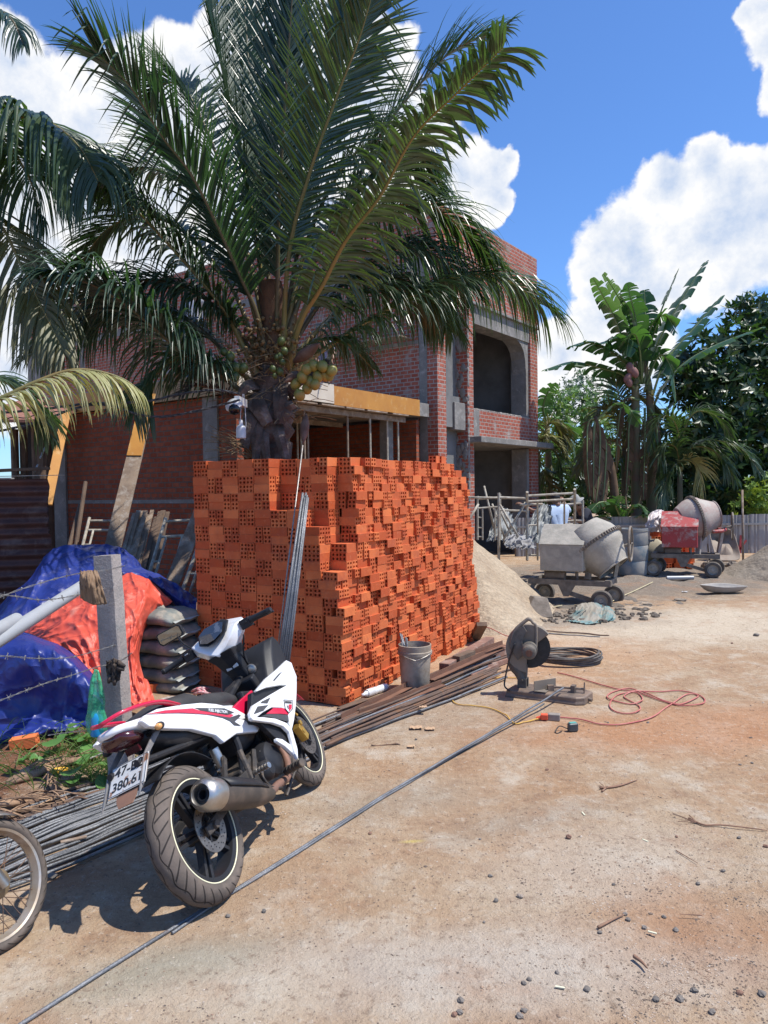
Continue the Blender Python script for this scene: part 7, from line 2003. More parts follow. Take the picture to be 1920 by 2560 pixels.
m = MB(); rq = random.Random(77); oct_ = [(1, 0, 0), (0, 1, 0), (-1, 0, 0), (0, -1, 0), (0, 0, .7), (0, 0, -.7)]
V = []; Fs = []
for k in range(9000):
    px = rq.uniform(-50, 2000); py = 1480 + 1120 * rq.random() ** .8
    if rq.random() < .4: px = rq.gauss(1650, 260); py = rq.gauss(2400, 130)
    p = G(px, py)
    if noise.noise((p.x * 1.3, p.y * 1.3, 3)) < -.15 and rq.random() < .7: continue
    if p.y > 16: continue
    s = rq.uniform(.0009, .0030) * (1 + .30 * p.y) 
    if rq.random() < .02: s *= 1.8
    a_ = rq.random() * 6; z = ground_h(p.x, p.y) + s * .25; o = len(V)
    for (x, y, zz) in oct_:
        V.append(Vector((p.x + s * (x * math.cos(a_) - y * math.sin(a_)) * rq.uniform(.7, 1.4), p.y + s * (x * math.sin(a_) + y * math.cos(a_)) * rq.uniform(.6, 1.1), z + s * zz * .7)))
    Fs += [(o, o + 1, o + 4), (o + 1, o + 2, o + 4), (o + 2, o + 3, o + 4), (o + 3, o, o + 4)]
m.v = V; m.f = Fs
GRV = bpy.data.materials.new('gravel'); GRV.use_nodes = True; t = NT(GRV.node_tree); b = GRV.node_tree.nodes['Principled BSDF']
wn = t.n('ShaderNodeTexVoronoi', ins={'Scale': 16.}); t.set(wn.inputs['Vector'], t.n('ShaderNodeNewGeometry').outputs['Position'])
cr = t.n('ShaderNodeValToRGB'); t.set(cr.inputs[0], t.n('ShaderNodeSeparateColor', ins={0: wn.outputs['Color']}).outputs[0])
for i, (ps, c_) in enumerate(((0, (0.11, 0.09, 0.075)), (.35, (0.20, 0.14, 0.10)), (.65, (0.32, 0.21, 0.14)), (1., (0.5, 0.42, 0.34)))):
    if i < 2: cr.color_ramp.elements[i].position = ps; cr.color_ramp.elements[i].color = (*c_, 1)
    else: e = cr.color_ramp.elements.new(ps); e.color = (*c_, 1)
t.set(b.inputs['Base Color'], cr.outputs[0]); b.inputs['Roughness'].default_value = .9
o = m.build('gravel', GRV, weld=False); tag(o, 'fine gravel and grit strewn over the bare ground', 'gravel', kind='stuff')
STRW = mat('dry_straw', (0.30, 0.17, 0.11), (0.20, 0.12, 0.08), .95, scale=20)
for k, (pts, r, lb) in enumerate((([(1460, 2086), (1500, 2078), (1540, 2072)], .005, ''), ([(1722, 2046), (1760, 2062), (1800, 2062), (1860, 2068), (1918, 2076)], .006, 'long dry twig with a frayed end at the right edge'), ([(1495, 2318), (1530, 2300), (1560, 2286)], .006, 'bent brown twig in the right foreground'), ([(1585, 2390), (1605, 2405), (1618, 2420)], .008, 'flat splinter of wood in the right foreground'),
                                  ([(1500, 1970), (1545, 1965), (1592, 1950)], .007, 'dry twig bundle left of centre beyond the frayed one'), ([(1505, 1978), (1520, 1968), (1560, 1960)], .006, 'frayed dry stalk touching the twig bundle'), ([(1690, 2126), (1745, 2158)], .003, 'straight thin stick lying on the right side'), ([(1755, 2288), (1700, 2285)], .003, 'thin stick among the stones at right'), ([(900, 2036), (960, 2030)], .0, ''))):
    if not lb: continue
    m = MB(); P = bez([G(x, y, .008) for x, y in pts], 14); m.tube(P, [max(.0015, r * (1 - .6 * i / 14)) for i in range(15)], 6)
    if k in (1, 4):
        for j in range(9):
            q = P[0 if k == 1 else 3]; a_ = j * .7; m.tube([P[2], q + Vector((rb.uniform(-.08, .02), rb.uniform(-.05, .05), rb.uniform(0, .015)))], .0016, 4)
    o = m.build('dry_twig', STRW, smooth='all'); tag(o, lb, 'twig')
for k, (x, y, s, lb) in enumerate(((1040, 1815, .09, 'pale torn scrap of cardboard on the ground before the rebar pile'), (1075, 1818, .07, 'smaller pale torn scrap beside the larger one'), (1028, 1862, .05, 'brown crumpled scrap on the ground left of the saw bars'), (1058, 1764, .06, 'pale paper scrap lying on the rebar pile'), (1180, 1718, .06, 'white paper scrap on the ground behind the yellow cord'), (1712, 1478, .09, 'crumpled white paper on the ground below the red mixer'))):
    g = G(x, y, .02 if k != 3 else .06); m = MB(); m.grid(6, 4, lambda u, v: Vector((g.x + (u - .5) * s, g.y + (v - .5) * s * .7, g.z + .012 * noise.noise((u * 4, v * 4, k)) - .008))); o = m.build('scrap', mat('cardboard_scrap', (0.48, 0.32, 0.19), (0.40, 0.26, 0.16), .9, scale=20) if k < 4 else WH, solid=.002); tag(o, lb, 'scrap')
for k, (x, y, x1, y1) in enumerate(((1388, 2466, 1412, 2470), (1606, 2098, 1620, 2104), (1620, 2328, 1642, 2334), (1455, 2030, 1462, 2038))):
    m = MB(); m.bar(G(x, y, .006), G(x1, y1, .006), .008, .004); o = m.build('pale_chip', mat('pale_chip', (0.6, 0.58, 0.42), None, .8)); tag(o, 'pale wood chip on the foreground earth', 'wood chip', 'pale chips')
g = G(1380, 1540)
# ------------------------------------------------------------------ motorbikes
TYR = bpy.data.materials.new('road_tyre'); TYR.use_nodes = True
t = NT(TYR.node_tree); b = TYR.node_tree.nodes['Principled BSDF']
sx = t.n('ShaderNodeSeparateXYZ'); t.set(sx.inputs[0], t.n('ShaderNodeTexCoord').outputs['UV'])
u_, v_ = sx.outputs[0], sx.outputs[1]              # u turns, v -1..1 across
av = t.m('ABSOLUTE', v_)
ph = t.m('FRACT', t.m('ADD', t.m('MULTIPLY', u_, 30.), t.m('MULTIPLY', t.m('POWER', av, 1.4), 1.9)))
g1_ = t.m('MULTIPLY', t.rng(t.m('ABSOLUTE', t.m('SUBTRACT', ph, .5)), .085, .05), t.m('MULTIPLY', t.rng(av, .16, .22), t.rng(av, .78, .70)))
wv = t.m('ABSOLUTE', t.m('SUBTRACT', v_, t.m('ADD', -.2, t.m('MULTIPLY', t.m('SINE', t.m('MULTIPLY', u_, 2 * math.pi * 15)), .07))))
wv2 = t.m('ABSOLUTE', t.m('SUBTRACT', v_, t.m('ADD', .2, t.m('MULTIPLY', t.m('SINE', t.m('MULTIPLY', u_, 2 * math.pi * 15)), .07))))
gr = t.m('MAXIMUM', g1_, t.m('MAXIMUM', t.rng(wv, .030, .018), t.rng(wv2, .030, .018)))
P = t.n('ShaderNodeTexCoord').outputs['Object']
c = t.mix(t.rng(t.noise(P, 7, 6, .65), .35, .65), (0.085, 0.072, 0.062), (0.15, 0.12, 0.10))
c = t.mix(t.rng(t.noise(P, 26, 5, .7), .5, .75, 0, .5), c, (0.20, 0.155, 0.12))
c = t.mix(t.rng(av, .88, .97, 0, .5), c, (0.055, 0.048, 0.044))
c = t.mix(t.m('MULTIPLY', gr, .85), c, (0.016, 0.014, 0.013))
t.set(b.inputs['Base Color'], c); b.inputs['Roughness'].default_value = .85; b.inputs['Specular IOR Level'].default_value = .3
bn = t.n('ShaderNodeBump', ins={'Strength': 1., 'Distance': .004, 'Height': t.m('ADD', t.m('MULTIPLY', gr, -1.), t.m('MULTIPLY', t.noise(P, 120, 3), .12))}); t.set(b.inputs['Normal'], bn.outputs[0])
BBLK = mat('bike_black_plastic', (0.014, 0.014, 0.016), (0.022, 0.022, 0.025), .5, spec=.35, scale=6, dirt=(0.10, 0.085, 0.07), dscale=9, dlo=.58, dhi=.8, bump=.05)
BDRT = mat('bike_dusty_metal', (0.05, 0.045, 0.042), (0.10, 0.085, 0.072), .6, metal=.5, scale=12, dirt=(0.20, 0.15, 0.11), dscale=12, dlo=.5, dhi=.7, bump=.2, bscale=80)
BWHT = mat('bike_white_paint', (0.78, 0.79, 0.80), (0.74, 0.74, 0.75), .22, scale=3, dirt=(0.50, 0.42, 0.35), dscale=9, dlo=.54, dhi=.80, coat=.3)
BRED = mat('bike_crimson', (0.62, 0.012, 0.06), (0.55, 0.01, 0.05), .28, scale=3, dirt=(0.40, 0.12, 0.12), dscale=7, dlo=.6, dhi=.8, coat=.4)
BDEC = mat('bike_grey_decal', (0.05, 0.05, 0.055), (0.07, 0.07, 0.075), .35, scale=20)
CHR = mat('bike_chrome', (0.55, 0.53, 0.50), (0.40, 0.37, 0.33), .38, metal=.95, scale=12, dirt=(0.35, 0.27, 0.2), dscale=14, dlo=.55, dhi=.75)
GOLD = mat('gold_caliper', (0.62, 0.40, 0.10), (0.5, 0.3, 0.07), .4, metal=.7, scale=20)
SEAT = mat('black_seat', (0.030, 0.028, 0.028), (0.045, 0.042, 0.04), .6, scale=12, bump=.15, bscale=120)
CREAM = mat('cream_rim_stripe', (0.80, 0.76, 0.52), None, .45)
DISC = mat('brake_disc', (0.30, 0.27, 0.24), (0.20, 0.17, 0.15), .4, metal=.85, scale=25)

BK0 = G(569, 2246)
BANG, LEAN = R_(76.9), R_(-28)
bike = thing('motorbike', 'white black and crimson motorbike parked on its side stand in the foreground', 'motorbike', (BK0.x, BK0.y, .008), (LEAN, 0, BANG))
bike.rotation_mode = 'XYZ'
BM = world_matrix(bike)
BMI = BM.inverted()


def bp(px, py, y):
    """photo pixel met with the bike's own plane at sideways distance y"""
    o = BMI @ CAMP; d = BMI.to_3x3() @ ray(px, py)
    return o + d * ((y - o.y) / d.y)


def r2p(x, y, yl): return bp(x / 2.765 + 250, y / 2.765 + 1500, yl)


STE = R_(4)
HSP = Vector((1.02, 0, .80)); SAX = Vector((-.44, 0, .90)).normalized()


def st(p): return HSP + Matrix.Rotation(STE, 3, SAX) @ (Vector(p) - HSP)


def stm(mb):
    mb.v = [st(p) for p in mb.v]; return mb


def tyre(c, R1, w_, ri, steer=False, parent=None, name='wheel', mm=TYR, n=120):
    k = 22; V = []; Fs = []; UVs = []
    prof = []
    for i in range(k + 1):
        v = -1 + 2 * i / k; a_ = v * 1.62
        y = w_ / 2 * math.sin(a_) * (1.0 if abs(a_) < 1.57 else .99)
        r = R1 - (1 - math.cos(a_)) * (R1 - ri) * .97
        if abs(v) > .7: y *= 1 - .28 * ((abs(v) - .7) / .3) ** 1.5
        prof.append((r, y, v))
    for j in range(n + 1):
        a_ = 2 * math.pi * j / n
        for r, y, v in prof:
            p = Vector((c[0] + r * math.cos(a_), c[1] + y, c[2] + r * math.sin(a_)))
            V.append(st(p) if steer else p); UVs.append((j / n, v))
    for j in range(n):
        for i in range(k):
            a_ = j * (k + 1) + i; Fs.append((a_, a_ + 1, a_ + k + 2, a_ + k + 1))
    me = bpy.data.meshes.new(name); me.from_pydata([tuple(p) for p in V], [], Fs)
    ul = me.uv_layers.new(name='UVMap')
    for l in me.loops: ul.data[l.index].uv = UVs[l.vertex_index]
    me.polygons.foreach_set('use_smooth', [True] * len(me.polygons)); me.materials.append(mm)
    o = bpy.data.objects.new(name, me); col.objects.link(o); o.parent = parent
    return o


def alloy(wh, c, R1, w_, steer, disc_r, spokes=5, rot=.2, disc_y=-.075):
    f = stm if steer else (lambda q: q)
    m = LMB(); m.lathe([(R1 - .022, -w_ / 2), (R1, -w_ / 2 - .004), (R1 + .006, -w_ / 2 + .004), (R1 - .008, -w_ / 2 + .02), (R1 - .02, 0), (R1 - .008, w_ / 2 - .02), (R1 + .006, w_ / 2 - .004), (R1, w_ / 2 + .004), (R1 - .022, w_ / 2), (R1 - .03, 0), (R1 - .022, -w_ / 2)], 64, c, 'Y')
    f(m).build('rim', BBLK, wh, smooth=True)
    m = LMB()
    m.tube([Vector((c[0] + (R1 + .002) * math.cos(a_), c[1] - w_ / 2 - .0055, c[2] + (R1 + .002) * math.sin(a_))) for a_ in [2 * math.pi * i / 96 for i in range(96)]], .0032, 6, closed=True)
    f(m).build('rim_stripe', CREAM, wh, smooth='all')
    for k in range(spokes):
        a_ = rot + 2 * math.pi * k / spokes
        m = LMB()
        for s in (-.10, .10):
            q0 = Vector((c[0] + .04 * math.cos(a_ + s * 3), c[1] - .012, c[2] + .04 * math.sin(a_ + s * 3))); q1 = Vector((c[0] + (R1 - .02) * math.cos(a_ + s), c[1] - .010, c[2] + (R1 - .02) * math.sin(a_ + s)))
            m.bar(q0, q1, .035, .018, (0, 1, 0) if False else (math.sin(a_), 0, -math.cos(a_)))
        f(m).build('spoke', BBLK, wh, bevel=.003)
    m = LMB(); m.lathe([(0, -.06), (.03, -.06), (.035, -.04), (.045, -.02), (.045, .04), (0, .05)], 24, c, 'Y'); f(m).build('hub', BDRT, wh, smooth=True)
    m = LMB(); m.lathe([(disc_r * .58, disc_y - .002), (disc_r, disc_y - .002), (disc_r, disc_y + .002), (disc_r * .58, disc_y + .002), (disc_r * .58, disc_y - .002)], 48, c, 'Y')
    dd = f(m).build('brake_disc', DISC, wh, smooth=True)
    m = LMB()
    for k in range(40):
        a_ = 2 * math.pi * k / 40 + (k % 2) * .05; r = disc_r * (.70 + .18 * (k % 3) / 2)
        m.tube([(c[0] + r * math.cos(a_), c[1] + disc_y - .003, c[2] + r * math.sin(a_)), (c[0] + r * math.cos(a_), c[1] + disc_y + .003, c[2] + r * math.sin(a_))], .0035, 6)
    for k in range(5):
        a_ = 2 * math.pi * k / 5; m.bar((c[0] + .03 * math.cos(a_), disc_y, c[2] + .03 * math.sin(a_)), (c[0] + disc_r * .62 * math.cos(a_ + .3), disc_y, c[2] + disc_r * .62 * math.sin(a_ + .3)), .012, .005, (0, 1, 0))
    f(m).build('disc_hole', BBLK, dd)


RW, FW = (0, 0, .298), (1.262, 0, .288)
wr = tyre(RW, .298, .128, .222, parent=bike); alloy(wr, RW, .220, .085, False, .108, rot=.5)
wf = tyre(FW, .288, .096, .222, True, bike); alloy(wf, FW, .220, .065, True, .118, rot=.15, disc_y=-.06)


def part(name, mm, fn, parent=bike, steer=False, **kw):
    m = LMB(); fn(m)
    if steer: stm(m)
    return m.build(name, mm, parent, **kw)


def both(name, mm, pts, th, inset=0, parent=bike, bevel=.003, mirror=True, smooth=False, label=None):
    """panel traced on the right side (local points), and its mirror image on the left"""
    out = []
    for s in ((1, -1) if mirror else (1,)):
        m = LMB(); P = [Vector((p.x, p.y * s, p.z)) for p in pts]
        m.prism(P, (0, th * s, 0)); out.append(m.build(name, mm, parent, bevel=bevel, smooth=smooth))
    return out


# frame, engine, swingarm
part('swingarm', BDRT, lambda m: (m.bar((-.02, -.085, .298), (.42, -.085, .36), .018, .045), m.bar((-.02, .085, .298), (.42, .085, .36), .018, .045), m.box((.32, 0, .35), (.06, .16, .05)), m.tube([(0, -.11, .298), (0, .11, .298)], .012, 10), m.tube([(0, -.115, .298), (0, -.10, .298)], .02, 6), m.box((-.03, -.095, .298), (.07, .012, .04))), bevel=.003)
part('rear_caliper', GOLD, lambda m: (m.box((.02, -.095, .395), (.075, .045, .045)), m.box((.05, -.09, .38), (.03, .04, .06)), m.tube([(.0, -.125, .40), (.0, -.10, .40)], .012, 8)), bevel=.005)
part('shock_absorber', BDRT, lambda m: (m.tube([(.30, .0, .38), (.34, .0, .62)], .022, 10), m.tube([Vector((.30 + .04 * i / 80, 0, .38 + .24 * i / 80)) + Vector((.036 * math.cos(i * .6), .036 * math.sin(i * .6), 0)) for i in range(81)], .006, 6)), smooth=True)
part('canister', CHR, lambda m: (m.tube([(.30, -.07, .47), (.30, -.07, .56)], .024, 14)), smooth=True)
part('frame_tube', BBLK, lambda m: (m.tube(bez([(.40, -.08, .34), (.46, -.10, .50), (.50, -.08, .64), (.62, -.05, .70), (1.0, 0, .78)], 16), .018, 8), m.tube(bez([(.40, .08, .34), (.46, .10, .50), (.50, .08, .64), (.62, .05, .70), (1.0, 0, .78)], 16), .018, 8), m.tube([(.48, -.08, .60), (-.25, -.07, .70)], .014, 8), m.tube([(.48, .08, .60), (-.25, .07, .70)], .014, 8)), smooth=True)
en = part('engine', BDRT, lambda m: (m.box((.56, 0, .34), (.32, .19, .17), Matrix.Rotation(-.15, 3, 'Y')), m.box((.50, 0, .26), (.22, .14, .08)), m.tube([(.70, 0, .40), (.95, 0, .47)], .062, 14), m.box((.95, 0, .475), (.11, .13, .12), Matrix.Rotation(-.2, 3, 'Y'))), bevel=.018, seg=3)
m = LMB()
for k in range(9): m.box((.735 + k * .021, 0, .408 + k * .0055), (.006, .155, .15), Matrix.Rotation(-.25, 3, 'Y'))
m.build('cooling_fin', BDRT, en)
cc = r2p(1190, 1090, -.125)
part('clutch_cover', BBLK, lambda m: (m.lathe([(0, -.152), (.045, -.152), (.06, -.148), (.088, -.135), (.098, -.11), (.10, -.085)], 28, (cc.x, 0, cc.z), 'Y'), m.lathe([(0, -.148), (.03, -.148), (.05, -.13), (.058, -.09)], 20, (cc.x - .09, 0, cc.z - .03), 'Y')), parent=en, smooth=True)
m = LMB()
for k in range(8):
    a_ = k * .785; m.tube([(cc.x + .09 * math.cos(a_), -.118, cc.z + .09 * math.sin(a_)), (cc.x + .09 * math.cos(a_), -.105, cc.z + .09 * math.sin(a_))], .007, 6)
m.build('bolt', CHR, en)
part('chain_case', BBLK, lambda m: m.loft([[Vector((x, .11, z0)), Vector((x, .13, z0)), Vector((x, .13, z1)), Vector((x, .11, z1))] for x, z0, z1 in ((-.06, .27, .34), (.1, .27, .37), (.42, .30, .42))]), bevel=.006)
part('radiator_shroud', BBLK, lambda m: (m.box((.80, -.09, .60), (.22, .04, .20), Matrix.Rotation(.25, 3, 'Y')), m.box((.80, .09, .60), (.22, .04, .20), Matrix.Rotation(.25, 3, 'Y')), m.box((.98, 0, .60), (.06, .20, .34), Matrix.Rotation(-.25, 3, 'Y'))), bevel=.012)

# exhaust
ep = r2p(745, 1345, -.165); ef = r2p(1180, 1340, -.15)
dv = (ef - ep).normalized()
mu = part('muffler', mat('heat_shield', (0.055, 0.045, 0.038), (0.10, 0.078, 0.06), .6, metal=.2, scale=6, dirt=(0.20, 0.14, 0.10), dscale=6, dlo=.5, dhi=.75), lambda m: m.tube([ep + dv * .05, ep + dv * .10, ep + dv * .35, ep + dv * .46, ep + dv * .54], [.066, .070, .064, .05, .026], 22), smooth=True)
part('heat_cover', BBLK, lambda m: m.loft([[ep + dv * s_ + Vector((0, -r_ * math.cos(a_), r_ * math.sin(a_))) for a_ in [R_(10 + 16 * i) for i in range(9)]] for s_, r_ in ((.08, .076), (.2, .078), (.36, .072), (.44, .056))], closed=False), parent=mu, smooth=True, solid=.005)
q_ = Vector((0, 0, 1)).rotation_difference(-dv).to_matrix()
part('muffler_tip', CHR, lambda m: m.lathe([(.069, -.06), (.071, -.02), (.070, .02), (.060, .045), (.045, .055), (.040, .045), (.045, .01), (.03, -.01), (.0, -.012)], 26, ep, rot=q_), parent=mu, smooth=True)
part('outlet', BBLK, lambda m: m.lathe([(.024, .02), (.028, .035), (.020, .036), (.016, 0), (0, 0)], 16, ep, rot=q_), parent=mu, smooth=True)
part('header_pipe', mat('rusty_header', (0.28, 0.15, 0.11), (0.2, 0.12, 0.09), .7, metal=.4, scale=14), lambda m: m.tube(bez([ep + dv * .52, Vector((.60, -.12, .22)), Vector((.82, -.08, .20)), Vector((.98, -.03, .28)), Vector((.98, 0, .42))], 20), .021, 10), smooth='all')
part('muffler_bracket', BDRT, lambda m: (m.bar(ep + dv * .22 + Vector((0, .03, .05)), (.30, -.10, .50), .012, .03)))
# pegs, stand, pedals
def peg(x0, y0, x1, y1, r, yl0, yl1, mm):
    a_, c_ = r2p(x0, y0, yl0), r2p(x1, y1, yl1)
    part('foot_peg', mm, lambda m: (m.tube([a_, c_], r, 10), [m.tube([a_.lerp(c_, s), a_.lerp(c_, s + .04)], r * 1.15, 10) for s in (.2, .4, .6, .8, .95)]), smooth=True)


peg(1285, 1185, 1400, 1120, .020, -.14, -.27, BDRT)
peg(1068, 1195, 1170, 1138, .013, -.13, -.23, CHR)
part('foot_peg', BDRT, lambda m: m.tube([(.62, .12, .28), (.62, .26, .29)], .018, 10), smooth=True)
part('side_stand', BDRT, lambda m: (m.tube([(.55, .10, .22), (.50, .25, .15)], .011, 8), m.box((.50, .255, .145), (.06, .04, .01))))
part('brake_pedal', BDRT, lambda m: (m.tube(bez([r2p(1300, 1280, -.13), r2p(1290, 1350, -.14), r2p(1340, 1200, -.16), r2p(1380, 1130, -.17)], 12), .008, 7), m.box(r2p(1385, 1125, -.18), (.03, .06, .01))))
part('kick_lever', BDRT, lambda m: m.tube(bez([r2p(1120, 1180, -.14), r2p(1130, 1230, -.16), r2p(1180, 1290, -.15), r2p(1260, 1300, -.14)], 14), .007, 7), smooth='all')
part('linkage', BDRT, lambda m: (m.tube([r2p(960, 1040, -.10), r2p(1050, 1240, -.11)], .018, 8), m.box(r2p(1000, 1230, -.1), (.12, .02, .05))), bevel=.003)
part('step_bracket', BDRT, lambda m: m.tube([r2p(1060, 1040, -.10), r2p(1070, 1190, -.11)], .014, 8))

# tail: seat, cowl, side panels
def sec(x, hw, z0, z1, k=14, p=.7): return [Vector((x, hw * math.copysign(abs(math.cos(a_)) ** p, math.cos(a_)), (z0 + z1) / 2 + (z1 - z0) / 2 * math.copysign(abs(math.sin(a_)) ** p, math.sin(a_)))) for a_ in [2 * math.pi * i / k for i in range(k)]]


part('seat', SEAT, lambda m: m.loft([sec(x, hw, z0, z1) for x, hw, z0, z1 in ((-.07, .05, .825, .86), (-.02, .08, .80, .875), (.10, .105, .78, .885), (.27, .115, .76, .865), (.34, .11, .74, .825), (.46, .12, .71, .805), (.60, .105, .68, .775), (.72, .07, .66, .73), (.77, .04, .65, .69))]), smooth='all')
part('tail_cowl', BWHT, lambda m: m.loft([sec(x, hw, z0, z1) for x, hw, z0, z1 in ((-.245, .03, .845, .865), (-.215, .075, .835, .875), (-.10, .105, .80, .86), (.12, .12, .745, .815), (.38, .12, .68, .755), (.60, .10, .62, .70), (.72, .06, .58, .66))]), smooth='all')
part('grab_rail', BRED, lambda m: m.loft([[c_ + Vector((0, w_ * .5 * math.cos(a_) * (1 if c_.y > 0 else 1), .009 * math.sin(a_))) for a_ in [2 * math.pi * q_ / 8 for q_ in range(8)]] for c_, w_ in zip(bez([(.12, -.112, .825), (.02, -.115, .872), (-.10, -.105, .900), (-.21, -.07, .912), (-.26, 0, .905), (-.21, .07, .912), (-.10, .105, .900), (.02, .115, .872), (.12, .112, .825)], 40), [.05 - .02 * math.sin(math.pi * i / 40) for i in range(41)])]), smooth='all')
part('tail_light', mat('tail_lens', (0.07, 0.008, 0.012), (0.045, 0.007, 0.01), .2, scale=20, coat=.5), lambda m: m.loft([sec(x, hw, z0, z1) for x, hw, z0, z1 in ((-.235, .045, .815, .845), (-.215, .075, .785, .845), (-.17, .082, .77, .835), (-.13, .075, .765, .82))]), smooth='all')
part('under_tail', BBLK, lambda m: m.loft([sec(x, hw, z0, z1) for x, hw, z0, z1 in ((-.11, .05, .755, .80), (-.07, .08, .73, .80), (.08, .10, .64, .77), (.3, .10, .60, .74), (.5, .10, .52, .70), (.62, .09, .46, .68))]), smooth='all')
part('mudguard', BBLK, lambda m: m.loft([[Vector((.0 - .335 * math.cos(a_), s * w_, .298 + .335 * math.sin(a_))) for s, w_ in ((-1, .07), (-.6, .078), (0, .08), (.6, .078), (1, .07))] for a_ in [R_(62 + 5 * i) for i in range(16)]], closed=False), smooth='all', solid=.004)
sp1 = [r2p(x, y, -.135) for x, y in ((285, 832), (318, 792), (470, 775), (690, 782), (900, 800), (1010, 830), (1112, 880), (1095, 908), (950, 922), (862, 985), (805, 935), (640, 892), (470, 888), (345, 872))]
both('side_panel', BWHT, sp1, .03, bevel=.008)
sp2 = [r2p(x, y, -.128) for x, y in ((320, 790), (400, 750), (560, 722), (700, 708), (800, 716), (930, 745), (1010, 790), (1060, 840), (900, 806), (690, 786), (470, 780))]
both('side_panel', BWHT, sp2, .03, bevel=.006)
DY = -.1385
def decal(name, mm, pts, yl=DY, off=.0018):
    m = LMB(); m.prism([r2p(x, y, yl) for x, y in pts], (0, off, 0)); return m.build(name, mm, bike)


decal('red_stripe', BRED, ((330, 786), (450, 762), (640, 748), (690, 764), (880, 796), (905, 788), (925, 796), (900, 812), (700, 786), (560, 778)), -.1385)
decal('grey_stripe', BDEC, ((650, 745), (860, 748), (930, 778), (888, 793), (700, 764)), -.1395)
decal('grey_stripe', BDEC, ((740, 788), (900, 812), (960, 790), (975, 800), (930, 840), (975, 868), (930, 864), (900, 835), (850, 812)), -.1392)
decal('grey_stripe', BDEC, ((1000, 800), (1060, 840), (1085, 866), (1030, 862), (1015, 836)), -.1394)
nrm = BMI.to_3x3() @ Vector((0, 0, 1))
tx = r2p(815, 768, -.1405); tx0, tx1 = r2p(740, 760, -.1405), r2p(890, 776, -.1405)
lang = math.atan2(tx1.z - tx0.z, tx1.x - tx0.x)
lettering('FUEL INJECTION', .021, BWHT, bike, 'lettering', tx, (R_(90), -lang, 0), sx=1.0, shear=.3)
tx = r2p(1258, 774, -.1745); lettering('Di-ASIL', .020, BWHT, bike, 'lettering', tx, (R_(90), 0, 0), shear=.3)
# turn signals, plate, flap
for s in (-1, 1): part('turn_signal', BBLK, lambda m: (m.tube([(-.09, s * .06, .775), (-.10, s * .13, .785)], .008, 8), m.ball((-.105, s * .143, .788), (.024, .020, .017), 12, 8)), smooth='all')
part('signal_lens', mat('amber_lens', (0.7, 0.35, 0.12), None, .2), lambda m: m.ball((-.120, -.146, .788), (.014, .018, .014), 10, 7), smooth='all')
GB_ = mat('grey_bracket', (0.16, 0.16, 0.165), (0.10, 0.10, 0.10), .6, scale=8, dirt=(0.3, 0.24, 0.2), dscale=8)
tr_, br_, tl_, bl_ = bp(397, 1872, -.095), bp(388, 1943, -.095), bp(305, 1908, .095), bp(295, 1982, .095)
tp_, bo_ = (tr_ + tl_) / 2, (br_ + bl_) / 2
PC = (tp_ + bo_) / 2; PC.y = 0; PC += (BMI @ CAMP - PC).normalized() * .12; PC.y = -.02
tilt = math.atan2(tp_.x - bo_.x, tp_.z - bo_.z)
ud = Vector((math.sin(tilt), 0, math.cos(tilt)))
for s in (-1, 1): part('plate_bracket', GB_, lambda m: m.prism([Vector((PC.x, s * .098, PC.z)) + ud * a_ + Vector((b2, 0, 0)) for a_, b2 in ((-.12, -.004), (-.06, .035), (.06, .04), (.16, .13), (.15, .05), (.075, -.004))], (0, -s * .010, 0)), bevel=.003)
part('plate_bracket', BBLK, lambda m: m.bar(PC - ud * .06 + Vector((.03, 0, 0)), Vector((-.05, 0, .72)), .05, .012, (.9, 0, .5)), bevel=.003)
part('reflector', mat('tail_lens', (0.14, 0.012, 0.02)), lambda m: m.box(PC + ud * .115 + Vector((.01, 0, 0)), (.012, .07, .03)))
PM = Matrix((Vector((0, -1, 0)), ud, Vector((-math.cos(tilt), 0, math.sin(tilt))))).transposed()
PLT = mat('number_plate', (0.66, 0.65, 0.62), (0.58, 0.56, 0.52), .4, scale=10, dirt=(0.27, 0.12, 0.06), dscale=16, dlo=.56, dhi=.62)
m = LMB(); m.box(PC, (.19, .14, .003), PM); pl_ = m.build('number_plate', PLT, bike, bevel=.002)
m = LMB()
for sx_, sy_, w_, h_ in ((0, .066, .184, .002), (0, -.066, .184, .002), (.091, 0, .002, .134), (-.091, 0, .002, .134)): m.box(PC + PM @ Vector((sx_, sy_, .002)), (w_, h_, .001), PM)
m.build('plate_border', BBLK, pl_)
BLKP = mat('plate_black', (0.02, 0.02, 0.02), (0.03, 0.025, 0.02), .5)
for tt, yy, szz in (('47-B2', .034, .062), ('380.61', -.032, .058)):
    o = lettering(tt, szz, BLKP, pl_, 'lettering', PC + PM @ Vector((0, yy, .0022)), (0, 0, 0)); o.rotation_euler = PM.to_euler()
part('mud_flap', mat('muddy_flap', (0.30, 0.15, 0.09), (0.22, 0.12, 0.08), .9, scale=12), lambda m: m.loft([[PC - ud * (.08 + .03 * i) + Vector((.012, s * w_, 0)) for s in (-1, -.3, .3, 1)] for i, w_ in ((0, .055), (1, .05), (2, .035))], closed=False), solid=.004)
part('mud_flap', BBLK, lambda m: m.loft([[PC - ud * (.0 + .05 * i) + Vector((.02 + .012 * i, s * w_, 0)) for s in (-1, -.3, .3, 1)] for i, w_ in ((0, .075), (1, .072), (2, .06))], closed=False), solid=.006)

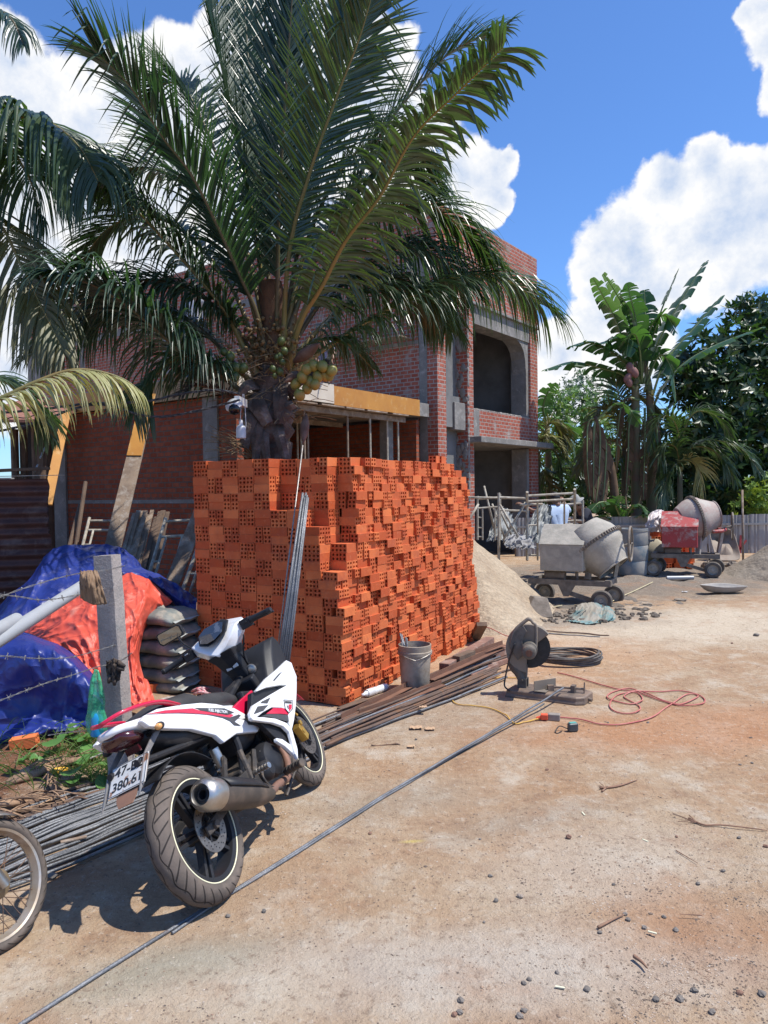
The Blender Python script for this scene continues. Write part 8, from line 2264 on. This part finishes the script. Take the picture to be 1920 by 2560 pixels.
# leg shields
YS = -.205
W1 = [(1080, 625), (1150, 540), (1225, 478), (1290, 415), (1325, 432), (1340, 475), (1362, 530), (1360, 600), (1300, 588), (1260, 585), (1150, 605), (1090, 630)]
W2 = [(1300, 585), (1362, 560), (1361, 640), (1357, 720), (1344, 830), (1326, 908), (1312, 850), (1300, 760), (1260, 745), (1190, 742), (1130, 775), (1080, 815), (1050, 826), (1040, 778), (1062, 725), (1170, 658), (1240, 618)]
W3 = [(1045, 808), (1130, 808), (1215, 818), (1290, 848), (1330, 895), (1348, 960), (1368, 1030), (1372, 1098), (1352, 1060), (1332, 985), (1312, 915), (1270, 872), (1200, 848), (1060, 830)]
W4 = [(1220, 952), (1262, 960), (1320, 1000), (1350, 1040), (1372, 1100), (1330, 1055), (1280, 1010), (1225, 975)]
DK = [(1050, 640), (1160, 600), (1300, 560), (1355, 700), (1330, 895), (1370, 1080), (1330, 1050), (1280, 1000), (1200, 940), (1110, 850), (1045, 822)]
for nm, W_, yy in (('leg_shield', W1, YS), ('leg_shield', W2, YS - .003), ('leg_shield', W3, YS - .006), ('leg_shield', W4, YS + .01)):
    both(nm, BWHT, [r2p(x, y, yy) for x, y in W_], .022, bevel=.005)
both('inner_shield', BBLK, [r2p(x, y, YS + .025) for x, y in DK], .03, bevel=.004)
decal('red_stripe', BRED, ((1150, 786), (1200, 746), (1312, 750), (1316, 792), (1250, 786)), YS - .0015, .003)
decal('vent_blade', BDEC, ((1175, 780), (1250, 790), (1320, 796), (1322, 838), (1280, 836), (1170, 806), (1110, 805)), YS + .001, .003)
decal('vent_blade', BDEC, ((1090, 735), (1165, 725), (1130, 765), (1062, 790)), YS - .0045, .004)
decal('vent_blade', BDEC, ((1120, 700), (1180, 672), (1158, 715), (1108, 712)), YS - .0045, .004)
decal('crest', BBLK, ((1270, 688), (1332, 692), (1334, 752), (1306, 784), (1280, 752)), YS - .0055, .002)
decal('crest', BWHT, ((1275, 694), (1328, 697), (1329, 750), (1306, 777), (1284, 750)), YS - .0065, .001)
decal('crest', BRED, ((1305, 722), (1326, 722), (1326, 748), (1306, 772)), YS - .0075, .001)
decal('crest', BDEC, ((1278, 697), (1325, 700), (1325, 716), (1280, 714)), YS - .0075, .001)
tx = r2p(1300, 742, YS - .0085); lettering('15', .026, BDEC, bike, 'lettering', tx, (R_(90), 0, 0), shear=.1)
decal('wing_line', BDEC, ((1195, 556), (1235, 510), (1262, 492), (1240, 520), (1205, 560)), YS - .0008, .001)
both('centre_trim', BRED, [r2p(x, y, -.12) for x, y in ((915, 745), (960, 700), (1050, 620), (1075, 660), (1075, 700), (1040, 780), (1035, 825), (960, 790))], .02, bevel=.005)
part('centre_body', BBLK, lambda m: m.loft([sec(x, hw, z0, z1) for x, hw, z0, z1 in ((.50, .09, .46, .70), (.62, .085, .44, .68), (.74, .08, .44, .66), (.86, .085, .44, .66), (.96, .11, .44, .72), (1.06, .13, .46, .80), (1.14, .13, .50, .86), (1.20, .09, .56, .82))]), smooth='all')
# inner cowl with ignition
part('inner_cowl', BBLK, lambda m: m.loft([[Vector((x + dx, y, z)) for x, z in ((1.13, .885), (1.08, .84), (1.03, .785), (.965, .70), (.90, .61), (1.0, .57), (1.12, .66), (1.20, .76), (1.21, .86), (1.17, .905))] for y, dx in ((-.185, .05), (-.15, .0), (-.09, -.01), (0, -.035), (.09, -.01), (.15, .0), (.185, .05))]), smooth=True, bevel=.008)
kc = Vector((1.03, -.075, .792))
part('ignition', CHR, lambda m: (m.lathe([(.0, -.006), (.012, -.006), (.022, -.002), (.022, .01), (0, .01)], 18, kc + Vector((-.035, 0, 0)), 'X'), m.lathe([(.024, -.004), (.030, -.002), (.030, .012)], 18, kc + Vector((-.035, 0, 0)), 'X')), smooth=True)
# steering: bars, cover, fork, mudguard
HB = Vector((.985, 0, 1.025))
part('handlebar', BBLK, lambda m: m.tube([HB + Vector(p) for p in ((-.06, -.36, .0), (-.02, -.20, .01), (0, -.10, 0), (0, .10, 0), (-.02, .20, .01), (-.06, .36, .0))], .011, 10), steer=True, smooth='all')
for s in (-1, 1):
    part('grip', BBLK, lambda m: m.tube([HB + Vector((-.032, s * .235, .008)), HB + Vector((-.036, s * .25, .008)), HB + Vector((-.058, s * .35, .001)), HB + Vector((-.060, s * .355, .0)), HB + Vector((-.064, s * .375, 0))], [.022, .017, .0165, .02, .014], 14), steer=True, smooth=True)
    part('switch_box', BBLK, lambda m: (m.box(HB + Vector((-.024, s * .195, .005)), (.05, .06, .055)), m.tube([HB + Vector((.0, s * .17, .012)), HB + Vector((.05, s * .20, .0)), HB + Vector((.035, s * .35, -.012))], .006, 6), m.box(HB + Vector((-.05, s * .195, .012)), (.012, .03, .012))), steer=True, bevel=.008)
part('switch_button', WH, lambda m: (m.box(HB + Vector((-.052, .20, .018)), (.004, .02, .01))), steer=True)
part('handlebar_cover', BWHT, lambda m: m.loft([[HB + Vector(p) * 1.12 for p in r_] for r_ in (
    [(-.10, -.05, -.045), (-.115, 0, -.075), (-.10, .05, -.045), (-.075, .10, -.005), (-.05, .135, .03), (-.04, .0, .02), (-.05, -.135, .03), (-.075, -.10, -.005)],
    [(-.06, -.07, -.075), (-.07, 0, -.10), (-.06, .07, -.075), (-.03, .14, -.02), (.0, .165, .035), (.02, .0, .07), (.0, -.165, .035), (-.03, -.14, -.02)],
    [(.02, -.07, -.08), (.02, 0, -.10), (.02, .07, -.08), (.05, .12, -.02), (.075, .13, .05), (.09, 0, .095), (.075, -.13, .05), (.05, -.12, -.02)],
    [(.07, -.05, -.06), (.07, 0, -.07), (.07, .05, -.06), (.09, .08, -.01), (.10, .08, .04), (.11, 0, .07), (.10, -.08, .04), (.09, -.08, -.01)])]), steer=True, smooth=True, bevel=.006)
sp_ = part('speedometer', BBLK, lambda m: m.loft([[HB + Vector((-.070 + x * .9 + k_, y, z + .034 + x * .75)) for x, y, z in ((-.055, -.03, 0), (-.055, .03, 0), (-.02, .09, 0), (.05, .105, 0), (.085, .06, .0), (.085, -.06, .0), (.05, -.105, 0), (-.02, -.09, 0))] for k_ in (.02, -.004)]), steer=True, bevel=.005)
part('dial_glass', mat('dial_glass', (0.03, 0.035, 0.045), (0.10, 0.11, 0.13), .08, scale=18, lo=.55, hi=.6, coat=1.), lambda m: m.loft([[HB + Vector((-.070 + x * .75 + k_, y * .82, .042 + x * .66)) for x, y in ((-.05, -.03), (-.05, .03), (-.02, .09), (.05, .10), (.08, .055), (.08, -.055), (.05, -.10), (-.02, -.09))] for k_ in (-.012, -.014)]), parent=sp_, steer=True)
part('head_stem', BBLK, lambda m: m.loft([[HSP + SAX * s_ + Vector((x * k_, y * k_, 0)) for x, y in ((-.05, -.055), (-.06, 0), (-.05, .055), (.04, .07), (.07, 0), (.04, -.07))] for s_, k_ in ((-.10, 1.0), (.02, .95), (.12, 1.2), (.17, 1.5))]), steer=True, bevel=.01)
part('cable_clip', WH, lambda m: (m.box(HSP + SAX * .06 + Vector((-.058, -.028, 0)), (.008, .034, .022)), m.box(HSP + SAX * .06 + Vector((-.058, .014, 0)), (.008, .034, .022))), steer=True, bevel=.003)
mr = part('mirror', BBLK, lambda m: (m.tube(bez([HB + Vector((-.01, .17, .03)), HB + Vector((.02, .22, .09)), HB + Vector((.06, .25, .14))], 10), .006, 7), m.loft([[HB + Vector((x + .07, .29 + .085 * cy, .175 + .04 * cz)) for cy, cz in ((-1, -.6), (-.9, -1), (.8, -1), (1, -.5), (.95, .8), (.8, 1), (-.85, .8), (-1, .5))] for x in (-.012, .012)])), steer=True, bevel=.004)
part('mirror_glass', mat('mirror_glass', (0.25, 0.27, 0.28), None, .03, metal=1.), lambda m: m.prism([HB + Vector((.057, .29 + .075 * cy, .175 + .033 * cz)) for cy, cz in ((-1, -.6), (-.9, -1), (.8, -1), (1, -.5), (.95, .8), (.8, 1), (-.85, .8), (-1, .5))], (-.001, 0, 0)), parent=mr, steer=True)
for s in (-1, 1):
    part('fork_leg', BDRT, lambda m: (m.tube([(1.262 - .02, s * .075, .30), (1.262 - .10, s * .075, .48)], .024, 12), m.tube([(1.262 - .10, s * .075, .48), (1.262 - .19, s * .07, .66)], .016, 12)), steer=True, smooth=True)
part('front_caliper', GOLD, lambda m: (m.box((1.165, -.085, .325), (.05, .045, .10), Matrix.Rotation(-.4, 3, 'Y')), m.tube([(1.17, -.115, .375), (1.17, -.10, .375)], .016, 10), m.tube([(1.155, -.115, .33), (1.155, -.10, .33)], .016, 10), m.tube([(1.18, -.11, .42), (1.20, -.09, .44)], .008, 8)), steer=True, bevel=.006)
part('front_mudguard', BRED, lambda m: m.loft([[Vector((1.262 + .315 * math.cos(a_), s * w_, .288 + (.315 - .035 * abs(s) ** 3) * math.sin(a_))) for s, w_ in ((-1, .062), (-.7, .06), (-.3, .06), (.3, .06), (.7, .06), (1, .062))] for a_ in [R_(35 + 8 * i) for i in range(17)]], closed=False), steer=True, smooth='all', solid=.004)
part('brake_hose', BBLK, lambda m: m.tube(bez([(1.17, -.10, .40), (1.12, -.10, .52), (1.08, -.09, .66), (1.0, -.07, .85), (.93, -.16, .98)], 20), .005, 6), steer=True, smooth='all')

# second motorbike, only its rear wheel in view
g2 = G(18, 2378)
bk2 = thing('motorbike', 'second motorbike at the left edge of which mostly one dusty spoked front wheel shows', 'motorbike', (g2.x, g2.y, .004), (R_(-20), 0, R_(66)))
TYR2 = TYR
bk2.scale = (.87, .87, .87)
c2 = (0, 0, .285)
w2 = tyre(c2, .285, .088, .236, parent=bk2)
RIMS = mat('tan_steel_rim', (0.46, 0.36, 0.25), (0.55, 0.50, 0.44), .4, metal=.7, scale=9, dirt=(0.38, 0.24, 0.14), dscale=6)
m = LMB(); m.lathe([(.226, -.030), (.236, -.034), (.240, -.028), (.226, -.018), (.216, 0), (.226, .018), (.240, .028), (.236, .034), (.226, .030), (.212, .0), (.226, -.030)], 64, c2, 'Y'); m.build('rim', RIMS, w2, smooth=True)
for k in range(36):
    a_ = 2 * math.pi * k / 36; s = -1 if k % 2 else 1; off = .42 * (1 if (k // 2) % 2 else -1)
    m = LMB(); m.tube([(.042 * math.cos(a_ + off * 2), s * .032, .285 + .042 * math.sin(a_ + off * 2)), (.217 * math.cos(a_), s * .004, .285 + .217 * math.sin(a_))], .0019, 5); m.build('spoke', RBARR, w2)
m = LMB(); m.lathe([(0, -.045), (.03, -.045), (.05, -.04), (.05, -.03), (.03, -.02), (.03, .02), (.05, .03), (.075, .035), (.075, .05), (0, .055)], 28, c2, 'Y'); m.build('hub', RIMS, w2, smooth=True)
part2 = lambda n, mm, fn, **kw: (lambda m: (fn(m), m.build(n, mm, bk2, **kw))[1])(LMB())
_ = 0; CH2 = mat('worn_chrome', (0.42, 0.40, 0.37), (0.30, 0.27, 0.23), .35, metal=.8, scale=9, dirt=(0.34, 0.24, 0.16), dscale=9)
part2('hub_plate', mat('brassy_nut', (0.40, 0.30, 0.18), (0.3, 0.22, 0.14), .5, metal=.7), lambda m: (m.lathe([(0, -.062), (.02, -.062), (.05, -.052), (.066, -.046), (.066, -.034)], 24, c2, 'Y'), m.tube([(-.01, -.09, .285), (-.01, -.055, .285)], .013, 6), m.tube(bez([(-.03, -.075, .31), (-.07, -.08, .33), (-.09, -.07, .38)], 8), .006, 8), m.box((-.05, -.075, .26), (.05, .02, .02))), smooth=True)
for s in (-1, 1): part2('fork_leg', CH2, lambda m: (m.tube([(.01, s * .085, .27), (-.08, s * .085, .50)], .024, 12), m.tube([(-.08, s * .085, .50), (-.24, s * .08, .88)], .016, 12)), smooth=True)
part2('mudguard', CH2, lambda m: m.loft([[Vector((-.005 - .315 * math.cos(a_), s * .055, .285 + (.315 - .03 * abs(s) ** 2) * math.sin(a_))) for s in (-1, -.5, 0, .5, 1)] for a_ in [R_(28 + 8 * i) for i in range(13)]], closed=False), smooth='all', solid=.003)
part2('mudguard_stay', CH2, lambda m: (m.bar((-.02, -.075, .30), (-.20, -.058, .50), .004, .03, (1, 0, 1)),))
part2('frame_tube', BBLK, lambda m: (m.tube(bez([(-.24, 0, .86), (-.45, 0, .45), (-.75, 0, .38), (-1.0, 0, .60), (-1.4, 0, .66)], 16), .03, 8), m.box((-.72, 0, .33), (.34, .2, .2))), smooth=True)
part2('seat', SEAT, lambda m: m.loft([sec(x, hw, z0, z1) for x, hw, z0, z1 in ((-1.45, .08, .70, .76), (-1.2, .11, .68, .77), (-.9, .11, .66, .75), (-.7, .08, .66, .72))]), smooth='all')
w3 = tyre((-1.22, 0, .285), .285, .085, .236, parent=bk2)
m = LMB(); m.lathe([(.226, -.026), (.240, -.028), (.216, 0), (.240, .028), (.226, .026), (.212, .0), (.226, -.026)], 48, (-1.22, 0, .285), 'Y'); m.build('rim', RIMS, w3, smooth=True)
part2('handlebar', BBLK, lambda m: m.tube(bez([(-.36, -.34, .97), (-.27, -.15, 1.0), (-.24, 0, .90), (-.27, .15, 1.0), (-.36, .34, .97)], 20), .012, 8), smooth='all')
